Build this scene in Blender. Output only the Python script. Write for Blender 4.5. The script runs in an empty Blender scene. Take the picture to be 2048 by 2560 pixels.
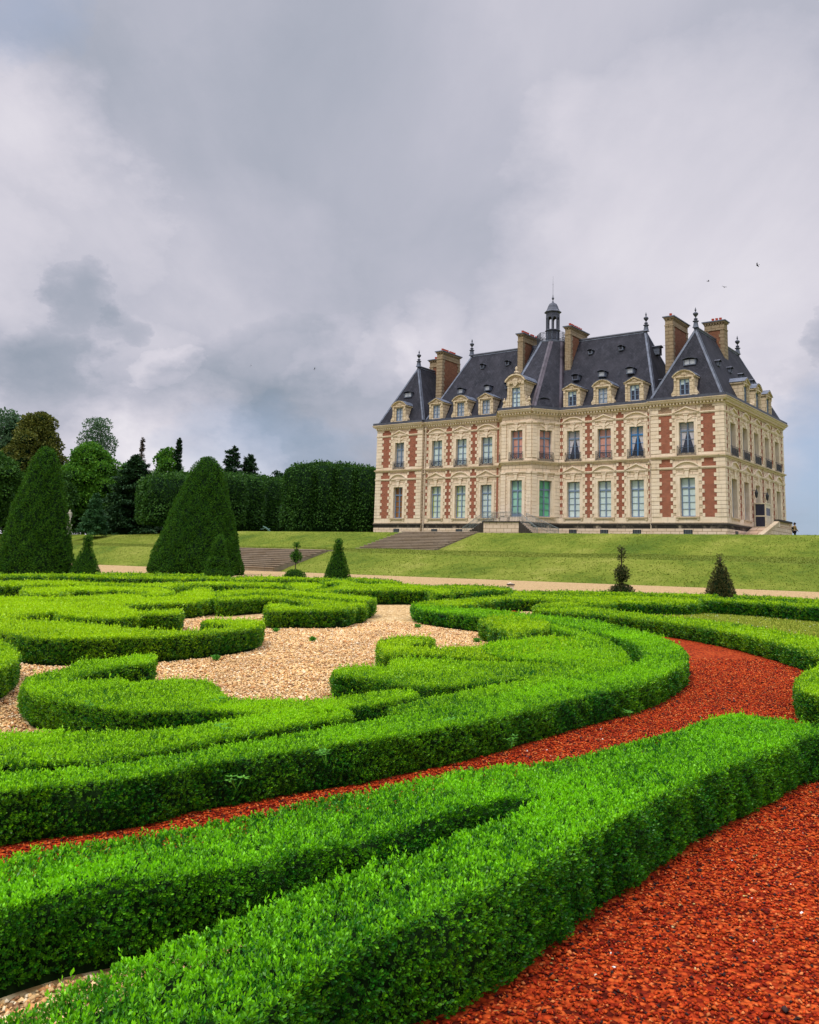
import bpy, bmesh, math, random
import numpy as np
from mathutils import Vector, Matrix
from mathutils.geometry import tessellate_polygon

random.seed(7)
RNG = np.random.default_rng(11)
SC = bpy.context.scene
COL = SC.collection

# ------------------------------------------------------------------ camera
cam_d = bpy.data.cameras.new("camera")
cam = bpy.data.objects.new("camera", cam_d)
COL.objects.link(cam)
FOC, PITCH, ROLL, CY = 2200.0, 0.1674, 0.0332, 1034.49
EYE = 1.65
cam_d.sensor_fit = 'HORIZONTAL'
cam_d.sensor_width = 36.0
cam_d.lens = FOC / 2048.0 * 36.0
cam_d.shift_x = -((1280 - CY) * math.sin(ROLL) * 0.0) / 2048.0
cam_d.shift_y = -(1280 - CY) / 2048.0
cam_d.clip_start = 0.05
cam_d.clip_end = 3000.0
cam.matrix_world = (Matrix.Translation((0, 0, EYE)) @ Matrix.Rotation(math.pi / 2 + PITCH, 4, 'X')
                    @ Matrix.Rotation(ROLL, 4, 'Z'))
SC.camera = cam

# ------------------------------------------------------------------ render look
SC.view_settings.view_transform = 'Standard'
SC.view_settings.look = 'None'
SC.view_settings.exposure = 0.42
SC.view_settings.gamma = 1.0
SC.render.engine = 'CYCLES'
SC.cycles.max_bounces = 5
SC.cycles.diffuse_bounces = 3
SC.cycles.glossy_bounces = 2
SC.cycles.transmission_bounces = 3
SC.cycles.use_denoising = True

# ------------------------------------------------------------------ sun
SUN_EL, SUN_AZ = math.radians(58), math.radians(222)     # azimuth clockwise from +Y
sd = bpy.data.lights.new("sun", 'SUN')
sd.energy = 1.5
sd.angle = math.radians(10)
sd.color = (1.0, 0.95, 0.86)
sun = bpy.data.objects.new("sun", sd)
COL.objects.link(sun)
sdir = Vector((math.sin(SUN_AZ) * math.cos(SUN_EL), math.cos(SUN_AZ) * math.cos(SUN_EL), math.sin(SUN_EL)))
sun.rotation_euler = sdir.to_track_quat('Z', 'Y').to_euler()

# ------------------------------------------------------------------ node helpers
class NT:
    def __init__(s, nt):
        s.nt = nt
        s.n = nt.nodes
        s.l = nt.links
    def new(s, t, **k):
        n = s.n.new(t)
        for a, b in k.items():
            if a.startswith('i_'):
                key = a[2:]
                key = int(key) if key.isdigit() else key.replace('_', ' ')
                n.inputs[key].default_value = b
            else:
                setattr(n, a, b)
        return n
    def link(s, a, b):
        s.l.new(a, b)
    def math(s, op, a, b=None, c=None, clamp=False):
        n = s.n.new('ShaderNodeMath')
        n.operation = op
        n.use_clamp = clamp
        for i, v in enumerate((a, b, c)):
            if v is None:
                continue
            if hasattr(v, 'links'):
                s.l.new(v, n.inputs[i])
            else:
                n.inputs[i].default_value = v
        return n.outputs[0]
    def mix(s, f, a, b, mode='MIX'):
        n = s.n.new('ShaderNodeMix')
        n.data_type = 'RGBA'
        n.blend_type = mode
        for idx, v in ((0, f), (6, a), (7, b)):
            if hasattr(v, 'links'):
                s.l.new(v, n.inputs[idx])
            else:
                n.inputs[idx].default_value = v if idx == 0 else (*v[:3], 1.0)
        return n.outputs[2]
    def ramp(s, f, stops, interp='LINEAR'):
        n = s.n.new('ShaderNodeValToRGB')
        e = n.color_ramp.elements
        n.color_ramp.interpolation = interp
        while len(e) < len(stops):
            e.new(0.5)
        for i, (p, c) in enumerate(stops):
            e[i].position = p
            e[i].color = (*c, 1) if len(c) == 3 else c
        s.l.new(f, n.inputs[0])
        return n.outputs[0]
    def noise(s, vec, scale, detail=4, rough=0.55, dist=0.0):
        n = s.n.new('ShaderNodeTexNoise')
        n.inputs['Scale'].default_value = scale
        n.inputs['Detail'].default_value = detail
        n.inputs['Roughness'].default_value = rough
        n.inputs['Distortion'].default_value = dist
        if vec is not None:
            s.l.new(vec, n.inputs['Vector'])
        return n
    def mapping(s, vec, scale=(1, 1, 1), loc=(0, 0, 0), rot=(0, 0, 0)):
        n = s.n.new('ShaderNodeMapping')
        n.inputs['Scale'].default_value = scale
        n.inputs['Location'].default_value = loc
        n.inputs['Rotation'].default_value = rot
        s.l.new(vec, n.inputs['Vector'])
        return n.outputs[0]

# ------------------------------------------------------------------ world: overcast sky
def build_world():
    w = bpy.data.worlds.new("World")
    SC.world = w
    w.use_nodes = True
    w.node_tree.nodes.clear()
    T = NT(w.node_tree)
    out = T.new('ShaderNodeOutputWorld')
    bg = T.new('ShaderNodeBackground')
    T.link(bg.outputs[0], out.inputs[0])
    sky = T.new('ShaderNodeTexSky', sky_type='NISHITA', sun_disc=False)
    sky.sun_elevation = SUN_EL
    sky.sun_rotation = SUN_AZ
    tc = T.new('ShaderNodeTexCoord')
    d = tc.outputs['Generated']
    sx = T.new('ShaderNodeSeparateXYZ')
    T.link(d, sx.inputs[0])
    X, Y, Zz = sx.outputs
    # flatten clouds onto a plane above: coordinates x/z, y/z
    zc = T.math('MAXIMUM', T.math('ADD', Zz, 0.22), 0.05)
    px = T.math('DIVIDE', X, zc)
    py = T.math('DIVIDE', Y, zc)
    cb = T.new('ShaderNodeCombineXYZ')
    T.link(px, cb.inputs[0]); T.link(py, cb.inputs[1])
    pl = cb.outputs[0]
    # warp the direction so that every cloud patch gets a ragged, billowing edge
    wn = T.noise(T.mapping(d, (1, 1, 1.5), (2.3, 0.7, 1.1)), 3.2, 8, 0.62, 0.0)
    wv = T.new('ShaderNodeVectorMath', operation='SUBTRACT')
    T.link(wn.outputs['Color'], wv.inputs[0]); wv.inputs[1].default_value = (.5, .5, .5)
    wm = T.new('ShaderNodeVectorMath', operation='MULTIPLY_ADD')
    T.link(wv.outputs[0], wm.inputs[0]); wm.inputs[1].default_value = (.33, .33, .21); T.link(d, wm.inputs[2])
    wd = T.new('ShaderNodeVectorMath', operation='NORMALIZE'); T.link(wm.outputs[0], wd.inputs[0])
    def lobe(az, el, spread, sharp=1.0, src=None):
        a, e = math.radians(az), math.radians(el)
        v = (math.sin(a) * math.cos(e), math.cos(a) * math.cos(e), math.sin(e))
        dt = T.new('ShaderNodeVectorMath', operation='DOT_PRODUCT')
        T.link(wd.outputs[0], dt.inputs[0]); dt.inputs[1].default_value = v
        c = math.cos(math.radians(spread))
        x = T.math('DIVIDE', T.math('SUBTRACT', dt.outputs['Value'], c), 1 - c, clamp=True)
        return T.math('POWER', x, sharp)
    n1 = T.noise(T.mapping(pl, (1.0, 0.55, 1), (3.1, 1.2, 0), (0, 0, .5)), 0.8, 7, 0.5, 0.4).outputs[0]
    n2 = T.noise(T.mapping(pl, (1, 0.42, 1), (7.7, 4.1, 2), (0, 0, .4)), 2.4, 9, 0.58, 0.3).outputs[0]
    n3 = T.noise(T.mapping(d, (1, 1, 1.7), (0.4, 2.6, 1)), 7.0, 10, 0.62, 0.15).outputs[0]
    low = T.math('SUBTRACT', 1.0, T.math('MULTIPLY', Zz, 3.2), clamp=True)
    b = T.math('MULTIPLY_ADD', T.math('SUBTRACT', n1, 0.5), 0.62, 0.580)
    b = T.math('MULTIPLY_ADD', T.math('SUBTRACT', n2, 0.5), 0.34, b)
    b = T.math('ADD', b, T.math('MULTIPLY', T.math('MULTIPLY', T.math('SUBTRACT', n3, 0.5), low), 0.85))
    for az, el, sp, g, k in [(-26, 20.5, 9, 0.2, 0.8), (-14, 17, 8, 0.07, 0.8), (-24, 25, 5, 0.1, 0.8), (19, 18, 15, 0.26, 0.8), (-4, 26, 13, -0.1, 0.8), (-20.5, 15.9, 2.2, -0.2, 0.7), (-18.2, 14.4, 1.5, -0.15, 0.7), (-22.3, 10.8, 3.6, -0.16, 0.7), (-10, 9.6, 6, -0.22, 0.8), (-3, 8, 6, -0.16, 0.7), (1, 14.2, 3.0, 0.1, 0.6), (-2.2, 13.4, 2.6, 0.09, 0.6), (-5.5, 12.6, 2.4, 0.09, 0.6), (-9, 12.0, 2.4, 0.09, 0.6), (-1, 11, 5, 0.06, 0.8), (-15, 11.6, 2.0, 0.14, 0.5), (25.5, 14, 2.6, -0.22, 0.6), (25, 10.5, 4, -0.1, 0.6), (-24, 4, 8, 0.26, 0.8), (-13, 3.2, 8, 0.34, 0.7), (-27, 15, 5, 0.1, 0.7), (-17, 12.8, 3, 0.1, 0.6), (-12, 3, 7, 0.16, 0.8), (-22, 29, 4, -0.06, 0.8)]:
        b = T.math('MULTIPLY_ADD', lobe(az, el, sp, k), g, b)
    cloud = T.ramp(b, [(0.0, (0.13, 0.18, 0.25)), (0.25, (0.235, 0.285, 0.355)), (0.45, (0.345, 0.375, 0.45)),
                       (0.62, (0.475, 0.480, 0.56)), (0.80, (0.64, 0.62, 0.69)), (1.0, (0.83, 0.80, 0.84))])
    skyc = T.new('ShaderNodeVectorMath', operation='SCALE')
    T.link(sky.outputs[0], skyc.inputs[0]); skyc.inputs['Scale'].default_value = 0.10
    gap = T.math('ADD', T.math('MULTIPLY', lobe(27, 3.0, 10, .8), 1.4), T.math('MULTIPLY', lobe(-27, 31, 4.5, .8), 0.55))
    gap = T.math('ADD', gap, T.math('MULTIPLY', lobe(-7, 4.5, 6, .8), 0.55))
    gap = T.math('MULTIPLY', gap, T.math('MULTIPLY_ADD', T.math('SUBTRACT', n3, 0.5), 1.2, 0.85), clamp=True)
    blue = T.mix(0.3, (0.31, 0.43, 0.64), skyc.outputs[0])
    c = T.mix(T.math('MULTIPLY', gap, 0.8), cloud, blue)
    # extra out-of-view sky gain, added overhead and behind camera to light hedges and facade
    up = T.math('MULTIPLY', T.math('SUBTRACT', Zz, 0.60, clamp=True), 6.0, clamp=True)
    back = T.math('MULTIPLY', T.math('SUBTRACT', T.math('MULTIPLY', Y, -1.0), -0.35, clamp=True), 1.6, clamp=True)
    gain = T.math('ADD', 1.0, T.math('ADD', T.math('MULTIPLY', up, 3.4), T.math('MULTIPLY', back, 0.35)))
    sc = T.new('ShaderNodeVectorMath', operation='SCALE')
    T.link(c, sc.inputs[0]); T.link(gain, sc.inputs['Scale'])
    T.link(sc.outputs[0], bg.inputs['Color'])
    bg.inputs['Strength'].default_value = 0.80
build_world()

# ------------------------------------------------------------------ materials
def material(name, rough=0.8, spec=0.3):
    m = bpy.data.materials.new(name)
    m.use_nodes = True
    T = NT(m.node_tree)
    b = m.node_tree.nodes['Principled BSDF']
    b.inputs['Roughness'].default_value = rough
    b.inputs['Specular IOR Level'].default_value = spec
    return m, T, b

def bump(T, b, h, strength=0.4, dist=0.02):
    n = T.new('ShaderNodeBump')
    n.inputs['Strength'].default_value = strength
    n.inputs['Distance'].default_value = dist
    T.link(h, n.inputs['Height'])
    T.link(n.outputs[0], b.inputs['Normal'])

def flat_mat(name, c, rough=0.6, spec=0.4, var=0.12, scale=3.0, metal=0.0):
    m, T, b = material(name, rough, spec)
    tc = T.new('ShaderNodeTexCoord')
    n = T.noise(tc.outputs['Object'], scale, 5).outputs[0]
    lo = tuple(x * (1 - var) for x in c)
    hi = tuple(min(1, x * (1 + var)) for x in c)
    T.link(T.ramp(n, [(0.3, lo), (0.7, hi)]), b.inputs['Base Color'])
    b.inputs['Metallic'].default_value = metal
    return m

def stone_mat(name, c, joints=True, stain=0.25):
    m, T, b = material(name, 0.85, 0.2)
    uv = T.new('ShaderNodeUVMap').outputs[0]
    tc = T.new('ShaderNodeTexCoord').outputs['Object']
    br = T.new('ShaderNodeTexBrick')
    T.link(uv, br.inputs['Vector'])
    br.inputs['Scale'].default_value = 1.0
    br.inputs['Brick Width'].default_value = 0.95
    br.inputs['Row Height'].default_value = 0.409
    br.inputs['Mortar Size'].default_value = 0.03 if joints else 0.0
    br.inputs['Mortar Smooth'].default_value = 0.3
    br.inputs['Bias'].default_value = 0.0
    br.inputs['Color1'].default_value = (*c, 1)
    br.inputs['Color2'].default_value = (c[0] * .90, c[1] * .87, c[2] * .82, 1)
    br.inputs['Mortar'].default_value = (c[0] * .40, c[1] * .34, c[2] * .28, 1)
    n = T.noise(tc, 0.5, 8, 0.65).outputs[0]
    n2 = T.noise(T.mapping(tc, (3.0, 3.0, 0.35)), 1.2, 6, 0.6).outputs[0]
    col = T.mix(T.ramp(n, [(0.35, (0, 0, 0)), (0.75, (stain, stain, stain))]), br.outputs['Color'], (c[0] * .62, c[1] * .55, c[2] * .42))
    col = T.mix(T.ramp(n2, [(0.55, (0, 0, 0)), (0.8, (stain * 1.4,) * 3)]), col, (0.16, 0.13, 0.10))
    T.link(col, b.inputs['Base Color'])
    n3 = T.noise(tc, 14, 5).outputs[0]
    h = T.math('MULTIPLY_ADD', br.outputs['Fac'], -1.0, T.math('MULTIPLY', n3, 0.3))
    bump(T, b, h, 0.5, 0.02)
    return m

M = {}
M['stone'] = stone_mat('cream_limestone', (0.73, 0.59, 0.45), True, 0.42)
M['stone_trim'] = stone_mat('cream_dressed_stone', (0.80, 0.66, 0.515), False, 0.36)
M['plinth'] = stone_mat('pinkish_plinth_stone', (0.72, 0.565, 0.44), True, 0.2)
M['sooty'] = stone_mat('sooty_moulding_stone', (0.055, 0.046, 0.040), False, 0.4)
M['string'] = stone_mat('weathered_and_gap_shade_stone', (0.58, 0.47, 0.33), False, 0.75)  # weathered ledges, and the shade painted behind the dentils
M['dormer_stone'] = stone_mat('ochre_dormer_stone', (0.66, 0.54, 0.385), True, 0.45)
M['chimney_stone'] = stone_mat('brown_chimney_stone', (0.34, 0.265, 0.175), True, 0.7)

def stained_mat():
    m, T, b = material('soot_streaked_plinth_stone', 0.9, 0.1)
    tc = T.new('ShaderNodeTexCoord').outputs['Object']
    n = T.noise(T.mapping(tc, (1, 1, .8)), 0.9, 8, 0.7).outputs[0]
    T.link(T.ramp(n, [(0.50, (0.035, 0.030, 0.026)), (0.60, (0.15, 0.12, 0.095)), (0.74, (0.66, 0.52, 0.40))]), b.inputs['Base Color'])
    return m
M['stained'] = stained_mat()

def brick_mat(name, c, mortar):
    m, T, b = material(name, 0.9, 0.15)
    uv = T.new('ShaderNodeUVMap').outputs[0]
    tc = T.new('ShaderNodeTexCoord').outputs['Object']
    br = T.new('ShaderNodeTexBrick')
    T.link(uv, br.inputs['Vector'])
    br.inputs['Scale'].default_value = 1.0
    br.inputs['Brick Width'].default_value = 0.27
    br.inputs['Row Height'].default_value = 0.102
    br.inputs['Mortar Size'].default_value = 0.012
    br.inputs['Color1'].default_value = (*c, 1)
    br.inputs['Color2'].default_value = (c[0] * .55, c[1] * .5, c[2] * .5, 1)
    br.inputs['Mortar'].default_value = (*mortar, 1)
    n = T.noise(tc, 0.9, 6, 0.6).outputs[0]
    col = T.mix(T.ramp(n, [(0.35, (0, 0, 0)), (0.8, (0.45,) * 3)]), br.outputs['Color'], (c[0] * .45, c[1] * .45, c[2] * .5))
    T.link(col, b.inputs['Base Color'])
    bump(T, b, br.outputs['Fac'], -0.4, 0.01)
    return m
M['brick'] = brick_mat('red_brick', (0.34, 0.086, 0.044), (0.42, 0.26, 0.18))
M['brick_pale'] = brick_mat('worn_pale_brick', (0.30, 0.17, 0.11), (0.62, 0.48, 0.31))
M['brick_dark'] = brick_mat('brown_chimney_brick', (0.27, 0.105, 0.055), (0.20, 0.13, 0.08))

def slate_mat(name, a, c2):
    m, T, b = material(name, 0.7, 0.12)
    uv = T.new('ShaderNodeUVMap').outputs[0]
    tc = T.new('ShaderNodeTexCoord').outputs['Object']
    br = T.new('ShaderNodeTexBrick')
    T.link(uv, br.inputs['Vector'])
    br.inputs['Scale'].default_value = 1.0
    br.inputs['Brick Width'].default_value = 0.34
    br.inputs['Row Height'].default_value = 0.20
    br.inputs['Mortar Size'].default_value = 0.022
    br.inputs['Color1'].default_value = (*a, 1)
    br.inputs['Color2'].default_value = (*c2, 1)
    br.inputs['Mortar'].default_value = (a[0] * .35, a[1] * .35, a[2] * .4, 1)
    n = T.noise(T.mapping(tc, (1, 1, 0.45)), 0.7, 7, 0.6).outputs[0]
    n4 = T.noise(T.mapping(tc, (2.2, 2.2, .25)), 1.1, 7, .65).outputs[0]
    col = T.mix(T.ramp(n, [(0.35, (0, 0, 0)), (0.8, (0.7,) * 3)]), br.outputs['Color'], (c2[0] * 1.7, c2[1] * 1.55, c2[2] * 1.5))
    col = T.mix(T.ramp(n4, [(0.52, (0, 0, 0)), (0.75, (0.55,) * 3)]), col, (c2[0] * 2.6, c2[1] * 2.5, c2[2] * 2.5))
    T.link(col, b.inputs['Base Color'])
    bump(T, b, br.outputs['Fac'], -0.5, 0.015)
    return m
M['slate'] = slate_mat('dark_blue_slate', (0.018, 0.019, 0.025), (0.029, 0.030, 0.038))
M['lead'] = flat_mat('weathered_lead', (0.105, 0.12, 0.155), 0.55, 0.3, 0.4, 1.5)
M['gutter'] = flat_mat('dark_zinc_gutter', (0.05, 0.055, 0.075), 0.5, 0.5, 0.3)
M['iron'] = flat_mat('dark_painted_iron', (0.018, 0.022, 0.030), 0.45, 0.5)
M['grey_iron'] = flat_mat('grey_green_iron_railing', (0.17, 0.20, 0.20), 0.55, 0.4)
M['frame'] = flat_mat('blue_grey_window_paint', (0.155, 0.215, 0.315), 0.5, 0.4, 0.1)
M['frame_blue'] = flat_mat('brighter_blue_window_paint', (0.04, 0.19, 0.46), 0.5, 0.4, 0.1)
M['pot'] = flat_mat('terracotta_pot', (0.42, 0.065, 0.035), 0.8, 0.2)
M['pipe'] = flat_mat('cream_painted_pipe', (0.66, 0.53, 0.41), 0.5, 0.4)
M['lift_cream'] = flat_mat('cream_lift_paint', (0.62, 0.54, 0.38), 0.5, 0.4)
M['dark'] = flat_mat('dark_interior', (0.012, 0.013, 0.018), 0.3, 0.5)
M['copper'] = flat_mat('streaked_violet_lead', (0.065, 0.050, 0.062), 0.5, 0.4, 0.5, 1.2)

def pane_mat(name, c, var=0.2):
    m, T, b = material(name, 0.12, 0.5)
    tc = T.new('ShaderNodeTexCoord').outputs['Object']
    n = T.noise(T.mapping(tc, (2, 2, 0.5)), 1.4, 3).outputs[0]
    T.link(T.ramp(n, [(0.3, tuple(x * (1 - var) for x in c)), (0.7, tuple(min(1, x * (1 + var)) for x in c))]), b.inputs['Base Color'])
    b.inputs['Roughness'].default_value = 0.25
    return m
M['p_pale'] = pane_mat('glass_over_pale_blind', (0.52, 0.62, 0.60), .10)
M['p_lime'] = pane_mat('glass_over_pale_blind_left_wing', (0.50, 0.60, 0.50), .10)
M['p_green'] = pane_mat('glass_over_green_blind', (0.10, 0.38, 0.19), .3)
M['p_teal'] = pane_mat('glass_over_teal_blind', (0.25, 0.47, 0.36), .25)
M['p_amber'] = pane_mat('glass_over_amber_room', (0.20, 0.085, 0.020), .3)
M['p_pink'] = pane_mat('glass_over_pink_blind', (0.52, 0.25, 0.19), .15)
M['p_dark'] = pane_mat('glass_over_dark_room', (0.022, 0.026, 0.045), .3)
M['p_blind'] = pane_mat('glass_over_grey_blind', (0.36, 0.38, 0.40), .1)
M['curtain'] = flat_mat('pale_curtain', (0.45, 0.43, 0.46), 0.9, 0.1, 0.2, 5)
M['yellow'] = flat_mat('yellow_green_reflection_edge', (0.42, 0.45, 0.03), 0.8, 0.1)

def leaf_mat(name, dark, mid, young, rough=0.5, trans=0.25, spec=0.18, cool=None):
    m = bpy.data.materials.new(name)
    m.use_nodes = True
    T = NT(m.node_tree)
    b = m.node_tree.nodes['Principled BSDF']
    out = m.node_tree.nodes['Material Output']
    b.inputs['Roughness'].default_value = rough
    b.inputs['Specular IOR Level'].default_value = spec
    at = T.new('ShaderNodeAttribute', attribute_name='leaf')
    sp = T.new('ShaderNodeSeparateColor')
    T.link(at.outputs['Color'], sp.inputs[0])
    tc = T.new('ShaderNodeTexCoord').outputs['Object']
    n = T.noise(tc, 0.9, 4).outputs[0]
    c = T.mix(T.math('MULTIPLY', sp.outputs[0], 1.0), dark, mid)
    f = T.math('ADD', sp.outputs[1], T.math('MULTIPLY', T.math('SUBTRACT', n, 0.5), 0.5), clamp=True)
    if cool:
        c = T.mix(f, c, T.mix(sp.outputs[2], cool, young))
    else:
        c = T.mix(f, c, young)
    T.link(c, b.inputs['Base Color'])
    tr = T.new('ShaderNodeBsdfTranslucent')
    T.link(c, tr.inputs[0])
    mx = T.new('ShaderNodeMixShader')
    mx.inputs[0].default_value = trans
    T.link(b.outputs[0], mx.inputs[1]); T.link(tr.outputs[0], mx.inputs[2])
    T.link(mx.outputs[0], out.inputs[0])
    return m
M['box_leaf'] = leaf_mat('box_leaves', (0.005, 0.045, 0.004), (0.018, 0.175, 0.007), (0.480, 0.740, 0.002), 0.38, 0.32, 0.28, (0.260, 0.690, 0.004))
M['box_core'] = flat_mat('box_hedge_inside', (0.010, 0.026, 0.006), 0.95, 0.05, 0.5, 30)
M['yew_leaf'] = leaf_mat('yew_needles', (0.006, 0.042, 0.002), (0.018, 0.092, 0.003), (0.070, 0.185, 0.005), 0.7, 0.15, 0.15)
M['yew_brown'] = leaf_mat('brownish_yew_needles', (0.012, 0.022, 0.006), (0.035, 0.050, 0.010), (0.10, 0.085, 0.02), 0.6, 0.15)
M['yew_core'] = flat_mat('yew_inside', (0.007, 0.020, 0.006), 0.95, 0.05, 0.5, 20)
M['bark'] = flat_mat('grey_brown_bark', (0.07, 0.055, 0.04), 0.9, 0.1, 0.4, 8)
M['weed_leaf'] = leaf_mat('weed_leaves', (0.03, 0.16, 0.02), (0.05, 0.24, 0.02), (0.15, 0.42, 0.03), 0.5, 0.3)

# ------------------------------------------------------------------ mesh builder
class MB:
    def __init__(s):
        s.v = []; s.f = []; s.m = []; s.uv = []
        s.mats = []
    def mi(s, mat):
        m = M[mat]
        if m not in s.mats:
            s.mats.append(m)
        return s.mats.index(m)
    def face(s, pts, mat, uv=None):
        k = len(s.v)
        s.v.extend([tuple(p) for p in pts])
        s.f.append(tuple(range(k, k + len(pts))))
        s.m.append(s.mi(mat))
        s.uv.append(uv if uv else [(p[0] + p[1], p[2]) for p in pts])
    def build(s, name, parent=None, smooth=False):
        me = bpy.data.meshes.new(name)
        me.from_pydata(s.v, [], s.f)
        for m in s.mats:
            me.materials.append(m)
        me.polygons.foreach_set('material_index', s.m)
        ul = me.uv_layers.new(name='UVMap')
        flat = [c for u in s.uv for p in u for c in p]
        ul.data.foreach_set('uv', flat)
        if smooth:
            me.polygons.foreach_set('use_smooth', [True] * len(s.f))
        me.update()
        o = bpy.data.objects.new(name, me)
        COL.objects.link(o)
        if parent:
            o.parent = parent
        return o

def tag(o, label=None, cat=None, group=None, kind=None):
    if label: o['label'] = label
    if cat: o['category'] = cat
    if group: o['group'] = group
    if kind: o['kind'] = kind
    return o

def empty(name, loc=(0, 0, 0), rz=0.0):
    o = bpy.data.objects.new(name, None)
    o.location = loc
    o.rotation_euler = (0, 0, rz)
    o.empty_display_size = 0.3
    COL.objects.link(o)
    return o

def copy_tree(o, parent=None):
    c = o.copy()
    COL.objects.link(c)
    c.parent = parent
    for ch in list(o.children):
        copy_tree(ch, c)
    return c

class Frame:
    """local wall frame: x along the wall, d outwards, z up"""
    def __init__(s, o, dx, out):
        s.o = Vector((o[0], o[1], 0)); s.dx = Vector((dx[0], dx[1], 0)).normalized(); s.out = Vector((out[0], out[1], 0)).normalized()
    def p(s, x, d, z):
        q = s.o + s.dx * x + s.out * d
        return (q.x, q.y, z)
    def quad(s, mb, pts, mat):
        mb.face([s.p(*q) for q in pts], mat, [(q[0], q[2]) if abs(pts[0][0] - pts[2][0]) > 1e-6 else (q[1], q[2]) for q in pts])
    def box(s, mb, x0, x1, d0, d1, z0, z1, mat, skip=''):
        P = lambda x, d, z: s.p(x, d, z)
        if 'f' not in skip: mb.face([P(x0, d1, z0), P(x1, d1, z0), P(x1, d1, z1), P(x0, d1, z1)], mat, [(x0, z0), (x1, z0), (x1, z1), (x0, z1)])
        if 'b' not in skip: mb.face([P(x1, d0, z0), P(x0, d0, z0), P(x0, d0, z1), P(x1, d0, z1)], mat, [(x1, z0), (x0, z0), (x0, z1), (x1, z1)])
        if 'l' not in skip: mb.face([P(x0, d0, z0), P(x0, d1, z0), P(x0, d1, z1), P(x0, d0, z1)], mat, [(d0, z0), (d1, z0), (d1, z1), (d0, z1)])
        if 'r' not in skip: mb.face([P(x1, d1, z0), P(x1, d0, z0), P(x1, d0, z1), P(x1, d1, z1)], mat, [(d1, z0), (d0, z0), (d0, z1), (d1, z1)])
        if 't' not in skip: mb.face([P(x0, d1, z1), P(x1, d1, z1), P(x1, d0, z1), P(x0, d0, z1)], mat, [(x0, d1), (x1, d1), (x1, d0), (x0, d0)])
        if 'u' not in skip: mb.face([P(x0, d0, z0), P(x1, d0, z0), P(x1, d1, z0), P(x0, d1, z0)], mat, [(x0, d0), (x1, d0), (x1, d1), (x0, d1)])
    def prism(s, mb, prof, d0, d1, mat):
        """profile [(x,z)] extruded from d0 to d1"""
        n = len(prof)
        mb.face([s.p(x, d1, z) for x, z in prof], mat, [(x, z) for x, z in prof])
        mb.face([s.p(x, d0, z) for x, z in reversed(prof)], mat, [(x, z) for x, z in reversed(prof)])
        for i in range(n):
            a, b = prof[i], prof[(i + 1) % n]
            mb.face([s.p(a[0], d0, a[1]), s.p(b[0], d0, b[1]), s.p(b[0], d1, b[1]), s.p(a[0], d1, a[1])], mat,
                    [(0, a[1]), (0.2, b[1]), (0.2, b[1] + .3), (0, a[1] + .3)])
    def wall(s, mb, x0, x1, z0, z1, ops, mat, depth=0.45, reveal='stone_trim'):
        xs = sorted({x0, x1, *[o[0] for o in ops], *[o[1] for o in ops]})
        zs = sorted({z0, z1, *[o[2] for o in ops], *[o[3] for o in ops]})
        for i in range(len(xs) - 1):
            for j in range(len(zs) - 1):
                cx, cz = (xs[i] + xs[i + 1]) / 2, (zs[j] + zs[j + 1]) / 2
                if any(o[0] < cx < o[1] and o[2] < cz < o[3] for o in ops):
                    continue
                q = [(xs[i], 0, zs[j]), (xs[i + 1], 0, zs[j]), (xs[i + 1], 0, zs[j + 1]), (xs[i], 0, zs[j + 1])]
                mb.face([s.p(*t) for t in q], mat, [(t[0], t[2]) for t in q])
        for a, b, c, e in ops:
            for q in (((a, 0, c), (a, -depth, c), (a, -depth, e), (a, 0, e)), ((b, -depth, c), (b, 0, c), (b, 0, e), (b, -depth, e)),
                      ((a, 0, e), (a, -depth, e), (b, -depth, e), (b, 0, e)), ((a, -depth, c), (a, 0, c), (b, 0, c), (b, -depth, c))):
                mb.face([s.p(*t) for t in q], reveal, [(t[1] + t[0], t[2]) for t in q])

def lathe(mb, axis, prof, seg, mat, cx=0, cy=0, rot=0):
    ring = []
    for r, z in prof:
        ring.append([(cx + r * math.cos(rot + 2 * math.pi * i / seg), cy + r * math.sin(rot + 2 * math.pi * i / seg), z) for i in range(seg)])
    for a in range(len(ring) - 1):
        for i in range(seg):
            j = (i + 1) % seg
            mb.face([ring[a][i], ring[a][j], ring[a + 1][j], ring[a + 1][i]], mat,
                    [(i * .3, prof[a][1]), (i * .3 + .3, prof[a][1]), (i * .3 + .3, prof[a + 1][1]), (i * .3, prof[a + 1][1])])

def tube(mb, p, q, r, mat, seg=6):
    p, q = Vector(p), Vector(q)
    d = (q - p)
    if d.length < 1e-6: return
    d.normalize()
    a = d.orthogonal().normalized(); b = d.cross(a)
    c0 = [p + (a * math.cos(t) + b * math.sin(t)) * r for t in [2 * math.pi * i / seg for i in range(seg)]]
    c1 = [x + (q - p) for x in c0]
    for i in range(seg):
        j = (i + 1) % seg
        mb.face([c0[i], c0[j], c1[j], c1[i]], mat, [(0, 0), (.1, 0), (.1, 1), (0, 1)])
    mb.face(list(reversed(c0)), mat, [(0, 0)] * seg); mb.face(c1, mat, [(0, 0)] * seg)

# ------------------------------------------------------------------ leaves as real faces
def norm(a):
    return a / np.maximum(np.linalg.norm(a, axis=1, keepdims=True), 1e-9)

def leaf_quads(base, dirn, side, L, W):
    """rhombic leaves; base (n,3), dirn (n,3), side (n,3), L,W (n,)"""
    L = L[:, None]; W = W[:, None]
    up = np.cross(dirn, side)
    mid = base + dirn * L * 0.55
    v = np.stack([base, mid + side * W * .5 + up * W * .15, base + dirn * L, mid - side * W * .5 + up * W * .15], axis=1)
    return v.reshape(-1, 3)

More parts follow.
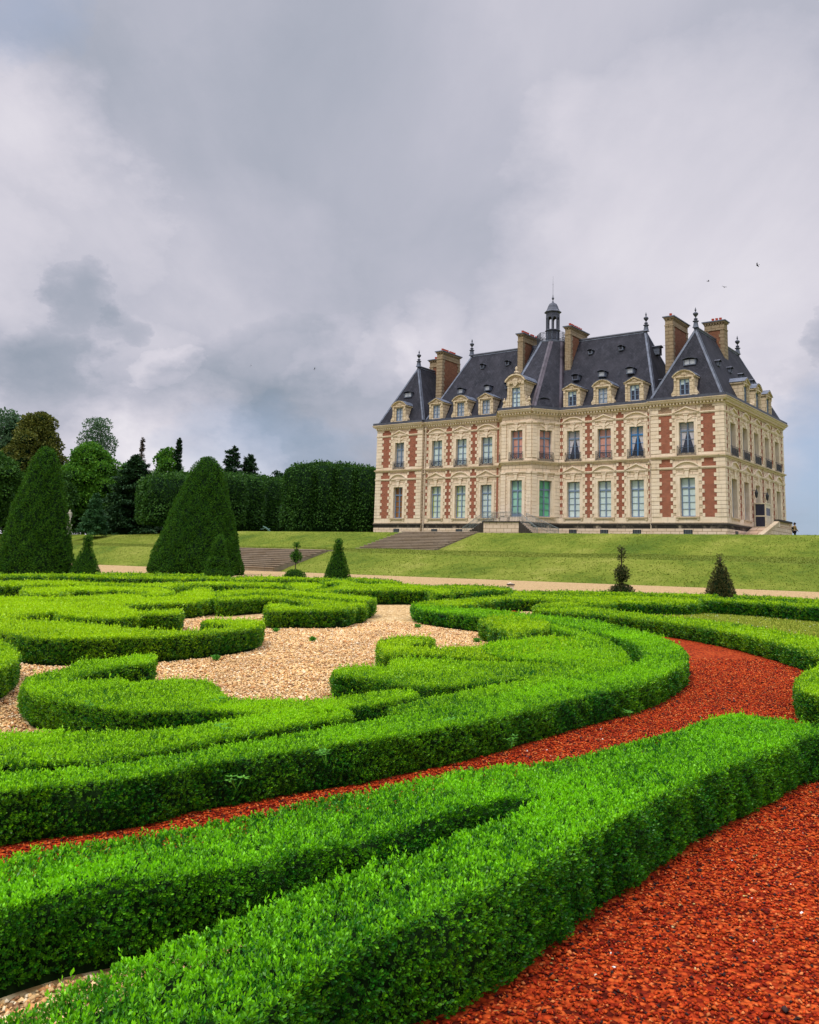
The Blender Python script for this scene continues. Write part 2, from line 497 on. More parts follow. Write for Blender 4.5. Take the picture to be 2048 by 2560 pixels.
def leaf_mesh(name, verts, rnd, young, mat, core=None, parent=None, coremat=None, warm=0.0):
    """verts (4n,3); core = (verts list, faces list)"""
    nl = len(verts) // 4
    cv, cf = core if core else ([], [])
    nc = len(cv)
    allv = np.concatenate([np.array(cv, float).reshape(-1, 3), verts]) if nc else verts
    me = bpy.data.meshes.new(name)
    me.vertices.add(len(allv))
    me.vertices.foreach_set('co', allv.astype(np.float32).ravel())
    cl = [len(f) for f in cf]
    ci = [i for f in cf for i in f]
    loops = np.concatenate([np.array(ci, dtype=np.int32), np.arange(nc, nc + 4 * nl, dtype=np.int32)])
    tot = np.concatenate([np.array(cl, dtype=np.int32), np.full(nl, 4, np.int32)])
    start = np.concatenate([[0], np.cumsum(tot)[:-1]]).astype(np.int32)
    me.loops.add(len(loops))
    me.loops.foreach_set('vertex_index', loops)
    me.polygons.add(len(tot))
    me.polygons.foreach_set('loop_start', start)
    me.polygons.foreach_set('loop_total', tot)
    me.materials.append(M[mat])
    mi = np.zeros(len(tot), np.int32)
    if nc:
        me.materials.append(M[coremat or 'box_core'])
        mi[:len(cf)] = 1
    me.polygons.foreach_set('material_index', mi)
    me.update(calc_edges=True)
    at = me.attributes.new('leaf', 'FLOAT_COLOR', 'POINT')
    colr = np.zeros((len(allv), 4), np.float32)
    colr[nc:, 0] = np.repeat(rnd, 4); colr[nc:, 1] = np.repeat(young, 4); colr[:, 3] = 1; colr[nc:, 2] = warm
    at.data.foreach_set('color', colr.ravel())
    o = bpy.data.objects.new(name, me)
    COL.objects.link(o)
    if parent: o.parent = parent
    return o

def sprigs(P, S, L, k, spread=0.8, shoot=1.3):
    """k leaves round each shoot at P with direction S; L (n,) leaf length"""
    n = len(P)
    R0 = norm(np.cross(S, RNG.normal(size=(n, 3))))
    R1 = np.cross(S, R0)
    out = []; idx = []; tips = []
    a0 = RNG.uniform(0, 6.28, n)
    for i in range(k):
        t = (i + .5) / k
        a = a0 + i * 2.4 + RNG.normal(0, .3, n)
        R = R0 * np.cos(a)[:, None] + R1 * np.sin(a)[:, None]
        d = norm(S * (.35 + .75 * t) + R * spread * (1.05 - .6 * t))
        sd_ = norm(np.cross(d, S) + 1e-6)
        base = P + S * (L * shoot * t)[:, None]
        ln = L * RNG.uniform(.75, 1.15, n)
        out.append(leaf_quads(base, d, sd_, ln, ln * .50))
        idx.append(np.arange(n)); tips.append(np.full(n, .35 + 1.05 * t))
    V = np.concatenate(out)
    sprigs.tip = np.concatenate(tips)
    return V, np.concatenate(idx)

# ------------------------------------------------------------------ terrain
AF = -0.6652
FX, FY = 32.01072, 88.33164
UV_ = (math.cos(AF), math.sin(AF)); VV_ = (-math.sin(AF), math.cos(AF))
DPERP = FX * VV_[0] + FY * VV_[1]

def gz(x, y):
    x = np.asarray(x, float); y = np.asarray(y, float)
    d = .617 * x + .787 * y
    t = np.clip(.787 * x - .617 * y, -90, 30)
    return np.clip(d, -5, 60) / 49 * (.95 + .006 * t)

def sstep(a, b, x):
    t = np.clip((x - a) / (b - a), 0, 1)
    return t * t * (3 - 2 * t)

def terr(x, y):
    x = np.asarray(x, float); y = np.asarray(y, float)
    s = DPERP - (x * VV_[0] + y * VV_[1])
    u = (x - FX) * UV_[0] + (y - FY) * UV_[1]
    ground = gz(x, y)
    top = 4.7 - .62 * sstep(-50, -80, u)
    g0 = gz(x + (s - 41) * VV_[0], y + (s - 41) * VV_[1])
    zlo, zhi = 2.3, 2.85
    wv = .10 * np.sin(u * .21) + .06 * np.sin(u * .53 + 1)
    z = np.where(s >= 41, ground,
        np.where(s >= 35.5, g0 + (zlo - g0) * (41 - s) / 5.5,
        np.where(s >= 24, zlo + (zhi - zlo) * (35.5 - s) / 11.5,
        np.where(s >= 17.5, zhi + (top - zhi) * (24 - s) / 6.5 , top))))
    soft = np.where((s < 40.5) & (s > 18), wv * .35, 0)
    # the ground is cut away a little under the two stair flights
    cut = (((u > -27.3) & (u < -18.2) & (s > 16.4) & (s < 25)) | ((u > -31.7) & (u < -20.9) & (s > 34.6) & (s < 41.8)))
    soft = np.where(cut, -.45, soft)
    return z + soft

def b2w(u, v, z=0):
    return Vector((FX + u * UV_[0] + v * VV_[0], FY + u * UV_[1] + v * VV_[1], z))

def grass_mat():
    m, T, b = material('grass', 0.9, 0.1)
    tc = T.new('ShaderNodeTexCoord').outputs['Object']
    n1 = T.noise(T.mapping(tc, (1, 1, 1), (0, 0, 0), (0, 0, .66)), 0.16, 7, 0.65).outputs[0]
    n2 = T.noise(T.mapping(tc, (1, 1, 1)), 1.7, 8, 0.7).outputs[0]
    n3 = T.noise(tc, 22, 4, 0.7).outputs[0]
    mx = T.math('MULTIPLY_ADD', n2, 0.45, T.math('MULTIPLY_ADD', n1, 1.1, -0.22))
    mx = T.math('ADD', mx, T.math('MULTIPLY', T.math('SUBTRACT', n3, 0.5), 0.7))
    c = T.ramp(mx, [(0.34, (0.060, 0.105, 0.008)), (0.50, (0.125, 0.170, 0.014)), (0.64, (0.190, 0.220, 0.026)), (0.86, (0.31, 0.30, 0.07))])
    T.link(c, b.inputs['Base Color'])
    bump(T, b, T.math('ADD', n3, n2), 0.8, 0.08)
    return m
M['grass'] = grass_mat()

def gravel_mat(name, ramp_, scale, bumpd):
    m, T, b = material(name, 0.95, 0.05)
    tc = T.new('ShaderNodeTexCoord').outputs['Object']
    v = T.new('ShaderNodeTexVoronoi')
    v.inputs['Scale'].default_value = scale
    T.link(tc, v.inputs['Vector'])
    sp = T.new('ShaderNodeSeparateColor')
    T.link(v.outputs['Color'], sp.inputs[0])
    n = T.noise(tc, 0.7, 5, .6).outputs[0]
    n2 = T.noise(tc, 9, 5, .7).outputs[0]
    f = T.math('ADD', T.math('MULTIPLY', sp.outputs[0], 0.7), T.math('MULTIPLY_ADD', n, 0.25, T.math('MULTIPLY', n2, .2)))
    c = T.ramp(f, ramp_)
    edge = T.ramp(v.outputs['Distance'], [(0.25, (1, 1, 1)), (0.75, (0.45, 0.42, 0.4))])
    c = T.mix(1.0, c, edge, 'MULTIPLY')
    T.link(c, b.inputs['Base Color'])
    bump(T, b, v.outputs['Distance'], -0.9, bumpd)
    return m
M['red_gravel'] = gravel_mat('red_crushed_brick_gravel', [(0.2, (0.06, 0.008, 0.004)), (0.42, (0.24, 0.020, 0.006)), (0.62, (0.44, 0.050, 0.010)), (0.9, (0.56, 0.10, 0.02)), (1.0, (0.6, 0.16, 0.05))], 42, 0.02)
M['beige_gravel'] = gravel_mat('beige_pebble_gravel', [(0.1, (0.30, 0.16, 0.06)), (0.35, (0.56, 0.35, 0.14)), (0.6, (0.72, 0.49, 0.22)), (0.95, (0.84, 0.64, 0.36))], 17, 0.03)
M['path_gravel'] = gravel_mat('fine_pinkish_walk_gravel', [(0.1, (0.34, 0.21, 0.09)), (0.4, (0.52, 0.35, 0.165)), (0.8, (0.64, 0.46, 0.24))], 22, 0.015)

def sheet(name, xs, ys, zf, mat, dz=0.0):
    X, Y = np.meshgrid(xs, ys)
    Z = zf(X, Y) + dz
    v = np.stack([X.ravel(), Y.ravel(), Z.ravel()], 1)
    nx, ny = len(xs), len(ys)
    i = np.arange(nx - 1)[None, :] + np.arange(ny - 1)[:, None] * nx
    i = i.ravel()
    f = np.stack([i, i + 1, i + nx + 1, i + nx], 1)
    me = bpy.data.meshes.new(name)
    me.from_pydata(v.tolist(), [], f.tolist())
    me.materials.append(M[mat])
    me.polygons.foreach_set('use_smooth', [True] * len(f))
    me.update()
    o = bpy.data.objects.new(name, me)
    COL.objects.link(o)
    return o

def terr_low(x, y):
    return terr(x, y) - np.where((DPERP - (x * VV_[0] + y * VV_[1])) > 42.5, .05, 0)

# build the terrain in the facade-aligned frame so that the breaks of slope are crisp
def terrain():
    us = np.concatenate([np.linspace(-900, -130, 12), np.arange(-125, -33, 1.5), [-31.8, -31.6], np.arange(-30.5, -28, 1), [-27.4, -27.2], np.arange(-26, -21.5, 1.1), [-21, -20.8], [-19.6, -18.3, -18.1], np.arange(-16.5, 80, 1.5), np.linspace(85, 700, 12)])
    vs = np.concatenate([np.linspace(-200, -60, 10), np.arange(-58, -42, 2.0), [-42.6, -42.4, -41.3, -41, -40.5, -40, -39, -38, -37, -36, -35.5, -35, -34], np.arange(-33, -24, 1.0),
                         [-24.4, -24, -23.5], np.arange(-23, -17.5, .5), [-17.5, -17, -16], np.arange(-14, 60, 4.0), np.linspace(62, 1200, 14)])
    U, V = np.meshgrid(us, vs)
    X = FX + U * UV_[0] + V * VV_[0]; Y = FY + U * UV_[1] + V * VV_[1]
    Z = terr_low(X, Y)
    v = np.stack([X.ravel(), Y.ravel(), Z.ravel()], 1)
    nx, ny = len(us), len(vs)
    i = (np.arange(nx - 1)[None, :] + np.arange(ny - 1)[:, None] * nx).ravel()
    f = np.stack([i, i + 1, i + nx + 1, i + nx], 1)
    me = bpy.data.meshes.new('ground')
    me.from_pydata(v.tolist(), [], f.tolist())
    me.materials.append(M['grass'])
    me.polygons.foreach_set('use_smooth', [True] * len(f))
    me.update()
    o = bpy.data.objects.new('ground', me)
    COL.objects.link(o)
    tag(o, kind='structure')
terrain()

def clip_cell(poly, x0, x1, y0, y1):
    def clip(p, inside, inter):
        o = []
        for i in range(len(p)):
            a, b = p[i], p[(i + 1) % len(p)]
            ia, ib = inside(a), inside(b)
            if ia: o.append(a)
            if ia != ib: o.append(inter(a, b))
        return o
    ix = lambda c: (lambda a, b: (c, a[1] + (b[1] - a[1]) * (c - a[0]) / (b[0] - a[0])))
    iy = lambda c: (lambda a, b: (a[0] + (b[0] - a[0]) * (c - a[1]) / (b[1] - a[1]), c))
    for ins, it in ((lambda a: a[0] >= x0, ix(x0)), (lambda a: a[0] <= x1, ix(x1)), (lambda a: a[1] >= y0, iy(y0)), (lambda a: a[1] <= y1, iy(y1))):
        poly = clip(poly, ins, it)
        if len(poly) < 3: return None
    return poly

def zone(name, poly, mat, dz, cell=1.0, **kw):
    xs = [p[0] for p in poly]; ys = [p[1] for p in poly]
    vid = {}; V = []; F = []
    for i in range(int(math.floor(min(xs) / cell)), int(math.ceil(max(xs) / cell))):
        for j in range(int(math.floor(min(ys) / cell)), int(math.ceil(max(ys) / cell))):
            q = clip_cell(poly, i * cell, (i + 1) * cell, j * cell, (j + 1) * cell)
            if not q: continue
            f = []
            for p in q:
                key = (round(p[0], 4), round(p[1], 4))
                if key not in vid:
                    vid[key] = len(V)
                    V.append((p[0], p[1], float(gz(p[0], p[1])) + dz))
                if not f or f[-1] != vid[key]: f.append(vid[key])
            if len(f) > 2 and f[0] == f[-1]: f.pop()
            if len(set(f)) == len(f) and len(f) > 2: F.append(f)
            elif len(set(f)) > 2:
                tri = tessellate_polygon([[Vector((*p, 0)) for p in q]])
                for t in tri:
                    g = [vid[(round(q[k][0], 4), round(q[k][1], 4))] for k in t]
                    if len(set(g)) == 3: F.append(g)
    me = bpy.data.meshes.new(name)
    me.from_pydata(V, [], F)
    me.materials.append(M[mat])
    me.update()
    o = bpy.data.objects.new(name, me)
    COL.objects.link(o)
    tag(o, kind='structure')
    return o

GARDEN_POLY = [(-80.21, 123.49), (53.54, 18.57), (17.5, -27.38), (-116.26, 77.55)]
WALK_POLY = [(-80.03, 123.73), (53.73, 18.8), (17.65, 26.56), (14.32, 30.91), (11.95, 33.87), (8.51, 35.28), (5.31, 35.97), (4.47, 37.02), (-0.17, 40.14), (-2.74, 43.85), (-9.62, 47.89), (-14.86, 46.92), (-20.17, 44.78), (-24.08, 41.25)]
RED_POLY = [(-2.51, 4.92), (-2.25, 5.27), (-1.32, 5.88), (0.08, 7.21), (1.56, 8.92), (2.65, 10.28), (3.58, 12.14), (3.79, 15.16), (3.03, 18.46), (2.11, 19.58), (1.58, 25.01), (3.06, 28.47), (3.32, 22.15), (4.48, 21.32), (5.77, 18.76), (6.48, 16.37), (6.4, 13.88), (5.94, 10.03), (9, 6), (7, 1), (1.0, 1.0), (-0.6, 2.58), (-0.45, 2.89), (-0.2, 3.27), (0.06, 3.54), (0.29, 3.72), (0.66, 4.22), (1.3, 5.09), (2.12, 6.1), (3.21, 7.02), (2.9, 7.25), (2.11, 6.54), (1.25, 5.72), (0.63, 5.15), (0.07, 4.78), (-0.55, 4.44), (-1.14, 3.93), (-1.55, 3.74), (-3.2, 4.2)]
LAWN_POLY = [(8.82, 28.63), (10.27, 30.8), (11.71, 29.49), (12.72, 27.48), (13.93, 24.23), (13.68, 19.35), (16, 14), (7.33, 11.92), (7.1, 15.41), (6.98, 19.83), (6.11, 21.76), (5.79, 23.6), (7.41, 26.37)]
WEEDS = [(-1.57, 7.88, 0.29, 0.744, 'leafy weed poking up from the scroll hedge, left of the beige gravel'), (-2.54, 7.55, 0.29, 0.62, 'weed sprawling on the sunny back of the scroll hedge'), (-1.27, 6.66, 0.29, 0.806, 'five-leaved weed on the low inner hedge row'), (-0.45, 5.84, 0.29, 0.806, 'pale leafy weed on the curved hedge top below the gravel tongue'), (0.39, 7.13, 0.29, 0.682, 'light green weed rosette on the curved hedge, right of centre'), (-0.95, 5.51, 0.22, 0.806, 'pale drooping leaf sprig on the dark side of the curved hedge'), (0.9, 7.36, 0.1, 0.744, 'weed with long narrow leaves at the foot of the curved hedge'), (2.26, 8.94, 0.05, 0.868, 'weed at the edge of the red path under the curved hedge'), (3.65, 12.79, 0.29, 0.62, 'weed on the outer rim of the curved hedge beside the red path'), (5.82, 19.2, 0.2, 0.744, 'weed on the side of the long border hedge')]
TUFTS = [(-1.6, 16.23, 'small green tuft alone in the middle of the beige gravel'), (1.37, 16.61, 'weedy tuft on the gravel beside the small hooked hedge'), (0.33, 19.42, 'tiny tuft on the gravel near the pointed hedge tip'), (-2.48, 17.76, 'tuft at the foot of the horseshoe hedge'), (-2.7, 13.25, 'low tuft at the foot of the curled hedge, on the pebbles')]


# walk gravel and parterre gravel
PARTERRE = GARDEN_POLY
zone('gravel_parterre', PARTERRE, 'beige_gravel', -0.02, 2.0)
zone('gravel_path', WALK_POLY, 'path_gravel', 0.005, 4.0)
zone('red_gravel_path', RED_POLY, 'red_gravel', 0.012, 1.0)
zone('daisy_lawn', LAWN_POLY, 'grass', 0.02, 2.0)

# ------------------------------------------------------------------ loose stones (stuff)
def stones(name, pts, size, mat, cols):
    n = len(pts)
    oct_ = np.array([(1, 0, 0), (0, 1, 0), (-1, 0, 0), (0, -1, 0), (0, 0, .75), (0, 0, -.75)], float)
    fc = np.array([(0, 1, 4), (1, 2, 4), (2, 3, 4), (3, 0, 4), (1, 0, 5), (2, 1, 5), (3, 2, 5), (0, 3, 5)])
    sc = size[:, None, None] * RNG.uniform(.55, 1.25, (n, 6, 1))
    v = oct_[None] * sc
    a = RNG.uniform(0, 6.28, n); ca, sa = np.cos(a), np.sin(a)
    e = RNG.uniform(.6, 1.0, n)
    x = v[:, :, 0] * ca[:, None] - v[:, :, 1] * sa[:, None] * e[:, None]
    y = v[:, :, 0] * sa[:, None] + v[:, :, 1] * ca[:, None] * e[:, None]
    tilt = RNG.uniform(-.5, .5, n)[:, None]
    z = v[:, :, 2] * .7 + x * tilt
    P = np.stack([x, y, z], 2) + pts[:, None, :]
    F = (fc[None] + (np.arange(n) * 6)[:, None, None]).reshape(-1, 3)
    me = bpy.data.meshes.new(name)
    me.vertices.add(n * 6); me.vertices.foreach_set('co', P.astype(np.float32).ravel())
    me.loops.add(F.size); me.loops.foreach_set('vertex_index', F.astype(np.int32).ravel())
    me.polygons.add(len(F)); me.polygons.foreach_set('loop_start', np.arange(0, F.size, 3, dtype=np.int32)); me.polygons.foreach_set('loop_total', np.full(len(F), 3, np.int32))
    me.materials.append(M[mat])
    me.update(calc_edges=True)
    at = me.attributes.new('leaf', 'FLOAT_COLOR', 'POINT')
    c = np.ones((n * 6, 4), np.float32)
    pick = cols[RNG.integers(0, len(cols), n)] * RNG.uniform(.75, 1.2, (n, 1))
    c[:, :3] = np.repeat(pick, 6, 0)
    at.data.foreach_set('color', c.ravel())
    o = bpy.data.objects.new(name, me)
    COL.objects.link(o)
    return o
def stone_attr_mat(name):
    m, T, b = material(name, 0.9, 0.08)
    at = T.new('ShaderNodeAttribute', attribute_name='leaf')
    tc = T.new('ShaderNodeTexCoord').outputs['Object']
    n = T.noise(tc, 1.1, 5, .6).outputs[0]
    T.link(T.mix(1.0, at.outputs['Color'], T.ramp(n, [(0.3, (.70, .68, .70)), (0.7, (1.0, 1.0, 1.0))]), 'MULTIPLY'), b.inputs['Base Color'])
    return m
M['loose'] = stone_attr_mat('loose_stone_chips')

def in_poly(px, py, poly):
    x = np.asarray(px); y = np.asarray(py)
    c = np.zeros(len(x), bool)
    n = len(poly)
    for i in range(n):
        x0, y0 = poly[i]; x1, y1 = poly[(i + 1) % n]
        if y0 == y1: continue
        t = ((y0 > y) != (y1 > y)) & (x < (x1 - x0) * (y - y0) / (y1 - y0) + x0)
        c ^= t
    return c

HEDGES = [
    ('wide forked box hedge nearest the camera, a pale gravel wedge between its arms', -1.000, [(-0.41,2.73),(-0.29,2.97),(-0.19,3.12),(-0.08,3.22),(0.06,3.31),(0.27,3.44),(0.42,3.62),(0.61,3.88),(0.89,4.29),(1.19,4.65),(1.66,5.28),(1.93,5.58),(2.44,6.14),(2.93,6.7),(3.13,6.85),(3.39,7.07),(3.3,7.22),(3.14,7.38),(3.0,7.5),(2.72,7.55),(2.26,7.05),(2.01,6.67),(1.63,6.33),(1.45,6.17),(1.23,5.93),(1.01,5.72),(0.68,5.51),(0.22,5.16),(0.07,5.17),(-0.09,5.09),(-0.35,5.08),(-0.58,4.88),(-0.69,4.74),(-0.84,4.62),(-0.98,4.47),(-1.19,4.34),(-1.34,4.26),(-1.5,4.19),(-1.61,4.09),(-1.68,4.02),(-1.87,3.9),(-1.59,3.36),(-1.44,3.49),(-1.35,3.59),(-1.23,3.7),(-1.1,3.77),(-0.93,3.85),(-0.8,3.93),(-0.62,4.02),(-0.48,4.13),(-0.28,4.26),(-0.07,4.31),(0.06,4.39),(0.23,4.47),(0.42,4.63),(0.62,4.83),(0.79,4.88),(0.65,4.63),(0.51,4.4),(0.33,4.19),(0.06,3.96),(-0.08,3.94),(-0.21,3.84),(-0.35,3.73),(-0.48,3.56),(-0.58,3.47),(-0.64,3.34),(-0.72,3.3),(-0.77,3.21),(-0.84,3.11),(-0.92,2.98),(-0.97,2.94),(-1.02,2.81),(-1.09,2.72),(-1.17,2.61),(-1.15,2.43),(-0.6,2.38)], 0.00),
    ('long curved box hedge with its dark outer side along the red gravel path', 0.310, [(0.21,22.09),(0.41,22.99),(1.19,21.47),(1.91,21.11),(2.48,20.19),(3.14,19.15),(3.7,18.42),(3.96,17.48),(4.19,15.83),(4.22,14.38),(4.07,13.09),(3.77,11.99),(3.46,11.13),(2.93,10.16),(2.57,9.63),(2.11,9.09),(1.49,8.4),(0.84,7.56),(0.31,7.01),(0.08,6.81),(-0.3,6.45),(-0.61,6.26),(-0.82,6.09),(-1.09,5.87),(-1.28,5.73),(-1.38,5.55),(-1.54,5.4),(-1.73,5.31),(-1.97,5.18),(-2.15,5.06),(-2.39,4.89),(-2.57,5.24),(-2.34,5.46),(-2.0,5.52),(-1.78,5.68),(-1.52,5.91),(-1.18,6.26),(-0.85,6.57),(-0.48,6.99),(0.0,7.5),(0.53,8.07),(1.17,8.94),(1.83,9.76),(2.53,10.7),(3.0,11.41),(3.27,12.08),(3.5,13.2),(3.49,14.24),(3.37,15.58),(3.08,16.82),(2.64,17.84),(2.07,18.31),(1.44,18.8),(0.81,19.7),(0.34,20.48)], 0.00),
    ('low inner box hedge row beside the long curved hedge, speckled with leafy weeds, left foreground', 0.290, [(-2.73,5.55),(-2.47,5.76),(-2.12,5.82),(-1.81,6.03),(-1.53,6.35),(-1.16,6.75),(-0.75,7.23),(-0.33,7.63),(-0.63,8.02),(-1.0,7.67),(-1.38,7.24),(-1.72,6.86),(-2.19,6.76),(-2.61,6.71),(-2.84,6.56),(-3.14,6.34)], 0.35),
    ('box hedge scroll with a short prong curling back over its left end', 0.290, [(-3.65,8.84),(-3.76,9.18),(-3.76,9.48),(-3.73,9.78),(-3.63,9.85),(-3.71,10.3),(-3.68,10.66),(-3.44,10.7),(-3.31,10.98),(-3.2,11.22),(-3.04,11.22),(-2.96,11.01),(-2.89,10.48),(-3.04,10.37),(-3.18,10.14),(-3.25,9.86),(-3.33,9.59),(-3.36,9.3),(-3.29,9.02),(-3.2,8.95),(-3.06,9.1),(-2.85,9.18),(-2.62,8.98),(-2.52,9.2),(-2.37,9.27),(-2.21,9.29),(-2.04,9.29),(-1.9,9.13),(-1.75,8.83),(-1.65,8.47),(-1.5,8.26),(-1.34,8.23),(-1.0,8.21),(-0.86,8.24),(-0.62,8.33),(-0.38,8.63),(-0.0,8.99),(0.23,8.71),(-0.14,8.22),(-0.51,7.84),(-0.74,7.62),(-0.91,7.53),(-1.1,7.55),(-1.3,7.6),(-1.67,7.68),(-1.93,7.62),(-2.08,7.57),(-2.28,7.61),(-2.52,7.71),(-2.8,7.91),(-3.11,8.15),(-3.38,8.34)], 0.15),
    ('box hedge arm with a blunt dark end, right of the beige gravel tongue', 0.270, [(-0.78,10.39),(-0.56,10.7),(-0.21,10.65),(-0.11,10.93),(-0.14,11.3),(-0.04,11.57),(0.21,11.72),(0.49,11.56),(0.82,11.46),(1.26,11.43),(1.71,11.56),(2.19,11.78),(2.46,11.58),(2.19,10.71),(1.88,10.42),(1.53,10.17),(1.09,9.92),(0.8,9.63),(0.53,9.43),(0.27,9.33),(0.12,9.34),(-0.08,9.58),(-0.29,9.8),(-0.51,9.92),(-0.72,9.96)], -0.20),
    ('small hooked box hedge tip curling round a notch in the middle of the beige gravel', 0.290, [(-0.34,13.44),(-0.29,13.74),(-0.07,14.17),(0.25,14.4),(0.44,14.2),(0.5,13.83),(0.41,13.38),(0.23,13.48),(0.09,13.32),(0.08,12.91),(0.22,12.68),(0.54,12.8),(0.92,12.88),(1.29,13.08),(1.73,13.78),(2.18,14.24),(2.61,14.48),(2.72,13.48),(2.33,12.17),(1.95,11.89),(1.61,11.73),(1.22,11.66),(0.84,11.7),(0.5,11.86),(0.21,12.09),(-0.05,11.87),(-0.21,11.74),(-0.3,12.28)], 0.10),
    ('broad crescent of box hedge joining the arms inside the long curved hedge', 0.310, [(1.77,16.0),(2.29,17.59),(2.59,18.28),(2.9,18.27),(2.78,17.17),(2.67,16.2),(2.75,15.6),(2.94,15.2),(2.86,14.58),(2.7,14.38),(2.48,14.39),(2.22,14.51),(1.81,13.87),(1.13,13.08),(1.17,11.73),(1.64,11.39),(2.06,11.26),(1.65,9.97),(0.78,8.96),(0.22,8.35),(-0.13,7.76),(0.0,7.54),(0.53,8.14),(1.18,9.02),(1.85,9.85),(2.48,10.69),(2.76,11.1),(2.94,11.6),(3.1,12.71),(3.18,13.99),(3.13,15.09),(2.99,16.37),(2.59,17.63),(2.05,18.09)], -0.10),
    ('stepped box hedge block with two dark end faces beside a white stone', 0.320, [(1.51,17.52),(1.72,18.13),(2.12,18.91),(2.32,18.89),(2.61,18.12),(2.8,17.35),(2.76,16.92),(2.57,15.98),(2.35,15.57),(2.1,15.24),(1.79,14.38),(1.74,14.78),(1.68,15.38),(1.56,15.72),(1.63,16.6),(1.53,16.76),(1.48,16.99)], -0.20),
    ('thin box hedge arm leading right from the pointed tip beyond the beige gravel', 0.320, [(0.26,22.43),(0.71,23.66),(1.38,24.42),(1.95,25.43),(2.37,26.24),(2.79,26.96),(3.38,28.09),(3.88,31.4),(4.38,31.05),(4.79,29.46),(5.16,28.03),(5.37,26.69),(5.48,25.15),(5.08,24.05),(4.85,24.53),(4.31,25.23),(3.85,25.81),(3.37,25.83),(2.91,25.47),(2.32,24.23),(1.94,23.21),(1.55,22.08),(1.08,21.46),(0.65,21.59),(0.31,21.96)], -0.10),
    ('long box hedge on the far side of the red path, beside the daisy lawn', 0.300, [(3.22,22.11),(3.4,22.8),(4.1,23.53),(4.71,22.42),(5.22,21.26),(5.43,20.52),(5.85,19.9),(6.23,19.31),(6.55,18.64),(6.74,17.7),(6.9,16.86),(6.94,15.85),(7.0,15.16),(7.08,13.4),(6.58,11.08),(5.5,9.3),(5.72,10.86),(5.85,12.7),(5.93,14.2),(5.92,15.57),(5.76,16.86),(5.45,17.97),(5.03,19.0),(4.48,19.77),(3.6,20.66),(3.16,21.07)], -0.15),
    ('rounded box hedge head with a hollow, at the left end of the daisy lawn', 0.320, [(3.32,22.61),(3.75,23.6),(4.7,24.47),(5.11,26.01),(4.74,27.21),(5.36,29.48),(6.88,30.37),(7.62,29.83),(8.58,30.48),(9.31,30.22),(9.35,28.68),(8.89,26.69),(8.3,25.1),(7.42,24.44),(6.5,24.51),(5.96,25.28),(5.54,23.84),(4.41,22.96),(3.52,21.89)], -0.05),
    ('small box hedge stub at the right edge, beyond the tip of the nearest hedge', 0.320, [(5.4,11.42),(5.14,11.16),(4.81,10.75),(4.38,10.04),(4.13,9.55),(4.01,9.11),(4.05,8.83),(4.27,8.34),(5.56,10.14)], 0.00),
    ('box hedge with a tight curl at its right end, left of the beige gravel', 0.350, [(-7.04,14.15),(-5.85,13.19),(-5.39,12.68),(-5.05,12.41),(-4.54,12.3),(-4.2,12.6),(-3.68,12.82),(-3.38,13.0),(-3.0,13.46),(-2.61,14.01),(-2.37,14.63),(-2.36,15.34),(-2.46,15.82),(-2.65,16.04),(-2.99,15.95),(-3.3,16.05),(-3.45,15.57),(-3.35,15.17),(-3.11,15.15),(-2.83,14.98),(-2.73,14.62),(-2.91,14.21),(-3.11,13.96),(-3.38,13.76),(-3.7,13.75),(-4.07,13.94),(-4.32,14.09),(-4.84,14.48),(-5.31,14.67),(-5.47,14.87),(-5.85,15.02),(-6.45,14.94),(-7.06,15.84),(-8.23,16.49)], 0.25),
    ('round topped box hedge scroll cut off by the left edge, behind the pale gravel strip', 0.350, [(-5.9,11.91),(-5.57,11.88),(-5.24,11.84),(-4.96,11.5),(-4.56,10.78),(-4.37,10.42),(-4.23,9.9),(-4.17,9.48),(-4.11,8.84),(-4.2,8.57)], 0.25),
    ('wide sunlit mass of box hedge on the left with a short straight arm pointing right', 0.350, [(-6.72,15.47),(-6.76,16.32),(-6.53,17.02),(-6.15,16.1),(-5.96,16.06),(-5.56,15.8),(-5.25,15.79),(-4.99,15.96),(-4.8,16.3),(-4.93,16.97),(-4.57,16.97),(-4.25,17.27),(-4.43,18.13),(-4.64,18.43),(-4.74,18.04),(-4.77,17.56),(-5.12,17.57),(-5.41,18.06),(-5.8,18.56),(-5.96,19.18),(-5.69,19.84),(-5.28,20.29),(-4.83,20.61),(-4.65,22.2),(-4.74,23.74),(-5.48,25.71),(-6.15,28.18),(-6.55,28.6),(-6.14,26.18),(-6.06,23.6),(-6.71,23.33),(-7.38,23.46),(-7.68,22.5),(-8.21,21.52),(-9.07,21.53),(-9.48,21.18),(-10.64,21.24),(-7.21,14.49)], 0.60),
    ('horseshoe box hedge with a rounded front, at the head of the beige gravel', 0.360, [(-2.91,19.09),(-3.02,20.18),(-2.9,20.58),(-2.71,20.38),(-2.42,19.65),(-2.16,19.61),(-1.96,19.59),(-1.97,20.1),(-2.16,21.03),(-2.4,21.73),(-2.66,22.26),(-3.24,22.94),(-3.64,22.78),(-4.0,22.08),(-4.32,21.44),(-4.58,21.86),(-4.51,23.15),(-4.18,23.91),(-3.71,24.36),(-3.05,23.86),(-2.5,23.23),(-2.1,22.58),(-1.66,22.42),(-1.34,22.11),(-1.03,21.81),(-0.85,21.01),(-0.85,20.46),(-1.09,20.08),(-1.11,19.46),(-1.39,18.91),(-1.88,18.76),(-2.38,18.75),(-2.65,18.52),(-2.78,18.55)], 0.15),
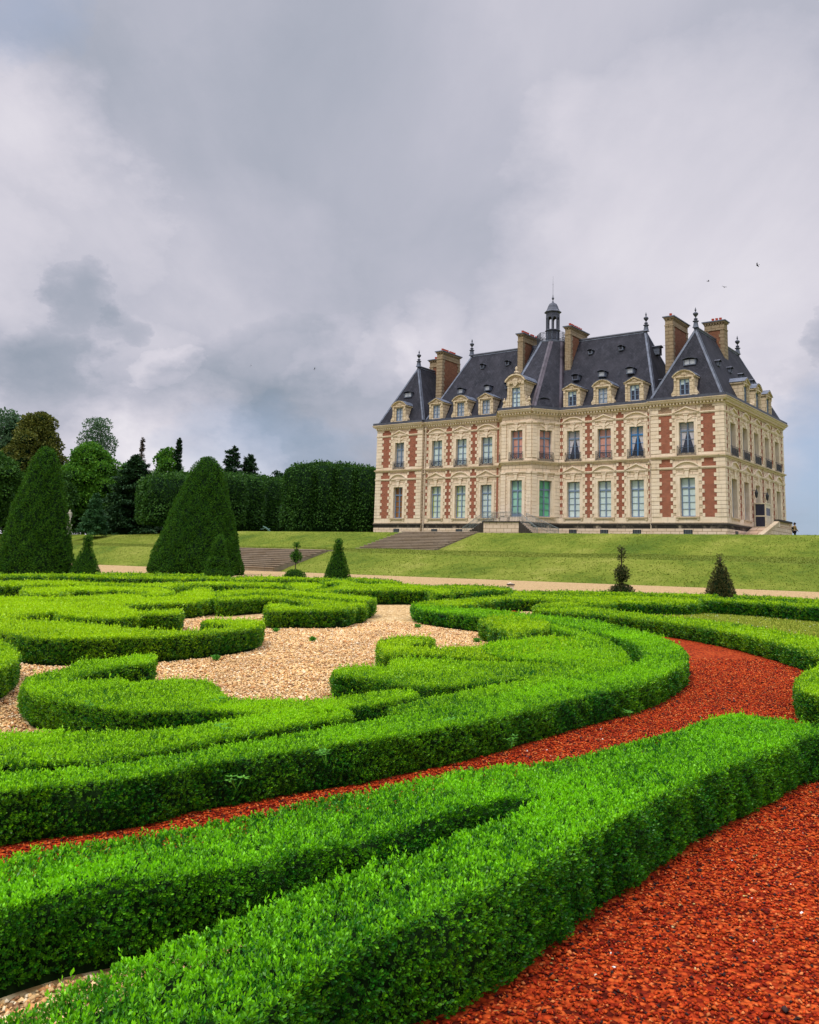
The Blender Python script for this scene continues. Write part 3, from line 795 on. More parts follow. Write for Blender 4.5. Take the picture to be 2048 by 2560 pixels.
    ('narrow box hedge strip ending in a square dark end, behind the horseshoe hedge', 0.410, [(-4.97,23.7),(-4.94,25.29),(-4.66,26.56),(-4.16,26.8),(-3.49,26.13),(-2.97,25.82),(-2.4,25.33),(-1.64,24.26),(-1.12,23.64),(-0.75,23.06),(-0.72,22.06),(-1.05,21.58),(-1.49,22.1),(-2.15,22.75),(-2.75,23.48),(-3.43,24.24),(-3.91,24.17),(-4.24,23.36),(-4.56,22.61)], 0.20),
    ('broad box hedge with a long dark front, between horseshoe hedge and pointed tip', 0.420, [(-2.93,32.11),(-2.97,33.36),(-2.63,34.98),(-2.22,36.79),(-1.88,32.72),(-1.08,31.15),(-0.62,33.44),(-0.15,33.46),(0.41,32.53),(1.01,30.83),(1.42,29.07),(1.52,27.54),(1.43,26.25),(0.89,25.87),(0.85,27.74),(0.31,27.84),(-0.21,27.77),(-0.94,27.42),(-1.67,27.25),(-2.0,26.76),(-2.18,25.57),(-2.25,25.17),(-2.57,25.4),(-2.78,26.89),(-2.46,27.48),(-2.23,28.79),(-2.21,31.1),(-2.47,32.37)], 0.10),
    ('brown-tinged box hedge along the beige gravel walk, beside a small stone post', 0.400, [(0.71,31.38),(1.45,32.89),(2.12,33.6),(2.99,33.22),(3.42,32.2),(3.68,31.27),(3.5,29.55),(3.2,29.42),(2.47,28.73),(1.98,27.84),(1.52,27.47),(1.41,28.26),(0.97,28.75)], -0.35),
    ('small ring of box hedge beside the trimmed cone with a ball top', 0.380, [(-2.38,39.42),(-2.08,40.76),(-1.39,39.74),(-0.7,37.79),(-0.23,35.94),(-0.15,34.35),(-0.55,34.65),(-0.95,35.52),(-1.59,37.22),(-2.03,37.91),(-1.99,34.62),(-2.23,36.2)], -0.05),
    ('thin outermost box hedge row edging the gravel walk, middle stretch left of the slender topiary', 0.360, [(4.46,30.23),(5.84,31.14),(7.15,31.4),(8.27,30.36),(9.41,30.53),(10.49,30.11),(9.87,28.33),(8.84,28.69),(7.78,28.54),(6.71,29.44),(5.48,29.22),(4.19,28.41)], -0.30),
    ('thin outermost box hedge row edging the gravel walk, right of the brownish cone topiary', 0.360, [(11.19,30.11),(12.38,29.49),(12.98,28.01),(13.79,25.96),(14.23,23.8),(13.46,22.52),(12.98,24.43),(12.16,26.23),(11.55,27.52),(10.52,28.32)], -0.35),
    ('straight box hedge along the back of the daisy lawn on the right', 0.400, [(9.02,27.23),(10.01,26.68),(10.68,25.44),(11.36,24.52),(11.97,22.54),(12.46,20.85),(11.69,19.57),(11.25,21.19),(10.62,22.92),(10.04,23.92),(9.38,25.01),(8.44,25.49)], -0.25),
    ('long thin box hedge stretching in front of the two great yew cones', 0.380, [(-17.67,34.15),(-15.84,35.16),(-15.1,37.18),(-13.66,37.78),(-11.67,36.83),(-9.77,37.1),(-7.62,38.78),(-7.08,36.2),(-9.14,34.73),(-10.92,34.49),(-12.6,34.87),(-13.94,34.36),(-14.7,32.65),(-16.25,31.43)], -0.05),
    ('short thin box hedge row between the two great yew cones, nearest the walk', 0.360, [(-13.49,39.53),(-13.15,41.44),(-11.32,41.53),(-9.26,41.03),(-8.73,38.69),(-10.66,39.13),(-12.2,38.5),(-12.74,37.37)], -0.05),
    ('far left box hedge band with a dark front face, behind the yellowish rounded band', 0.390, [(-14.61,28.3),(-12.89,28.67),(-12.53,29.3),(-12.15,29.97),(-11.38,30.06),(-10.48,29.45),(-9.2,29.11),(-8.34,28.9),(-7.66,30.81),(-7.0,32.04),(-5.97,32.68),(-4.41,31.94),(-3.96,30.66),(-4.03,29.22),(-5.45,29.83),(-6.53,29.94),(-6.93,28.33),(-6.91,26.79),(-7.65,27.3),(-8.74,27.65),(-9.75,27.41),(-10.65,26.89),(-11.17,26.28),(-11.57,25.75),(-12.78,24.78)], 0.40),
    ('yellowish tipped rounded box hedge band, middle of the far left scrolls', 0.390, [(-10.27,24.25),(-10.43,25.22),(-9.97,25.76),(-9.46,26.62),(-8.77,27.0),(-7.69,26.67),(-6.98,26.18),(-6.39,24.89),(-6.03,23.42),(-6.13,22.35),(-6.5,22.39),(-6.74,23.78),(-7.38,24.42),(-8.28,24.23),(-8.93,23.92),(-8.5,22.54),(-8.87,21.96),(-9.34,22.16)], 0.75),
    ('thin arched box hedge at the foot of the slender balled topiary, far middle', 0.380, [(-6.85,35.29),(-6.87,37.5),(-6.86,39.38),(-5.36,39.87),(-4.39,39.31),(-3.48,39.34),(-2.53,37.67),(-2.19,36.3),(-2.21,33.09),(-2.78,31.97),(-3.21,34.24),(-2.42,36.16),(-3.52,37.56),(-4.92,36.61),(-5.85,35.45),(-6.23,33.27)], 0.30),
    ('small block of box hedge in the far middle between thin rows', 0.390, [(-3.93,30.32),(-4.0,32.6),(-3.28,33.45),(-2.87,32.03),(-2.62,29.62),(-2.71,27.72),(-3.29,27.44)], 0.50),
]


def chaikin(p, n=2):
    for _ in range(n):
        q = []
        for i in range(len(p)):
            a, b = p[i], p[(i + 1) % len(p)]
            q.append((a[0] * .78 + b[0] * .22, a[1] * .78 + b[1] * .22))
            q.append((a[0] * .22 + b[0] * .78, a[1] * .22 + b[1] * .78))
        p = q
    return p

HP = [(lab, h, chaikin(pts), tone) for lab, h, pts, tone in HEDGES]

def stones_in(poly, n, rng_xy, size, cols, mat='loose', name='loose_gravel', avoid=True, lod=0.0):
    x = RNG.uniform(rng_xy[0], rng_xy[1], n); y = RNG.uniform(rng_xy[2], rng_xy[3], n)
    k = in_poly(x, y, poly)
    # inside the picture only
    k &= (np.abs(x) < y * .50 + .6)
    x, y = x[k], y[k]
    if name == 'loose_pebbles':
        ins = in_poly(x, y, RED_POLY); x, y = x[~ins], y[~ins]
    if avoid:
        for _, _, p, _ in HP:
            ins = in_poly(x, y, p)
            x, y = x[~ins], y[~ins]
    sz = RNG.uniform(size[0], size[1], len(x)) * (1 + lod * y)
    big = RNG.random(len(x)) < .02
    sz[big] *= 1.9
    z = gz(x, y) + (.012 if name == 'loose_gravel' else -.02) + sz * .40
    return stones(name, np.stack([x, y, z], 1), sz, mat, cols)

red_cols = np.array([(.40, .040, .008), (.47, .056, .010), (.32, .027, .006), (.17, .012, .005), (.52, .075, .012), (.56, .11, .02), (.07, .009, .006), (.42, .045, .008), (.27, .020, .006), (.04, .022, .02), (.34, .032, .007), (.12, .010, .006), (.58, .17, .05)]) * 1.12
tag(stones_in(RED_POLY, 330000, (-3.0, 6.4, 2.2, 14.5), (.0055, .0115), red_cols, lod=.035), 'loose crushed red brick chips covering the path', 'gravel', kind='stuff')
beige_cols = np.array([(.70, .44, .18), (.76, .53, .26), (.60, .33, .12), (.82, .66, .42), (.50, .24, .09), (.66, .43, .20), (.74, .48, .21), (.35, .19, .09), (.72, .46, .20)]) * 1.13
tag(stones_in(PARTERRE, 180000, (-6, 3.0, 2.5, 21), (.012, .022), beige_cols, lod=.02, name='loose_pebbles'), 'pale beige pebbles between the hedge scrolls', 'gravel', kind='stuff')
tag(stones_in(PARTERRE, 9000, (-2.0, -.5, 2.4, 4.3), (.010, .020), beige_cols, name='loose_pebbles'), 'pale pebbles in the wedge between the arms of the nearest hedge', 'gravel', kind='stuff')
def litter():
    x = RNG.uniform(-2, 5, 900); y = RNG.uniform(2.6, 13, 900)
    k = in_poly(x, y, RED_POLY); x, y = x[k], y[k]
    for _, _, p, _ in HP:
        ins = in_poly(x, y, p); x, y = x[~ins], y[~ins]
    n = len(x); a = RNG.uniform(0, 6.28, n)
    d = norm(np.stack([np.cos(a), np.sin(a), RNG.uniform(-.1, .25, n)], 1))
    V = leaf_quads(np.stack([x, y, gz(x, y) + .022], 1), d, norm(np.stack([-np.sin(a), np.cos(a), RNG.normal(0, .2, n)], 1)), RNG.uniform(.012, .028, n), RNG.uniform(.006, .012, n))
    o = leaf_mesh('leaf_litter', V, RNG.random(n), RNG.random(n), 'dry_leaf')
    tag(o, 'dry fallen box leaves lying on the red gravel', 'leaf litter', kind='stuff')
M['dry_leaf'] = leaf_mat('dry_fallen_leaves', (0.10, 0.05, 0.02), (0.28, 0.16, 0.05), (0.50, 0.40, 0.12), 0.8, 0.1)
litter()
def pale_bits():
    x = RNG.uniform(.3, 4.2, 170); y = RNG.uniform(3, 12, 170)
    k = in_poly(x, y, RED_POLY); x, y = x[k], y[k]
    sz = RNG.uniform(.008, .019, len(x))
    o = stones('pale_pebbles', np.stack([x, y, gz(x, y) + .012], 1), sz, 'loose', np.array([(.75, .66, .5), (.8, .75, .68), (.65, .45, .2), (.3, .3, .3)]))
    tag(o, 'pale pebbles strewn over the red gravel', 'pebbles', kind='stuff')
pale_bits()

# ------------------------------------------------------------------ box hedges
LOD = 0.0022
def wave(x, y, s=1.0):
    return (np.sin(x * 2.1 * s + y * 1.3) + np.sin(y * 2.9 * s - x * 1.7 + 2) + np.sin((x + y) * 5.1 * s + 1) * .6 + np.sin((x - y) * 7.3 * s) * .5) / 3.1

def hedge_h(h, x):
    # the forked hedge grows taller towards its right end
    return h + 0 * x if h > 0 else np.interp(x, (-1.5, -1.1, -.6, -.2, .3, .5, .8, 1.9, 2.9), (.31, .33, .31, .33, .42, .405, .385, .384, .356))

def make_hedge(label, h0, poly, tone):
    h = h0 if h0 > 0 else .40
    P = np.array(poly)
    area2 = np.dot(P[:, 0], np.roll(P[:, 1], -1)) - np.dot(P[:, 1], np.roll(P[:, 0], -1))
    if area2 < 0:
        P = P[::-1]
    n = len(P)
    nxt = np.roll(P, -1, 0)
    e = nxt - P
    el = np.linalg.norm(e, axis=1)
    nrm = np.stack([e[:, 1], -e[:, 0]], 1) / np.maximum(el, 1e-6)[:, None]
    vn = nrm + np.roll(nrm, 1, 0)
    vn /= np.maximum(np.linalg.norm(vn, axis=1, keepdims=True), .3)
    inset = .05
    Q = P - vn * inset
    # core block
    cv = []; cf = []
    g = gz(Q[:, 0], Q[:, 1])
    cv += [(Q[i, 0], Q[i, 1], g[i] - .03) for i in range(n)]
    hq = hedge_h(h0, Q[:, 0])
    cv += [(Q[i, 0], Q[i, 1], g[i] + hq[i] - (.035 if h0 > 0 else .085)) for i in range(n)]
    for i in range(n):
        j = (i + 1) % n
        cf.append((i, j, n + j, n + i))
    for t in tessellate_polygon([[Vector((q[0], q[1], 0)) for q in Q]]):
        cf.append(tuple(n + k for k in t))
    A = abs(area2) / 2
    per = el.sum()
    allV = []; allR = []; allY = []
    # ---- top
    mn, mx = P.min(0), P.max(0)
    bb = (mx - mn).prod()
    dens_max = 6.0
    D0 = max(2.2, np.sqrt((P ** 2).sum(1).min()))
    Lmin = max(.0172, LOD * D0)
    k = 6 if D0 < 9 else 4
    dens = 7.4 / Lmin ** 2 / k
    N = int(bb * dens)
    if N > 1500000: N = 1500000
    x = RNG.uniform(mn[0], mx[0], N); y = RNG.uniform(mn[1], mx[1], N)
    ins = in_poly(x, y, P)
    x, y = x[ins], y[ins]
    D = np.sqrt(x * x + y * y)
    L = np.maximum(.0172, LOD * D)
    keep = RNG.random(len(x)) < (Lmin / L) ** 2
    x, y, L = x[keep], y[keep], L[keep]
    w = wave(x, y)
    clump = np.sin(x * 31 + np.sin(y * 23) * 2) * np.sin(y * 29 + np.sin(x * 19) * 2)
    z = gz(x, y) + hedge_h(h0, x) - .03 + w * .014 + clump * .010 + RNG.normal(0, .008, len(x))
    z = z - np.maximum(L - .022, 0) * 1.5
    S = norm(np.stack([RNG.normal(0, .38, len(x)), RNG.normal(0, .38, len(x)), np.ones(len(x))], 1))
    V, idx = sprigs(np.stack([x, y, z], 1), S, L, k)
    tallr = RNG.random(len(x))
    young_lit = np.clip(.51 + .30 * w + .42 * tone + .30 * clump - .30 * np.clip(np.sin(x * 1.9 + np.sin(y * 1.1) * 2) * np.sin(y * 2.3 + np.sin(x * 1.3) * 2) - .45, 0, 1) + RNG.normal(0, .20, len(x)), .02, 1)  # new growth, pushed brighter so the top light sits in the leaf colour
    allV.append(V); allR.append(np.clip(RNG.random(len(idx)) * .6 + .4, 0, 1)); allY.append(np.clip(young_lit[idx] * RNG.uniform(.75, 1.15, len(idx)) * sprigs.tip * 1.1, 0, 1))
    # ---- taller stray shoots
    ns = int(len(x) * .035)
    if ns:
        q = RNG.integers(0, len(x), ns)
        V, idx = sprigs(np.stack([x[q], y[q], z[q] + L[q] * .6], 1), S[q], np.minimum(L[q], .035) * 1.15, 6, .6, 2.6)
        allV.append(V); allR.append(np.ones(len(idx))); allY.append(np.clip(RNG.normal(.75 + .2 * tone, .15, len(idx)), 0, 1))
    # ---- sides
    Ns = int(per * h * dens * 1.0)
    cum = np.concatenate([[0], np.cumsum(el)])
    t = RNG.uniform(0, per, Ns)
    i = np.clip(np.searchsorted(cum, t) - 1, 0, n - 1)
    f = ((t - cum[i]) / np.maximum(el[i], 1e-6))[:, None]
    XY = P[i] + e[i] * f
    N2 = norm(vn[i] * (1 - f) + vn[(i + 1) % n] * f)
    zz = RNG.random(Ns) ** .9
    D = np.sqrt((XY ** 2).sum(1))
    L = np.maximum(.0172, LOD * D)
    keep = RNG.random(Ns) < (Lmin / L) ** 2
    XY, N2, zz, L = XY[keep], N2[keep], zz[keep], L[keep]
    m = len(zz)
    tt = t[keep]
    bulge = .011 * np.sin(tt * 6.1 + np.sin(tt * 2.3) * 2.5) + .010 * np.sin(zz * 9 + np.sin(tt * 7.7) * 3) + .009 * np.sin(tt * 17.3 + zz * 5 + np.sin(tt * 3.1) * 4) - .035 * np.clip((.16 - zz) / .16, 0, 1) - .02 * np.clip((zz - .93) / .07, 0, 1)
    depth = RNG.normal(0, .008, m) - .018 + bulge
    Pz = gz(XY[:, 0], XY[:, 1]) + zz * (hedge_h(h0, XY[:, 0]) - .012)
    Pp = np.stack([XY[:, 0] + N2[:, 0] * depth, XY[:, 1] + N2[:, 1] * depth, Pz], 1)
    S = norm(np.stack([N2[:, 0] * .75 + RNG.normal(0, .3, m), N2[:, 1] * .75 + RNG.normal(0, .3, m), RNG.uniform(.15, .95, m)], 1))
    V, idx = sprigs(Pp, S, L, k)
    allV.append(V)
    young_lit = np.clip(.13 + .10 * tone + .32 * np.clip((zz - .7) / .3, 0, 1) * RNG.random(m) + RNG.normal(0, .11, m) + .07 * np.sin(tt * 5.3 + np.sin(tt * 1.7) * 3), 0, 1)  # less new growth here, with the shade of the sides painted in too
    allR.append(np.clip(RNG.random(len(idx)) * .5 + .55 * sprigs.tip - .1, 0, 1)); allY.append(np.clip(young_lit[idx] * sprigs.tip * 1.15, 0, 1))
    V = np.concatenate(allV); R = np.concatenate(allR); Yy = np.concatenate(allY)
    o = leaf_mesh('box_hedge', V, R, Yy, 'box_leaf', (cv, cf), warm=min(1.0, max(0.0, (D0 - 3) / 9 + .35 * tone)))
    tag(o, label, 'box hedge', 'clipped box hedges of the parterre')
    return len(R)

tot = 0
for a in HP:
    tot += make_hedge(*a)
print('hedge leaves', tot)

# ------------------------------------------------------------------ weeds growing through the hedges
def weed(x, y, z, sc, label, kind=0):
    P = []; S = []
    V = []
    n = 5 + kind
    base = np.array([x, y, z])
    st = []
    for i in range(4):
        a = RNG.uniform(0, 6.28)
        top = base + np.array([math.cos(a) * .05 * sc, math.sin(a) * .05 * sc, sc * RNG.uniform(.05, .12)])
        for j in range(n):
            b = a + j * 2 * math.pi / n
            d = np.array([math.cos(b), math.sin(b), RNG.uniform(-.1, .35)]); d /= np.linalg.norm(d)
            sdv = np.cross(d, (0, 0, 1)); sdv /= np.linalg.norm(sdv)
            V.append(leaf_quads(top[None], d[None], sdv[None], np.array([.055 * sc]), np.array([.022 * sc])))
        d = (top - base); L_ = np.linalg.norm(d); d = d / L_
        sdv = np.cross(d, (0.3, 1, 0)); sdv /= np.linalg.norm(sdv)
        V.append(leaf_quads(base[None], d[None], sdv[None], np.array([L_ * 1.05]), np.array([.006])))
    V = np.concatenate(V)
    nl = len(V) // 4
    o = leaf_mesh('weed', V, RNG.random(nl), RNG.uniform(.3, .9, nl), 'weed_leaf')
    tag(o, label, 'weed', 'weeds growing through the hedges')
for i, (x, y, hh, sc, lab) in enumerate(WEEDS):
    weed(x, y, float(gz(x, y)) + hh, sc, lab, i % 2)

# small tufts on the beige gravel
for (x, y, lab) in TUFTS:
    n = 60
    P = np.stack([x + RNG.normal(0, .018, n), y + RNG.normal(0, .018, n), np.full(n, float(gz(x, y)))], 1)
    S = norm(np.stack([RNG.normal(0, .6, n), RNG.normal(0, .6, n), np.ones(n)], 1))
    V, idx = sprigs(P, S, np.full(n, .045), 2)
    o = leaf_mesh('grass_tuft', V, RNG.random(len(idx)), RNG.uniform(.2, .7, len(idx)), 'weed_leaf')
    tag(o, lab, 'grass tuft', 'tufts on the gravel')

# ------------------------------------------------------------------ lawn blades and daisies near the right edge
def lawn_detail():
    x = RNG.uniform(3.5, 14, 160000); y = RNG.uniform(11, 27, 160000)
    k = in_poly(x, y, LAWN_POLY) & (x < y * .5 + .5)
    x, y = x[k], y[k]
    for _, _, p, _ in HP:
        ins = in_poly(x, y, p); x, y = x[~ins], y[~ins]
    n = len(x)
    a = RNG.uniform(0, 6.28, n)
    d = norm(np.stack([np.cos(a) * .5, np.sin(a) * .5, np.full(n, .8)], 1))
    sd_ = np.stack([-np.sin(a), np.cos(a), np.zeros(n)], 1)
    V = leaf_quads(np.stack([x, y, gz(x, y) + .015], 1), d, sd_, RNG.uniform(.03, .07, n), np.full(n, .018))
    o = leaf_mesh('lawn_grass', V, RNG.random(n), RNG.uniform(0, 1, n), 'lawn_leaf')
    tag(o, 'short yellow-green grass blades of the daisy lawn', 'grass', kind='stuff')
    m = 420
    x = RNG.uniform(4, 13, m * 4); y = RNG.uniform(13, 26, m * 4)
    k = in_poly(x, y, LAWN_POLY); x, y = x[k][:m], y[k][:m]
    for _, _, p, _ in HP:
        ins = in_poly(x, y, p); x, y = x[~ins], y[~ins]
    tag(stones('daisies', np.stack([x, y, gz(x, y) + .06], 1), np.full(len(x), .016), 'loose', np.array([(.85, .84, .8), (.8, .8, .75), (.75, .6, .1)])), 'tiny white daisies scattered over the lawn', 'daisies', kind='stuff')
M['lawn_leaf'] = leaf_mat('lawn_blades', (0.12, 0.19, 0.012), (0.26, 0.34, 0.025), (0.44, 0.46, 0.06), 0.7, 0.3)
lawn_detail()

# ------------------------------------------------------------------ grass tufts roughening the terrace slopes
def slope_grass():
    n = 150000
    u = RNG.uniform(-75, 22, n); s = np.where(RNG.random(n) < .8, RNG.uniform(17, 41.3, n), RNG.uniform(12, 17, n))
    x = FX + u * UV_[0] - s * VV_[0]; y = FY + u * UV_[1] - s * VV_[1]
    k = (np.abs(x) < y * .5) & ~((u > -33) & (u < -20.6) & (s > 34.5)) & ~((u > -27.9) & (u < -17.8) & (s < 25) & (s > 16.4))
    x, y = x[k], y[k]
    n = len(x)
    a = RNG.uniform(0, 6.28, n)
    d = norm(np.stack([np.cos(a) * .9, np.sin(a) * .9, np.full(n, .8)], 1))
    sd_ = np.stack([-np.sin(a), np.cos(a), np.zeros(n)], 1)
    L = RNG.uniform(.04, .10, n)
    V = leaf_quads(np.stack([x, y, terr(x, y) - .02], 1), d, sd_, L, L * .8)
    o = leaf_mesh('slope_grass', V, RNG.random(n), RNG.uniform(0, 1, n) ** 2, 'slope_leaf')
    tag(o, 'mown grass covering the terrace slopes', 'grass', kind='stuff')
M['slope_leaf'] = leaf_mat('slope_blades', (0.070, 0.115, 0.010), (0.135, 0.180, 0.016), (0.27, 0.28, 0.05), 0.8, 0.35)
slope_grass()

# ------------------------------------------------------------------ topiary
def surf_leaves(fn, area, L, n_mul=1.0, k=3):
    """fn(n) -> P, N"""
    n = int(area * 6.0 / L ** 2 / k * n_mul)
    P, N = fn(n)
    S = norm(N * .8 + RNG.normal(0, .35, (n, 3)) + np.array([0, 0, .45]))
    return sprigs(P - N * L * .4, S, np.full(n, L), k)

def rev_fn(prof, cx, cy, z0, lean=(0, 0), rough=.03):
    """surface of revolution sampler; prof [(r,z)]"""
    pr = np.array(prof, float)
    seg = np.diff(pr, axis=0)
    ln = np.linalg.norm(seg, axis=1) * (pr[:-1, 0] + pr[1:, 0]) * math.pi
    cum = np.concatenate([[0], np.cumsum(ln)])
    def f(n):
        t = RNG.uniform(0, cum[-1], n)
        i = np.clip(np.searchsorted(cum, t) - 1, 0, len(seg) - 1)
        g = RNG.random(n)
        r0, r1 = pr[i, 0], pr[i + 1, 0]
        # area weighting along the segment
        g = np.where(np.abs(r1 - r0) < 1e-6, g, (np.sqrt(r0 ** 2 + g * (r1 ** 2 - r0 ** 2)) - r0) / np.where(np.abs(r1 - r0) < 1e-6, 1, r1 - r0))
        r = r0 + (r1 - r0) * g
        z = pr[i, 1] + seg[i, 1] * g
        a = RNG.uniform(0, 2 * math.pi, n)
        sgn = seg[i] / np.maximum(np.linalg.norm(seg[i], axis=1, keepdims=True), 1e-9)
        nr, nz = sgn[:, 1], -sgn[:, 0]
        N = np.stack([np.cos(a) * nr, np.sin(a) * nr, nz], 1)
        rr = r + rough * (np.sin(a * 5 + z * 2.3) + np.sin(a * 9 - z * 3.7 + 1) + .7 * np.sin(a * 17 + z * 6))
        P = np.stack([cx + lean[0] * (z - 0) + rr * np.cos(a), cy + lean[1] * z + rr * np.sin(a), z0 + z], 1)
        return P, N
    return f, cum[-1]

def rev_core(prof, cx, cy, z0, lean, shrink, seg=20):
    v = []; f = []
    for r, z in prof:
        r = max(r - shrink, .01)
        for i in range(seg):
            a = 2 * math.pi * i / seg
            v.append((cx + lean[0] * z + r * math.cos(a), cy + lean[1] * z + r * math.sin(a), z0 + z))
    for a in range(len(prof) - 1):
        for i in range(seg):
            j = (i + 1) % seg
            f.append((a * seg + i, a * seg + j, (a + 1) * seg + j, (a + 1) * seg + i))
    return v, f

def topiary(name, label, cat, x, y, parts, leaf, L, mat='yew_leaf', stem=None, group=None, lean=(0, 0), rough=.02):
    z0 = float(gz(x, y))
    rt = empty(name, (x, y, z0))
    tag(rt, label, cat, group)
    for pname, prof in parts:
        f, area = rev_fn(prof, 0, 0, 0, lean, rough)
        V, idx = surf_leaves(f, area, L)
        yv = np.clip(RNG.normal(.35, .25, len(idx)), 0, 1)
        leaf_mesh(pname, V, RNG.random(len(idx)), yv, mat, rev_core(prof, 0, 0, 0, lean, L * .7), rt, 'yew_core')
    if stem:
        mb = MB()
        tube(mb, (0, 0, -.05), (lean[0] * stem, lean[1] * stem, stem), .025, 'bark', 7)
        mb.build('stem', rt)
    return rt
def ball(z, r, n=8, e=1.0):
    return [(r * math.sin(math.pi * i / n) + .005, z - r * e * math.cos(math.pi * i / n)) for i in range(n + 1)]
GY = 'great clipped yew cones'
def great_cone(label, x, y, R, H, lean):
    k = H / 7.6
    prof = [(R * .97, 0), (R, .3 * k), (R * .93, 1.1 * k), (R * .83, 2.1 * k), (R * .705, 3.3 * k), (R * .57, 4.6 * k), (R * .445, 5.7 * k), (R * .34, 6.55 * k), (R * .24, 7.1 * k), (R * .14, 7.45 * k), (R * .05, 7.58 * k), (.01, 7.6 * k)]
    topiary('yew_cone', label, 'topiary', x, y, [('foliage', prof)], None, .10, group=GY, lean=lean, rough=.05)
great_cone('towering dark yew cone right of the two, with a rounded tip leaning slightly right', -12.93, 55.31, 2.82, 7.24, (.045, 0))
great_cone('towering dark yew cone cut by the left edge of the photo', -20.05, 48.41, 2.02, 6.87, (.012, 0))
topiary('small_topiary', 'small dark yew cone topped by a disc and a ball, beside the left great cone', 'topiary', -16.96, 47.63, [('cone', [(0.736, 0), (0.714, 0.129), (0.541, 0.606), (0.346, 1.082), (0.194, 1.429), (0.021, 1.494)]), ('disc', [(0.043, 1.494), (0.216, 1.558), (0.194, 1.732), (0.043, 1.775)]), ('ball', [(0.01, 1.732), (0.102, 1.758), (0.169, 1.829), (0.194, 1.927), (0.169, 2.024), (0.102, 2.095), (0.010, 2.121)])], None, .075, stem=1.91)
topiary('small_topiary', 'dark tiered yew with stacked bulging cones, in front of the right great cone', 'topiary', -10.22, 49.02, [('lower_tier', [(0.735, 0), (0.757, 0.222), (0.623, 0.445), (0.267, 0.601)]), ('middle_tier', [(0.311, 0.557), (0.534, 0.668), (0.490, 0.980), (0.311, 1.292), (0.178, 1.381)]), ('upper_tier', [(0.222, 1.336), (0.356, 1.470), (0.311, 1.782), (0.200, 2.049), (0.111, 2.205), (0.022, 2.272)])], None, .09, stem=2.18)
topiary('slender_topiary', 'slender topiary with a round bush base, bare stem and thin sprigs, before the lower steps', 'topiary', -5.36, 44.02, [('base_bush', [(0.440, 0), (0.500, 0.200), (0.440, 0.400), (0.240, 0.540), (0.040, 0.580)]), ('sprig', [(0.020, 0.940), (0.180, 1.100), (0.240, 1.280), (0.140, 1.460), (0.020, 1.580)]), ('tip', [(0.020, 1.700), (0.100, 1.780), (0.120, 1.860), (0.020, 1.940)])], None, .07, 'yew_leaf', stem=1.90)
topiary('small_topiary', 'neat yew cone with a disc and a ball on top, right of the lower steps', 'topiary', -3.61, 48.41, [('cone', [(0.660, 0), (0.660, 0.132), (0.484, 0.748), (0.330, 1.210), (0.220, 1.540), (0.022, 1.584)]), ('disc', [(0.044, 1.606), (0.220, 1.672), (0.198, 1.826), (0.066, 1.892)]), ('ball', [(0.01, 1.848), (0.098, 1.871), (0.162, 1.936), (0.186, 2.024), (0.162, 2.112), (0.098, 2.176), (0.010, 2.200)])], None, .075, stem=1.98)
topiary('slender_topiary', 'brownish topiary of a round base bush, an egg and a sparse spire on one stem', 'topiary', 7.57, 31.10, [('base_bush', [(0.292, 0), (0.385, 0.212), (0.372, 0.425), (0.212, 0.544), (0.026, 0.584)]), ('egg', [(0.013, 0.677), (0.159, 0.784), (0.225, 0.917), (0.199, 1.063), (0.106, 1.196), (0.013, 1.262)]), ('spire', [(0.026, 1.368), (0.053, 1.448), (0.079, 1.554), (0.039, 1.661), (0.079, 1.767), (0.066, 1.873), (0.013, 1.927)])], None, .07, 'yew_brown', stem=1.86)
topiary('small_topiary', 'brownish yew cone with a thin bare tip, at the right before the grass bank', 'topiary', 11.47, 32.39, [('cone', [(0.498, 0), (0.498, 0.193), (0.387, 0.581), (0.249, 0.968), (0.152, 1.217), (0.013, 1.259)]), ('collar', [(0.027, 1.286), (0.124, 1.342), (0.110, 1.397), (0.013, 1.439)]), ('tip', [(0.013, 1.466), (0.027, 1.536), (0.041, 1.646), (0.006, 1.702)])], None, .07, 'yew_brown', stem=1.63)


# ------------------------------------------------------------------ trees
def tree_leaf_cloud(blobs, L, cover, droop=0.0):
    P_ = []; N_ = []
    for (cx, cy, cz, rx, ry, rz) in blobs:
        A = 4 * math.pi * ((rx * ry + rx * rz + ry * rz) / 3)
        n = int(A * cover / (L * L * .26))
        d = norm(RNG.normal(size=(n, 3)))
        d[:, 2] = np.where((d[:, 2] < -.35) & (RNG.random(n) < .5), -d[:, 2], d[:, 2])
        rad = 1 - np.abs(RNG.normal(0, .16, n))
        rad *= 1 + .10 * np.sin(d[:, 0] * 7 + cx) * np.sin(d[:, 2] * 8 + cz) + .06 * np.sin(d[:, 1] * 15 + d[:, 2] * 11)
        P_.append(np.stack([cx + d[:, 0] * rx * rad, cy + d[:, 1] * ry * rad, cz + d[:, 2] * rz * rad], 1)); N_.append(d)
    P = np.concatenate(P_); N = np.concatenate(N_)
    n = len(P)
    dr = norm(N * .6 + RNG.normal(0, .55, (n, 3)) + np.array([0, 0, -droop]))
    sd_ = norm(np.cross(dr, RNG.normal(size=(n, 3))))
    ln = RNG.uniform(.6, 1.35, n) * L
    return leaf_quads(P, dr, sd_, ln, ln * .62), n

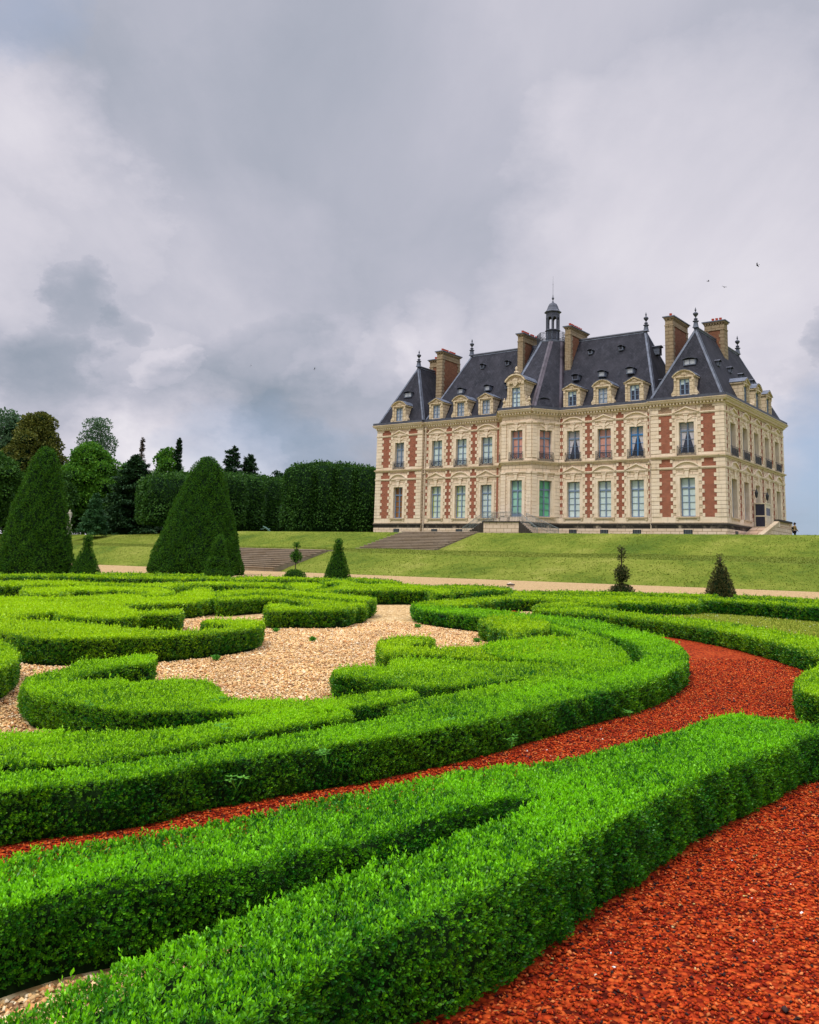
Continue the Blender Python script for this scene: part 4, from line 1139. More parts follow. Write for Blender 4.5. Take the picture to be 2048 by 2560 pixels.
def broad_tree(name, label, x, y, z0, H, R, mat, nb=26, L=.42, base=.22, cover=.75, seed=0, group='trees at the edge of the park', cat='tree', flat=1.0, gap=0.0, coremat='tree_core'):
    r = random.Random(seed)
    rt = empty(name, (x, y, z0))
    tag(rt, label, cat, group)
    mb = MB()
    blobs = []
    for i in range(nb):
        t = (i + .5) / nb
        zc = H * (base + (1 - base) * (.12 + .80 * t))
        prof = math.sin(math.pi * min(1, (.18 + .80 * t))) ** .6
        rr = R * prof * (.35 + .65 * r.random()) * (1 - gap * .2)
        a = i * 2.4 + r.random()
        br = R * (.30 + .16 * r.random()) * (1 - .25 * t)
        blobs.append((rr * .72 * math.cos(a), rr * .72 * math.sin(a), zc, br, br, br * .78 * flat))
    V, n = tree_leaf_cloud(blobs, L, cover)
    # inner core lumps keep the crown from being see-through everywhere
    cv = []; cf = []
    for (cx, cy, cz, rx, ry, rz) in blobs:
        if r.random() < gap: continue
        k = len(cv)
        s_ = .62
        for zz, rr in ((-.9, .35), (-.35, .9), (.35, .9), (.9, .35)):
            for i in range(6):
                a = math.pi / 3 * i + zz
                cv.append((cx + rx * s_ * rr * math.cos(a), cy + ry * s_ * rr * math.sin(a), cz + rz * s_ * zz))
        for q in range(3):
            for i in range(6):
                j = (i + 1) % 6
                cf.append((k + q * 6 + i, k + q * 6 + j, k + q * 6 + 6 + j, k + q * 6 + 6 + i))
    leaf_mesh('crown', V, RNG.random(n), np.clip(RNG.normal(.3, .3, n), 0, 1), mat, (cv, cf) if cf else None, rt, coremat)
    tr = MB()
    tube(tr, (0, 0, -.3), (0, 0, H * .45), max(.2, R * .055), 'bark', 8)
    for i in range(5):
        b = blobs[i * len(blobs) // 5]
        tube(tr, (0, 0, H * (.22 + .05 * i)), (b[0], b[1], b[2]), max(.08, R * .02), 'bark', 5)
    tr.build('trunk', rt)
    return rt

def conifer(name, label, x, y, z0, H, R, mat, tiers=16, L=.35, seed=0, base=.08, group='conifers at the edge of the park', power=1.0, flat=.12, cat='conifer', dens=1.0):
    r = random.Random(seed)
    rt = empty(name, (x, y, z0)); tag(rt, label, cat, group)
    P_ = []; D_ = []
    tr = MB()
    tube(tr, (0, 0, -.3), (0, 0, H * .98), .10 + R * .03, 'bark', 7)
    nbr = int(tiers * 8)
    for q in range(nbr):
        t = ((q + r.random() * 2) / nbr) ** 1.05
        t = min(t, .995)
        z = H * (base + (1 - base) * t) + r.gauss(0, H * .008)
        rr = R * (1 - t) ** power + .15
        a = q * 2.4 + r.random() * .8
        ln = rr * (.55 + .55 * r.random())
        up_ = flat * (.3 + 1.2 * r.random())
        n = int((40 + 75 * ln) * dens)
        f = RNG.random(n) ** .6
        w = ln * .24 * (1 - f * .55) + .08
        ca, sa = math.cos(a), math.sin(a)
        px = f * ln * ca + RNG.normal(0, 1, n) * w * -sa
        py = f * ln * sa + RNG.normal(0, 1, n) * w * ca
        pz = z - f * ln * up_ * 2 + RNG.normal(0, .07 + .02 * ln, n) + f * f * ln * up_
        P_.append(np.stack([px, py, pz], 1))
        D_.append(np.tile(np.array([[ca, sa, -.2]]), (n, 1)))
        if q % 4 == 0:
            tube(tr, (0, 0, z), (ln * .8 * ca, ln * .8 * sa, z - ln * .8 * up_), .03, 'bark', 4)
    P = np.concatenate(P_); D = norm(np.concatenate(D_) + RNG.normal(0, .5, (len(P), 3)))
    sd_ = norm(np.cross(D, np.array([0, 0, 1.]) + RNG.normal(0, .3, (len(P), 3))))
    ln = RNG.uniform(.6, 1.3, len(P)) * L
    V = leaf_quads(P, D, sd_, ln, ln * .5)
    leaf_mesh('foliage', V, RNG.random(len(P)), np.clip(RNG.normal(.25, .3, len(P)), 0, 1), mat, None, rt)
    tr.build('trunk', rt)
    return rt

def clipped_tree(label, x, y, z0, H, wx, wy, seed, mat='tree_dark', trunk=1.2, rot=AF, round_=.25):
    """box-clipped tree: leaves on a rounded box"""
    rt = empty('clipped_tree', (x, y, z0), rot); tag(rt, label, 'tree', 'clipped trees standing as a green wall')
    def surf(n):
        d = norm(RNG.normal(size=(n, 3)))
        p = 5.0
        q = (np.abs(d) ** p).sum(1) ** (-1 / p)
        return d * q[:, None], d
    L = .34
    hz = (H - trunk) / 2
    A = 2 * (wx * wy * 4 + wx * hz * 4 + wy * hz * 4)
    n = int(A * .95 / (L * L * .26))
    P, d = surf(n)
    P[:, 2] = np.where(P[:, 2] < -.9, -.9, P[:, 2])
    lump = 1 + .035 * np.sin(P[:, 0] * 6 + seed) * np.sin(P[:, 2] * 7 + seed) + .03 * np.sin(P[:, 1] * 9 + P[:, 2] * 5)
    rad = lump - np.abs(RNG.normal(0, .035, n))
    P = P * np.array([wx, wy, hz]) * rad[:, None] + np.array([0, 0, trunk + hz])
    P[:, 2] += np.where(d[:, 2] > .75, RNG.normal(0, .22, n), 0)
    dr = norm(d * .7 + RNG.normal(0, .5, (n, 3)) + np.array([0, 0, -.35]))
    sd_ = norm(np.cross(dr, RNG.normal(size=(n, 3))))
    ln = RNG.uniform(.7, 1.3, n) * L
    V = leaf_quads(P, dr, sd_, ln, ln * .6)
    a, b, c0, c1 = wx * .86, wy * .86, trunk + .3, H - .45
    cv = [(-a, -b, c0), (a, -b, c0), (a, b, c0), (-a, b, c0), (-a * .9, -b * .9, c1), (a * .9, -b * .9, c1), (a * .9, b * .9, c1), (-a * .9, b * .9, c1)]
    cf = [(0, 1, 5, 4), (1, 2, 6, 5), (2, 3, 7, 6), (3, 0, 4, 7), (4, 5, 6, 7), (3, 2, 1, 0)]
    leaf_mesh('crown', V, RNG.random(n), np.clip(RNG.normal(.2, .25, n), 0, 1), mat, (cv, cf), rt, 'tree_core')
    mb = MB(); tube(mb, (0, 0, -.3), (0, 0, trunk + 1.2), .22, 'bark', 8); mb.build('trunk', rt)
    return rt
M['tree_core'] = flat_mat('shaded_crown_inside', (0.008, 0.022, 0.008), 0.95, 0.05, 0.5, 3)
M['tree_dark'] = leaf_mat('dark_green_leaves', (0.012, 0.046, 0.007), (0.034, 0.108, 0.014), (0.090, 0.205, 0.022), 0.6, 0.25)
M['tree_mid'] = leaf_mat('mid_green_leaves', (0.022, 0.095, 0.008), (0.060, 0.195, 0.014), (0.150, 0.330, 0.020), 0.55, 0.3)
M['tree_pale'] = leaf_mat('grey_green_leaves', (0.035, 0.085, 0.040), (0.070, 0.150, 0.065), (0.13, 0.22, 0.09), 0.6, 0.3)
M['tree_gold'] = leaf_mat('olive_bronze_leaves', (0.025, 0.045, 0.007), (0.085, 0.110, 0.015), (0.21, 0.205, 0.03), 0.6, 0.2)
M['conifer_dark'] = leaf_mat('dark_needles', (0.006, 0.026, 0.008), (0.016, 0.058, 0.016), (0.045, 0.105, 0.024), 0.6, 0.1)
M['conifer_blue'] = leaf_mat('blue_green_needles', (0.015, 0.060, 0.020), (0.035, 0.120, 0.036), (0.08, 0.19, 0.05), 0.6, 0.1)
M['conifer_rust'] = leaf_mat('rusty_needles', (0.06, 0.045, 0.03), (0.12, 0.085, 0.055), (0.18, 0.13, 0.08), 0.7, 0.1)
broad_tree('broadleaf_tree', 'hazy grey-green willow-like tree at the far left edge', -68.98, 150.00, 4.20, 21.59, 5.45, 'tree_pale', nb=34, L=.42, cover=.5, base=.10, seed=1, gap=.3)
broad_tree('broadleaf_tree', 'big bronze-olive maple rising behind the left great cone', -60.24, 142.00, 4.20, 19.68, 5.03, 'tree_gold', nb=46, L=.36, cover=.75, base=.34, seed=2)
broad_tree('broadleaf_tree', 'airy grey-green tree with open branches, standing tall behind the others', -58.56, 165.00, 4.20, 22.59, 4.95, 'tree_pale', nb=20, L=.34, cover=.30, base=.55, seed=3, gap=1.0)
broad_tree('broadleaf_tree', 'bright green leafy tree between the bronze maple and the dark conifers', -48.96, 135.00, 4.20, 13.99, 5.65, 'tree_mid', nb=46, L=.36, cover=.75, base=.12, seed=4)
broad_tree('broadleaf_tree', 'green leafy tree behind the dark cedar, in the middle of the wood', -41.47, 150.00, 4.20, 15.71, 3.82, 'tree_mid', nb=30, L=.36, cover=.6, base=.2, seed=5)
broad_tree('broadleaf_tree', 'rounded mid green tree half hidden behind the cedar', -45.89, 145.00, 4.20, 12.31, 3.43, 'tree_mid', nb=28, L=.36, cover=.7, base=.15, seed=6)
broad_tree('broadleaf_tree', 'dark low tree below the bronze maple, behind the left cone', -50.16, 128.00, 4.20, 9.07, 2.91, 'tree_dark', nb=30, L=.34, cover=.7, base=.04, seed=7)
broad_tree('broadleaf_tree', 'dark low tree filling the gap left of the cedar', -44.21, 134.00, 4.20, 6.85, 3.35, 'tree_dark', nb=26, L=.34, cover=.8, base=.03, seed=8)
broad_tree('broadleaf_tree', 'dark tree at the left border behind the great cone', -61.68, 130.00, 4.20, 12.16, 5.32, 'tree_dark', nb=34, L=.38, cover=.7, base=.05, seed=9)
broad_tree('broadleaf_tree', 'dark domed tree top showing over the clipped wall', -25.00, 170.00, 4.20, 14.51, 2.94, 'conifer_dark', nb=18, L=.36, cover=.7, base=.4, seed=10, flat=.7)
conifer('cedar', 'dark layered cedar in front of the wood, left of the clipped trees', -40.17, 130.00, 4.20, 11.69, 4.96, 'conifer_dark', tiers=20, L=.42, seed=11, base=.04, power=.55, flat=.10, dens=1.2)
conifer('fir', 'narrow dark fir spire above the clipped trees', -39.35, 150.00, 4.20, 17.16, 1.50, 'conifer_dark', tiers=22, L=.34, seed=12, power=.75, flat=.25)
conifer('fir', 'thin rusty brown fir tip over the cedar', -45.00, 148.00, 4.20, 16.69, 1.48, 'conifer_rust', tiers=18, L=.3, seed=13, power=.9, flat=-.1, dens=.5)
conifer('pine', 'dark flat-layered pine over the clipped wall, taller of the pair', -31.99, 160.00, 4.20, 17.19, 2.25, 'conifer_dark', tiers=9, L=.38, seed=14, base=.55, power=.35, flat=.06, dens=1.1)
conifer('pine', 'smaller layered pine beside the taller one, over the clipped wall', -29.18, 162.00, 4.20, 15.98, 2.06, 'conifer_dark', tiers=7, L=.38, seed=15, base=.62, power=.4, flat=-.06, dens=1.1)
conifer('spruce', 'young blue-green spruce in front of the wood near the statue', -42.16, 120.00, 4.20, 5.18, 1.96, 'conifer_blue', tiers=15, L=.30, seed=16, base=.03, power=.8, flat=.12)
conifer('cedar', 'low dark cedar bough spreading beside the young spruce', -41.19, 126.00, 4.20, 4.19, 2.29, 'conifer_dark', tiers=10, L=.36, seed=17, base=.03, power=.5, flat=.08)
broad_tree('broadleaf_tree', 'dark shrubby tree low behind the pale stone statue', -51.26, 136.00, 4.20, 5.85, 3.09, 'tree_dark', nb=24, L=.34, cover=.8, base=.0, seed=21)
broad_tree('broadleaf_tree', 'dark shrubby tree at the far left under the willow-like tree', -62.95, 140.00, 4.20, 7.66, 4.45, 'tree_dark', nb=30, L=.36, cover=.8, base=.0, seed=22)
broad_tree('broadleaf_tree', 'dark green tree filling in behind the cedar and clipped wall', -45.26, 155.00, 4.20, 9.92, 4.23, 'tree_dark', nb=30, L=.38, cover=.8, base=.0, seed=23)
broad_tree('broadleaf_tree', 'deep shaded low tree between the young spruce and the cedar', -51.18, 150.00, 4.20, 10.98, 4.09, 'tree_dark', nb=30, L=.38, cover=.8, base=.0, seed=24)
clipped_tree('clipped tree of the tall right block, nearest the chateau wall', -6.69, 132.00, 4.25, 11.07, 3.40, 3.00, 31, rot=AF)
clipped_tree('clipped tree of the tall right block, second from the chateau', -9.50, 132.00, 4.25, 11.34, 3.40, 3.00, 32, rot=AF)
clipped_tree('clipped tree of the tall right block, second from its left end', -12.61, 132.00, 4.25, 11.48, 3.40, 3.00, 33, rot=AF)
clipped_tree('clipped tree at the left end of the tall right block', -15.12, 131.00, 4.25, 11.05, 2.40, 3.00, 34, rot=AF)
clipped_tree('clipped tree with a rounded shoulder at the left end of the long clipped wall', -32.14, 120.00, 4.25, 7.86, 3.90, 3.60, 40, rot=.6)
clipped_tree('clipped tree just left of the great cone in the long clipped wall', -30.73, 126.00, 4.25, 8.72, 3.90, 3.60, 41, rot=.6)
clipped_tree('clipped tree hidden partly by the tip of the great cone', -28.49, 132.00, 4.25, 9.44, 3.90, 3.60, 42, rot=.6)
clipped_tree('clipped tree right of the great cone, first of the receding wall', -26.86, 139.00, 4.25, 9.99, 3.90, 3.60, 43, rot=.6)
clipped_tree('clipped tree in the middle of the receding wall', -25.24, 146.00, 4.25, 10.40, 3.90, 3.60, 44, rot=.6)
clipped_tree('clipped tree near the far end of the receding wall', -23.48, 153.00, 4.25, 10.70, 3.90, 3.60, 45, rot=.6)
clipped_tree('clipped tree at the shadowy far end of the receding wall', -21.87, 160.00, 4.25, 11.03, 3.90, 3.60, 46, rot=.6)

# ------------------------------------------------------------------ the chateau
CH = empty('chateau', (FX, FY, 0), AF)
tag(CH, 'long two storey chateau of cream stone and red brick with steep slate roofs', 'chateau')
W_, WL, WR, DP = 45.89, 7.49, 7.73, 21.17
Z0, ZP, L1, L2, L3, L4, L5, L6, L7, ZE = 4.5, 6.56, 7.25, 11.25, 12.14, 13.30, 17.10, 17.91, 18.95, 19.72
SB = 0.5
F_main = Frame((0, 0), (1, 0), (0, -1))            # x = u, plane v=0
F_wing = Frame((0, SB), (1, 0), (0, -1))
F_side = Frame((0, 0), (0, 1), (1, 0))             # x = v, outwards +u
F_left = Frame((-W_, 0), (0, 1), (-1, 0))
F_back = Frame((0, DP), (1, 0), (0, 1))
BF = [(-22.95 - 3.95, SB), (-22.95 - 2.0, -2.4), (-22.95 + 2.0, -2.4), (-22.95 + 3.95, SB)]
def fr(a, b):
    d = Vector((b[0] - a[0], b[1] - a[1])); o = Vector((d.y, -d.x)).normalized()
    return Frame(a, (d.x, d.y), (o.x, o.y)), d.length
F_b0, BL0 = fr(BF[0], BF[1]); F_b1, BL1 = fr(BF[1], BF[2]); F_b2, BL2 = fr(BF[2], BF[3])

walls = MB(); quo = MB(); trim = MB(); roof = MB()
def windows_at(F, x0, x1, cs, w, ops, mb=None):
    pass

def window(F, xc, w, z0, z1, pane, rows=4, dep=.40, frame='frame', label=None, curtain=False, blind_top=False, door=False, name='window', wparent=None, light=.25):
    fm = MB(); x0, x1 = xc - w / 2, xc + w / 2
    d0, d1 = -dep - .05, -dep + .03
    t = .075
    zt = z0 + (z1 - z0) * (1 - light) if light else z1
    F.box(fm, x0, x0 + t, d0, d1, z0, z1, frame); F.box(fm, x1 - t, x1, d0, d1, z0, z1, frame)
    F.box(fm, x0 + t, x1 - t, d0, d1, z1 - t, z1, frame); F.box(fm, x0 + t, x1 - t, d0, d1, z0, z0 + .10, frame)
    F.box(fm, xc - .07, xc + .07, d0, d1 + .02, z0 + .10, z1 - t, frame)
    if light:
        F.box(fm, x0 + t, xc - .07, d0, d1 + .035, zt - .08, zt + .08, frame); F.box(fm, xc + .07, x1 - t, d0, d1 + .035, zt - .08, zt + .08, frame)
    for sgn in (-1, 1):          # casement stiles
        xa = x0 + t if sgn < 0 else x1 - t - .05
        F.box(fm, xa, xa + .05, d0, d1 - .01, z0 + .10, zt - (.08 if light else t), frame)
    n = rows
    for i in range(1, n):
        z = z0 + .10 + (zt - .08 - z0 - .10) * i / n
        F.box(fm, x0 + t + .05, xc - .07, d0, d1 - .01, z - .02, z + .02, frame); F.box(fm, xc + .07, x1 - t - .05, d0, d1 - .01, z - .02, z + .02, frame)
    if door:
        F.box(fm, x0 + t + .05, xc - .07, d0, d1 - .015, z0 + .1, z0 + .85, frame); F.box(fm, xc + .07, x1 - t - .05, d0, d1 - .015, z0 + .1, z0 + .85, frame)
    o = fm.build(name, wparent or CH)
    if label: o['label'] = label
    pm = MB()
    F.quad(pm, [(x0 + .01, d0 + .01, z0), (x1 - .01, d0 + .01, z0), (x1 - .01, d0 + .01, z1), (x0 + .01, d0 + .01, z1)], pane)
    if curtain:
        zm = zt if light else z1
        for s_ in (-1, 1):
            e = x0 + t if s_ < 0 else x1 - t
            m_ = xc - s_ * -.08 if False else xc + s_ * .08
            F.quad(pm, [(e, d0 + .025, z0 + .2), (e + (m_ - e) * .25, d0 + .025, z0 + .9), (m_, d0 + .025, zm), (e, d0 + .025, zm)], 'curtain')
            F.quad(pm, [(e, d0 + .025, zm), (m_, d0 + .025, zm), (m_, d0 + .025, z1 - t), (e, d0 + .025, z1 - t)], 'curtain')
    if blind_top:
        F.quad(pm, [(x0 + t, d0 + .03, z1 - .55), (xc - .07, d0 + .03, z1 - .55), (xc - .07, d0 + .03, z1 - t), (x0 + t, d0 + .03, z1 - t)], 'p_pale')
        F.quad(pm, [(xc + .07, d0 + .03, z1 - .38), (x1 - t, d0 + .03, z1 - .38), (x1 - t, d0 + .03, z1 - t), (xc + .07, d0 + .03, z1 - t)], 'p_pale')
    if pane == 'p_lime':
        for xx in (x0 + .14, x1 - .24):
            F.quad(pm, [(xx, d0 + .03, z0 + .2), (xx + .09, d0 + .03, z0 + .2), (xx + .09, d0 + .03, z1 - .2), (xx, d0 + .03, z1 - .2)], 'yellow')
    pm.build('pane', o)
    return o

def surround(F, mb, xc, w, z0, z1, mat='stone_trim'):
    a = .30
    x0, x1 = xc - w / 2, xc + w / 2
    F.box(mb, x0 - a, x0 - .002, 0, .05, z0, z1 + a, mat, 'b'); F.box(mb, x1 + .002, x1 + a, 0, .05, z0, z1 + a, mat, 'b')
    F.box(mb, x0 - .002, x1 + .002, 0, .05, z1, z1 + a, mat, 'b')
    F.box(mb, x0 - a - .1, x0 - a, 0, .085, z0, z1 + a + .08, mat, 'b'); F.box(mb, x1 + a, x1 + a + .1, 0, .085, z0, z1 + a + .08, mat, 'b')
    F.box(mb, x0 - a, x1 + a, 0, .085, z1 + a, z1 + a + .08, mat, 'b')

def keystone(F, mb, xc, z0, z1, carved=False, mat='stone_trim'):
    F.prism(mb, [(xc - .14, z0), (xc + .14, z0), (xc + .21, z1), (xc - .21, z1)], .0, .17, mat)
    F.box(mb, xc - .28, xc + .28, .0, .22, z1 - .10, z1, mat)
    if carved:
        for s_ in (-1, 1):
            F.prism(mb, [(xc + s_ * .1, z0 + .15), (xc + s_ * .62, z0 + .42), (xc + s_ * .58, z0 + .58), (xc + s_ * .1, z0 + .45)][::s_], .0, .12, mat)
        F.prism(mb, [(xc - .1, z0 - .15), (xc + .1, z0 - .15), (xc + .16, z0 + .2), (xc - .16, z0 + .2)], .0, .20, mat)

def pediment(F, mb, xc, hw, z, h, arc, mat='stone_trim', d=.22, t=.13, fill=True):
    if arc:
        n = 12; P = []
        R = (hw * hw + h * h) / (2 * h); a = math.asin(min(1, hw / R))
        P = [(xc + R * math.sin(-a + 2 * a * i / n), z + R * math.cos(-a + 2 * a * i / n) - (R - h)) for i in range(n + 1)]
        P2 = [(xc + (R - t) * math.sin(-a + 2 * a * i / n), z + (R - t) * math.cos(-a + 2 * a * i / n) - (R - h)) for i in range(n + 1)]
    else:
        P = [(xc - hw, z), (xc, z + h), (xc + hw, z)]
        P2 = [(xc - hw + t * 1.6, z), (xc, z + h - t * 1.15), (xc + hw - t * 1.6, z)]
    for i in range(len(P) - 1):
        F.prism(mb, [P2[i], P2[i + 1], P[i + 1], P[i]], 0, d, mat)
    if fill:
        F.prism(mb, [(x, max(zz, z)) for x, zz in P2], 0, .04, mat)

def band(F, mb, x0, x1, z0, z1, d, mat='stone_trim'):
    F.box(mb, x0, x1, 0, d * .6, z0, z0 + (z1 - z0) * .45, mat, 'b')
    F.box(mb, x0, x1, 0, d, z0 + (z1 - z0) * .45, z1, mat, 'b')

def brick_strip(F, xa, xb, z0, z1, mat='brick', teethL=True, teethR=True, t=.24, ph=0):
    """brick panel framed by toothed stone blocks; the bricks are one part, the blocks belong to the quoins"""
    mb = MB(); F.box(mb, xa, xb, 0, .018, z0, z1, mat, 'b')
    mb.build('brick_panel', CH)
    row = .409; i = ph; z = z0
    while z < z1 - .05:
        zz = min(z + row, z1)
        if i % 2 == 0:
            if teethL: F.box(quo, xa - .02, xa + t, 0, .075, z + .018, zz - .018, 'stone_trim', 'b')
            if teethR: F.box(quo, xb - t, xb + .02, 0, .075, z + .018, zz - .018, 'stone_trim', 'b')
        else:
            if teethL: F.box(quo, xa - .35, xa - .01, 0, .065, z + .018, zz - .018, 'stone_trim', 'b')
            if teethR: F.box(quo, xb + .01, xb + .35, 0, .065, z + .018, zz - .018, 'stone_trim', 'b')
        z = zz; i += 1

def corner_quoins(F, xa, xb, z0, z1, d=.10):
    z = z0
    while z < z1 - .05:
        zz = min(z + .409, z1)
        F.box(quo, xa, xb, 0, d, z + .02, zz - .02, 'stone_trim', 'b')
        z = zz

def ledges(F, x0, x1, e0=0, e1=0, brickless=False):
    """horizontal mouldings over a facade; e0/e1 = extension past the ends for mitred corners"""
    a, b = x0 - e0, x1 + e1
    F.box(trim, x0 - e0 * .35, x1 + e1 * .35, -.02, .12, Z0, ZP - .55, 'plinth', 'b')
    F.box(trim, x0 - e0 * .35, x1 + e1 * .35, -.02, .12, ZP - .55, ZP - .20, 'stained', 'b')
    F.box(trim, a * 1 + e0 * .2, b - e1 * .2, -.02, .19, ZP - .20, ZP, 'sooty', 'b')
    F.box(trim, a + e0 * .3, b - e1 * .3, -.02, .12, ZP, ZP + .10, 'string', 'b')
    F.box(trim, a + e0 * .6, b - e1 * .6, -.02, .05, ZP + .10, L1 - .06, 'stone_trim', 'b')
    band(F, trim, a + e0 * .4, b - e1 * .4, L3, L3 + .24, .14)
    F.box(trim, a + e0 * .45, b - e1 * .45, -.02, .12, L4 - .04, L4 + .10, 'stone_trim', 'b')
    F.box(trim, a, b, -.02, .27, L4 + .10, L4 + .22, 'string', 'b')
    F.box(trim, a + e0 * .3, b - e1 * .3, -.02, .20, L4 + .22, L4 + .27, 'string', 'b')
    F.box(trim, a + e0 * .7, b - e1 * .7, -.02, .05, L4 + .27, L4 + .55, 'stone_trim', 'b')
    band(F, trim, a + e0 * .4, b - e1 * .4, L6, L6 + .22, .14)

def cornice(F, mb, x0, x1, e0=0.0, e1=0.0):
    F.box(mb, x0 - e0 * .3, x1 + e1 * .3, -.02, .10, L7 - .12, L7 + .0, 'stone_trim', 'b')
    F.box(mb, x0 - e0 * .3, x1 + e1 * .3, -.02, .09, L7, L7 + .21, 'string', 'b')  # darker backing stone paints shade into the gaps between dentils
    n = int((x1 - x0 + e0 * .3 + e1 * .3) / .36)
    for i in range(n):
        x = x0 - e0 * .3 + (i + .25) * (x1 - x0 + e0 * .3 + e1 * .3) / n
        F.box(mb, x, x + .18, .09, .37, L7 + .005, L7 + .205, 'stone_trim', 'b')
    F.box(mb, x0 - e0 * .6, x1 + e1 * .6, -.02, .42, L7 + .21, L7 + .31, 'stone_trim', 'b')
    F.box(mb, x0 - e0 * .9, x1 + e1 * .9, -.02, .52, L7 + .31, L7 + .46, 'stone_trim', 'b')
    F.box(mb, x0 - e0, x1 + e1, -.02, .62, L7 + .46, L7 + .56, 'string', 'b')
    F.box(mb, x0 - e0 * .92, x1 + e1 * .92, -.02, .52, L7 + .56, ZE + .10, 'gutter', 'b')

def balcony(F, xc, w, z, h=1.0, off=.10, name='balcony'):
    mb = MB(); x0, x1 = xc - w / 2, xc + w / 2
    d = off + .12
    F.box(mb, x0, x1, d - .015, d + .015, z + h - .04, z + h, 'iron'); F.box(mb, x0, x1, d - .012, d + .012, z + .05, z + .08, 'iron')
    F.box(mb, x0, x1, d - .012, d + .012, z + h - .18, z + h - .15, 'iron')
    for x in (x0, x1):
        F.box(mb, x - .015, x + .015, 0, d, z + h - .04, z + h, 'iron'); F.box(mb, x - .02, x + .02, d - .02, d + .02, z, z + h, 'iron')
        F.box(mb, x - .012, x + .012, 0, d, z + .05, z + .08, 'iron')
    n = max(4, int(w / .13))
    for i in range(1, n):
        x = x0 + (x1 - x0) * i / n
        F.box(mb, x - .020, x + .020, d - .012, d + .012, z + .08, z + h - .15, 'iron')
    k = max(2, int(w / .5))
    for i in range(k):
        cxx = x0 + (x1 - x0) * (i + .5) / k
        for rr, zc in ((.16, z + .34), (.10, z + .62)):
            pts = [(cxx + rr * math.cos(a), zc + rr * math.sin(a)) for a in [2 * math.pi * q / 10 for q in range(10)]]
            for q in range(10):
                a, b = pts[q], pts[(q + 1) % 10]
                tube(mb, F.p(a[0], d, a[1]), F.p(b[0], d, b[1]), .022, 'iron', 4)
    return mb.build(name, CH)

def sill(F, mb, xc, w):
    F.box(mb, xc - w / 2 - .45, xc + w / 2 + .45, 0, .20, L1 - .16, L1 - .03, 'string', 'b')
    for s_ in (-1, 1):
        F.box(mb, xc + s_ * (w / 2 + .28) - .09, xc + s_ * (w / 2 + .28) + .09, 0, .15, L1 - .34, L1 - .16, 'stone_trim', 'b')

def cellar(F, xc, w=.95):
    mb = MB()
    F.box(mb, xc - w / 2, xc + w / 2, .10, .135, Z0 + .70, Z0 + 1.40, 'dark', 'b')
    for i in range(1, 5):
        x = xc - w / 2 + w * i / 5
        F.box(mb, x - .015, x + .015, .135, .155, Z0 + .70, Z0 + 1.40, 'grey_iron', 'b')
    F.box(mb, xc - w / 2, xc + w / 2, .135, .155, Z0 + 1.0, Z0 + 1.03, 'grey_iron', 'b')
    mb.build('cellar_window', CH)
    F.prism(trim, [(xc - .13, Z0 + 1.40), (xc + .13, Z0 + 1.40), (xc + .2, ZP - .17), (xc - .2, ZP - .17)], .125, .17, 'stone_trim')

# ---- window bays: (frame, centre, width, gf pane, ff pane, gf arc?, options)
def storey_bay(F, xc, w, gf, ff, gf_arc, opts=()):
    sill(F, trim, xc, w)
    surround(F, trim, xc, w, L1, L2); surround(F, trim, xc, w, L4 + .27, L5)
    keystone(F, trim, xc, L2 + .02, L3, False); keystone(F, trim, xc, L5 + .05, L6, True)
    hw = w / 2 + .62
    pediment(F, trim, xc, hw, L3 + .24, .62 if gf_arc else .68, gf_arc)
    pediment(F, trim, xc, hw, L6 + .22, .58 if not gf_arc else .62, not gf_arc)
    window(F, xc, w, L1, L2, gf, 4, label=LBL.get(gf))
    window(F, xc, w, L4 + .27, L5, ff, 3, frame='frame_blue' if 'bright' in opts else 'frame', curtain=('curtain' in opts), label=LBL.get('bright' if 'bright' in opts else ff))
    balcony(F, xc, w + .28, L4 + .27, 1.02)
LBL = {'p_lime': 'window with pale blinds edged in yellow green', 'p_green': 'window with green blinds behind the panes', 'p_teal': 'window with pale green blinds and yellow strips', 'p_pink': 'window with salmon pink blinds',
       'p_amber': 'window with amber brown panes', 'bright': 'window with bright blue painted frame and curtains', 'p_pale': None, 'p_dark': 'window showing a dark room'}
def ops(cs, w):
    return [(c - w / 2, c + w / 2, L1, L2) for c in cs] + [(c - w / 2, c + w / 2, L4 + .27, L5) for c in cs]

WW = 1.60
# right pavilion front
F_main.wall(walls, -WR, 0, Z0, ZE, ops([-3.87], WW), 'stone')
storey_bay(F_main, -3.87, WW, 'p_pale', 'p_dark', True, ('curtain',))
# left pavilion front
F_main.wall(walls, -W_, -W_ + WL, Z0, ZE, ops([-42.12], 1.5), 'stone')
storey_bay(F_main, -42.12, 1.5, 'p_amber', 'p_blind', True)
# wings
RWc = (-17.19, -13.39, -9.61); LWc = (-36.43, -32.68, -28.90)
F_wing.wall(walls, BF[3][0] - .02, -WR, Z0, ZE, ops(RWc, WW), 'stone')
F_wing.wall(walls, -W_ + WL, BF[0][0] + .02, Z0, ZE, ops(LWc, WW), 'stone')
for c, gf, ff, arc, o_ in zip(RWc, ('p_pale',) * 3, ('p_dark', 'p_pink', 'p_dark'), (False, True, False), (('curtain',), (), ('curtain', 'bright'))):
    storey_bay(F_wing, c, WW, gf, ff, arc, o_)
for c, gf, ff, arc in zip(LWc, ('p_lime', 'p_lime', 'p_pale'), ('p_pale',) * 3, (False, True, False)):
    storey_bay(F_wing, c, WW, gf, ff, arc)
# pavilion returns
for u in (-WR, -W_ + WL):
    Fr = Frame((u, 0), (0, 1), (-1 if u == -WR else 1, 0))
    Fr.wall(walls, 0, SB, Z0, ZE, [], 'stone')
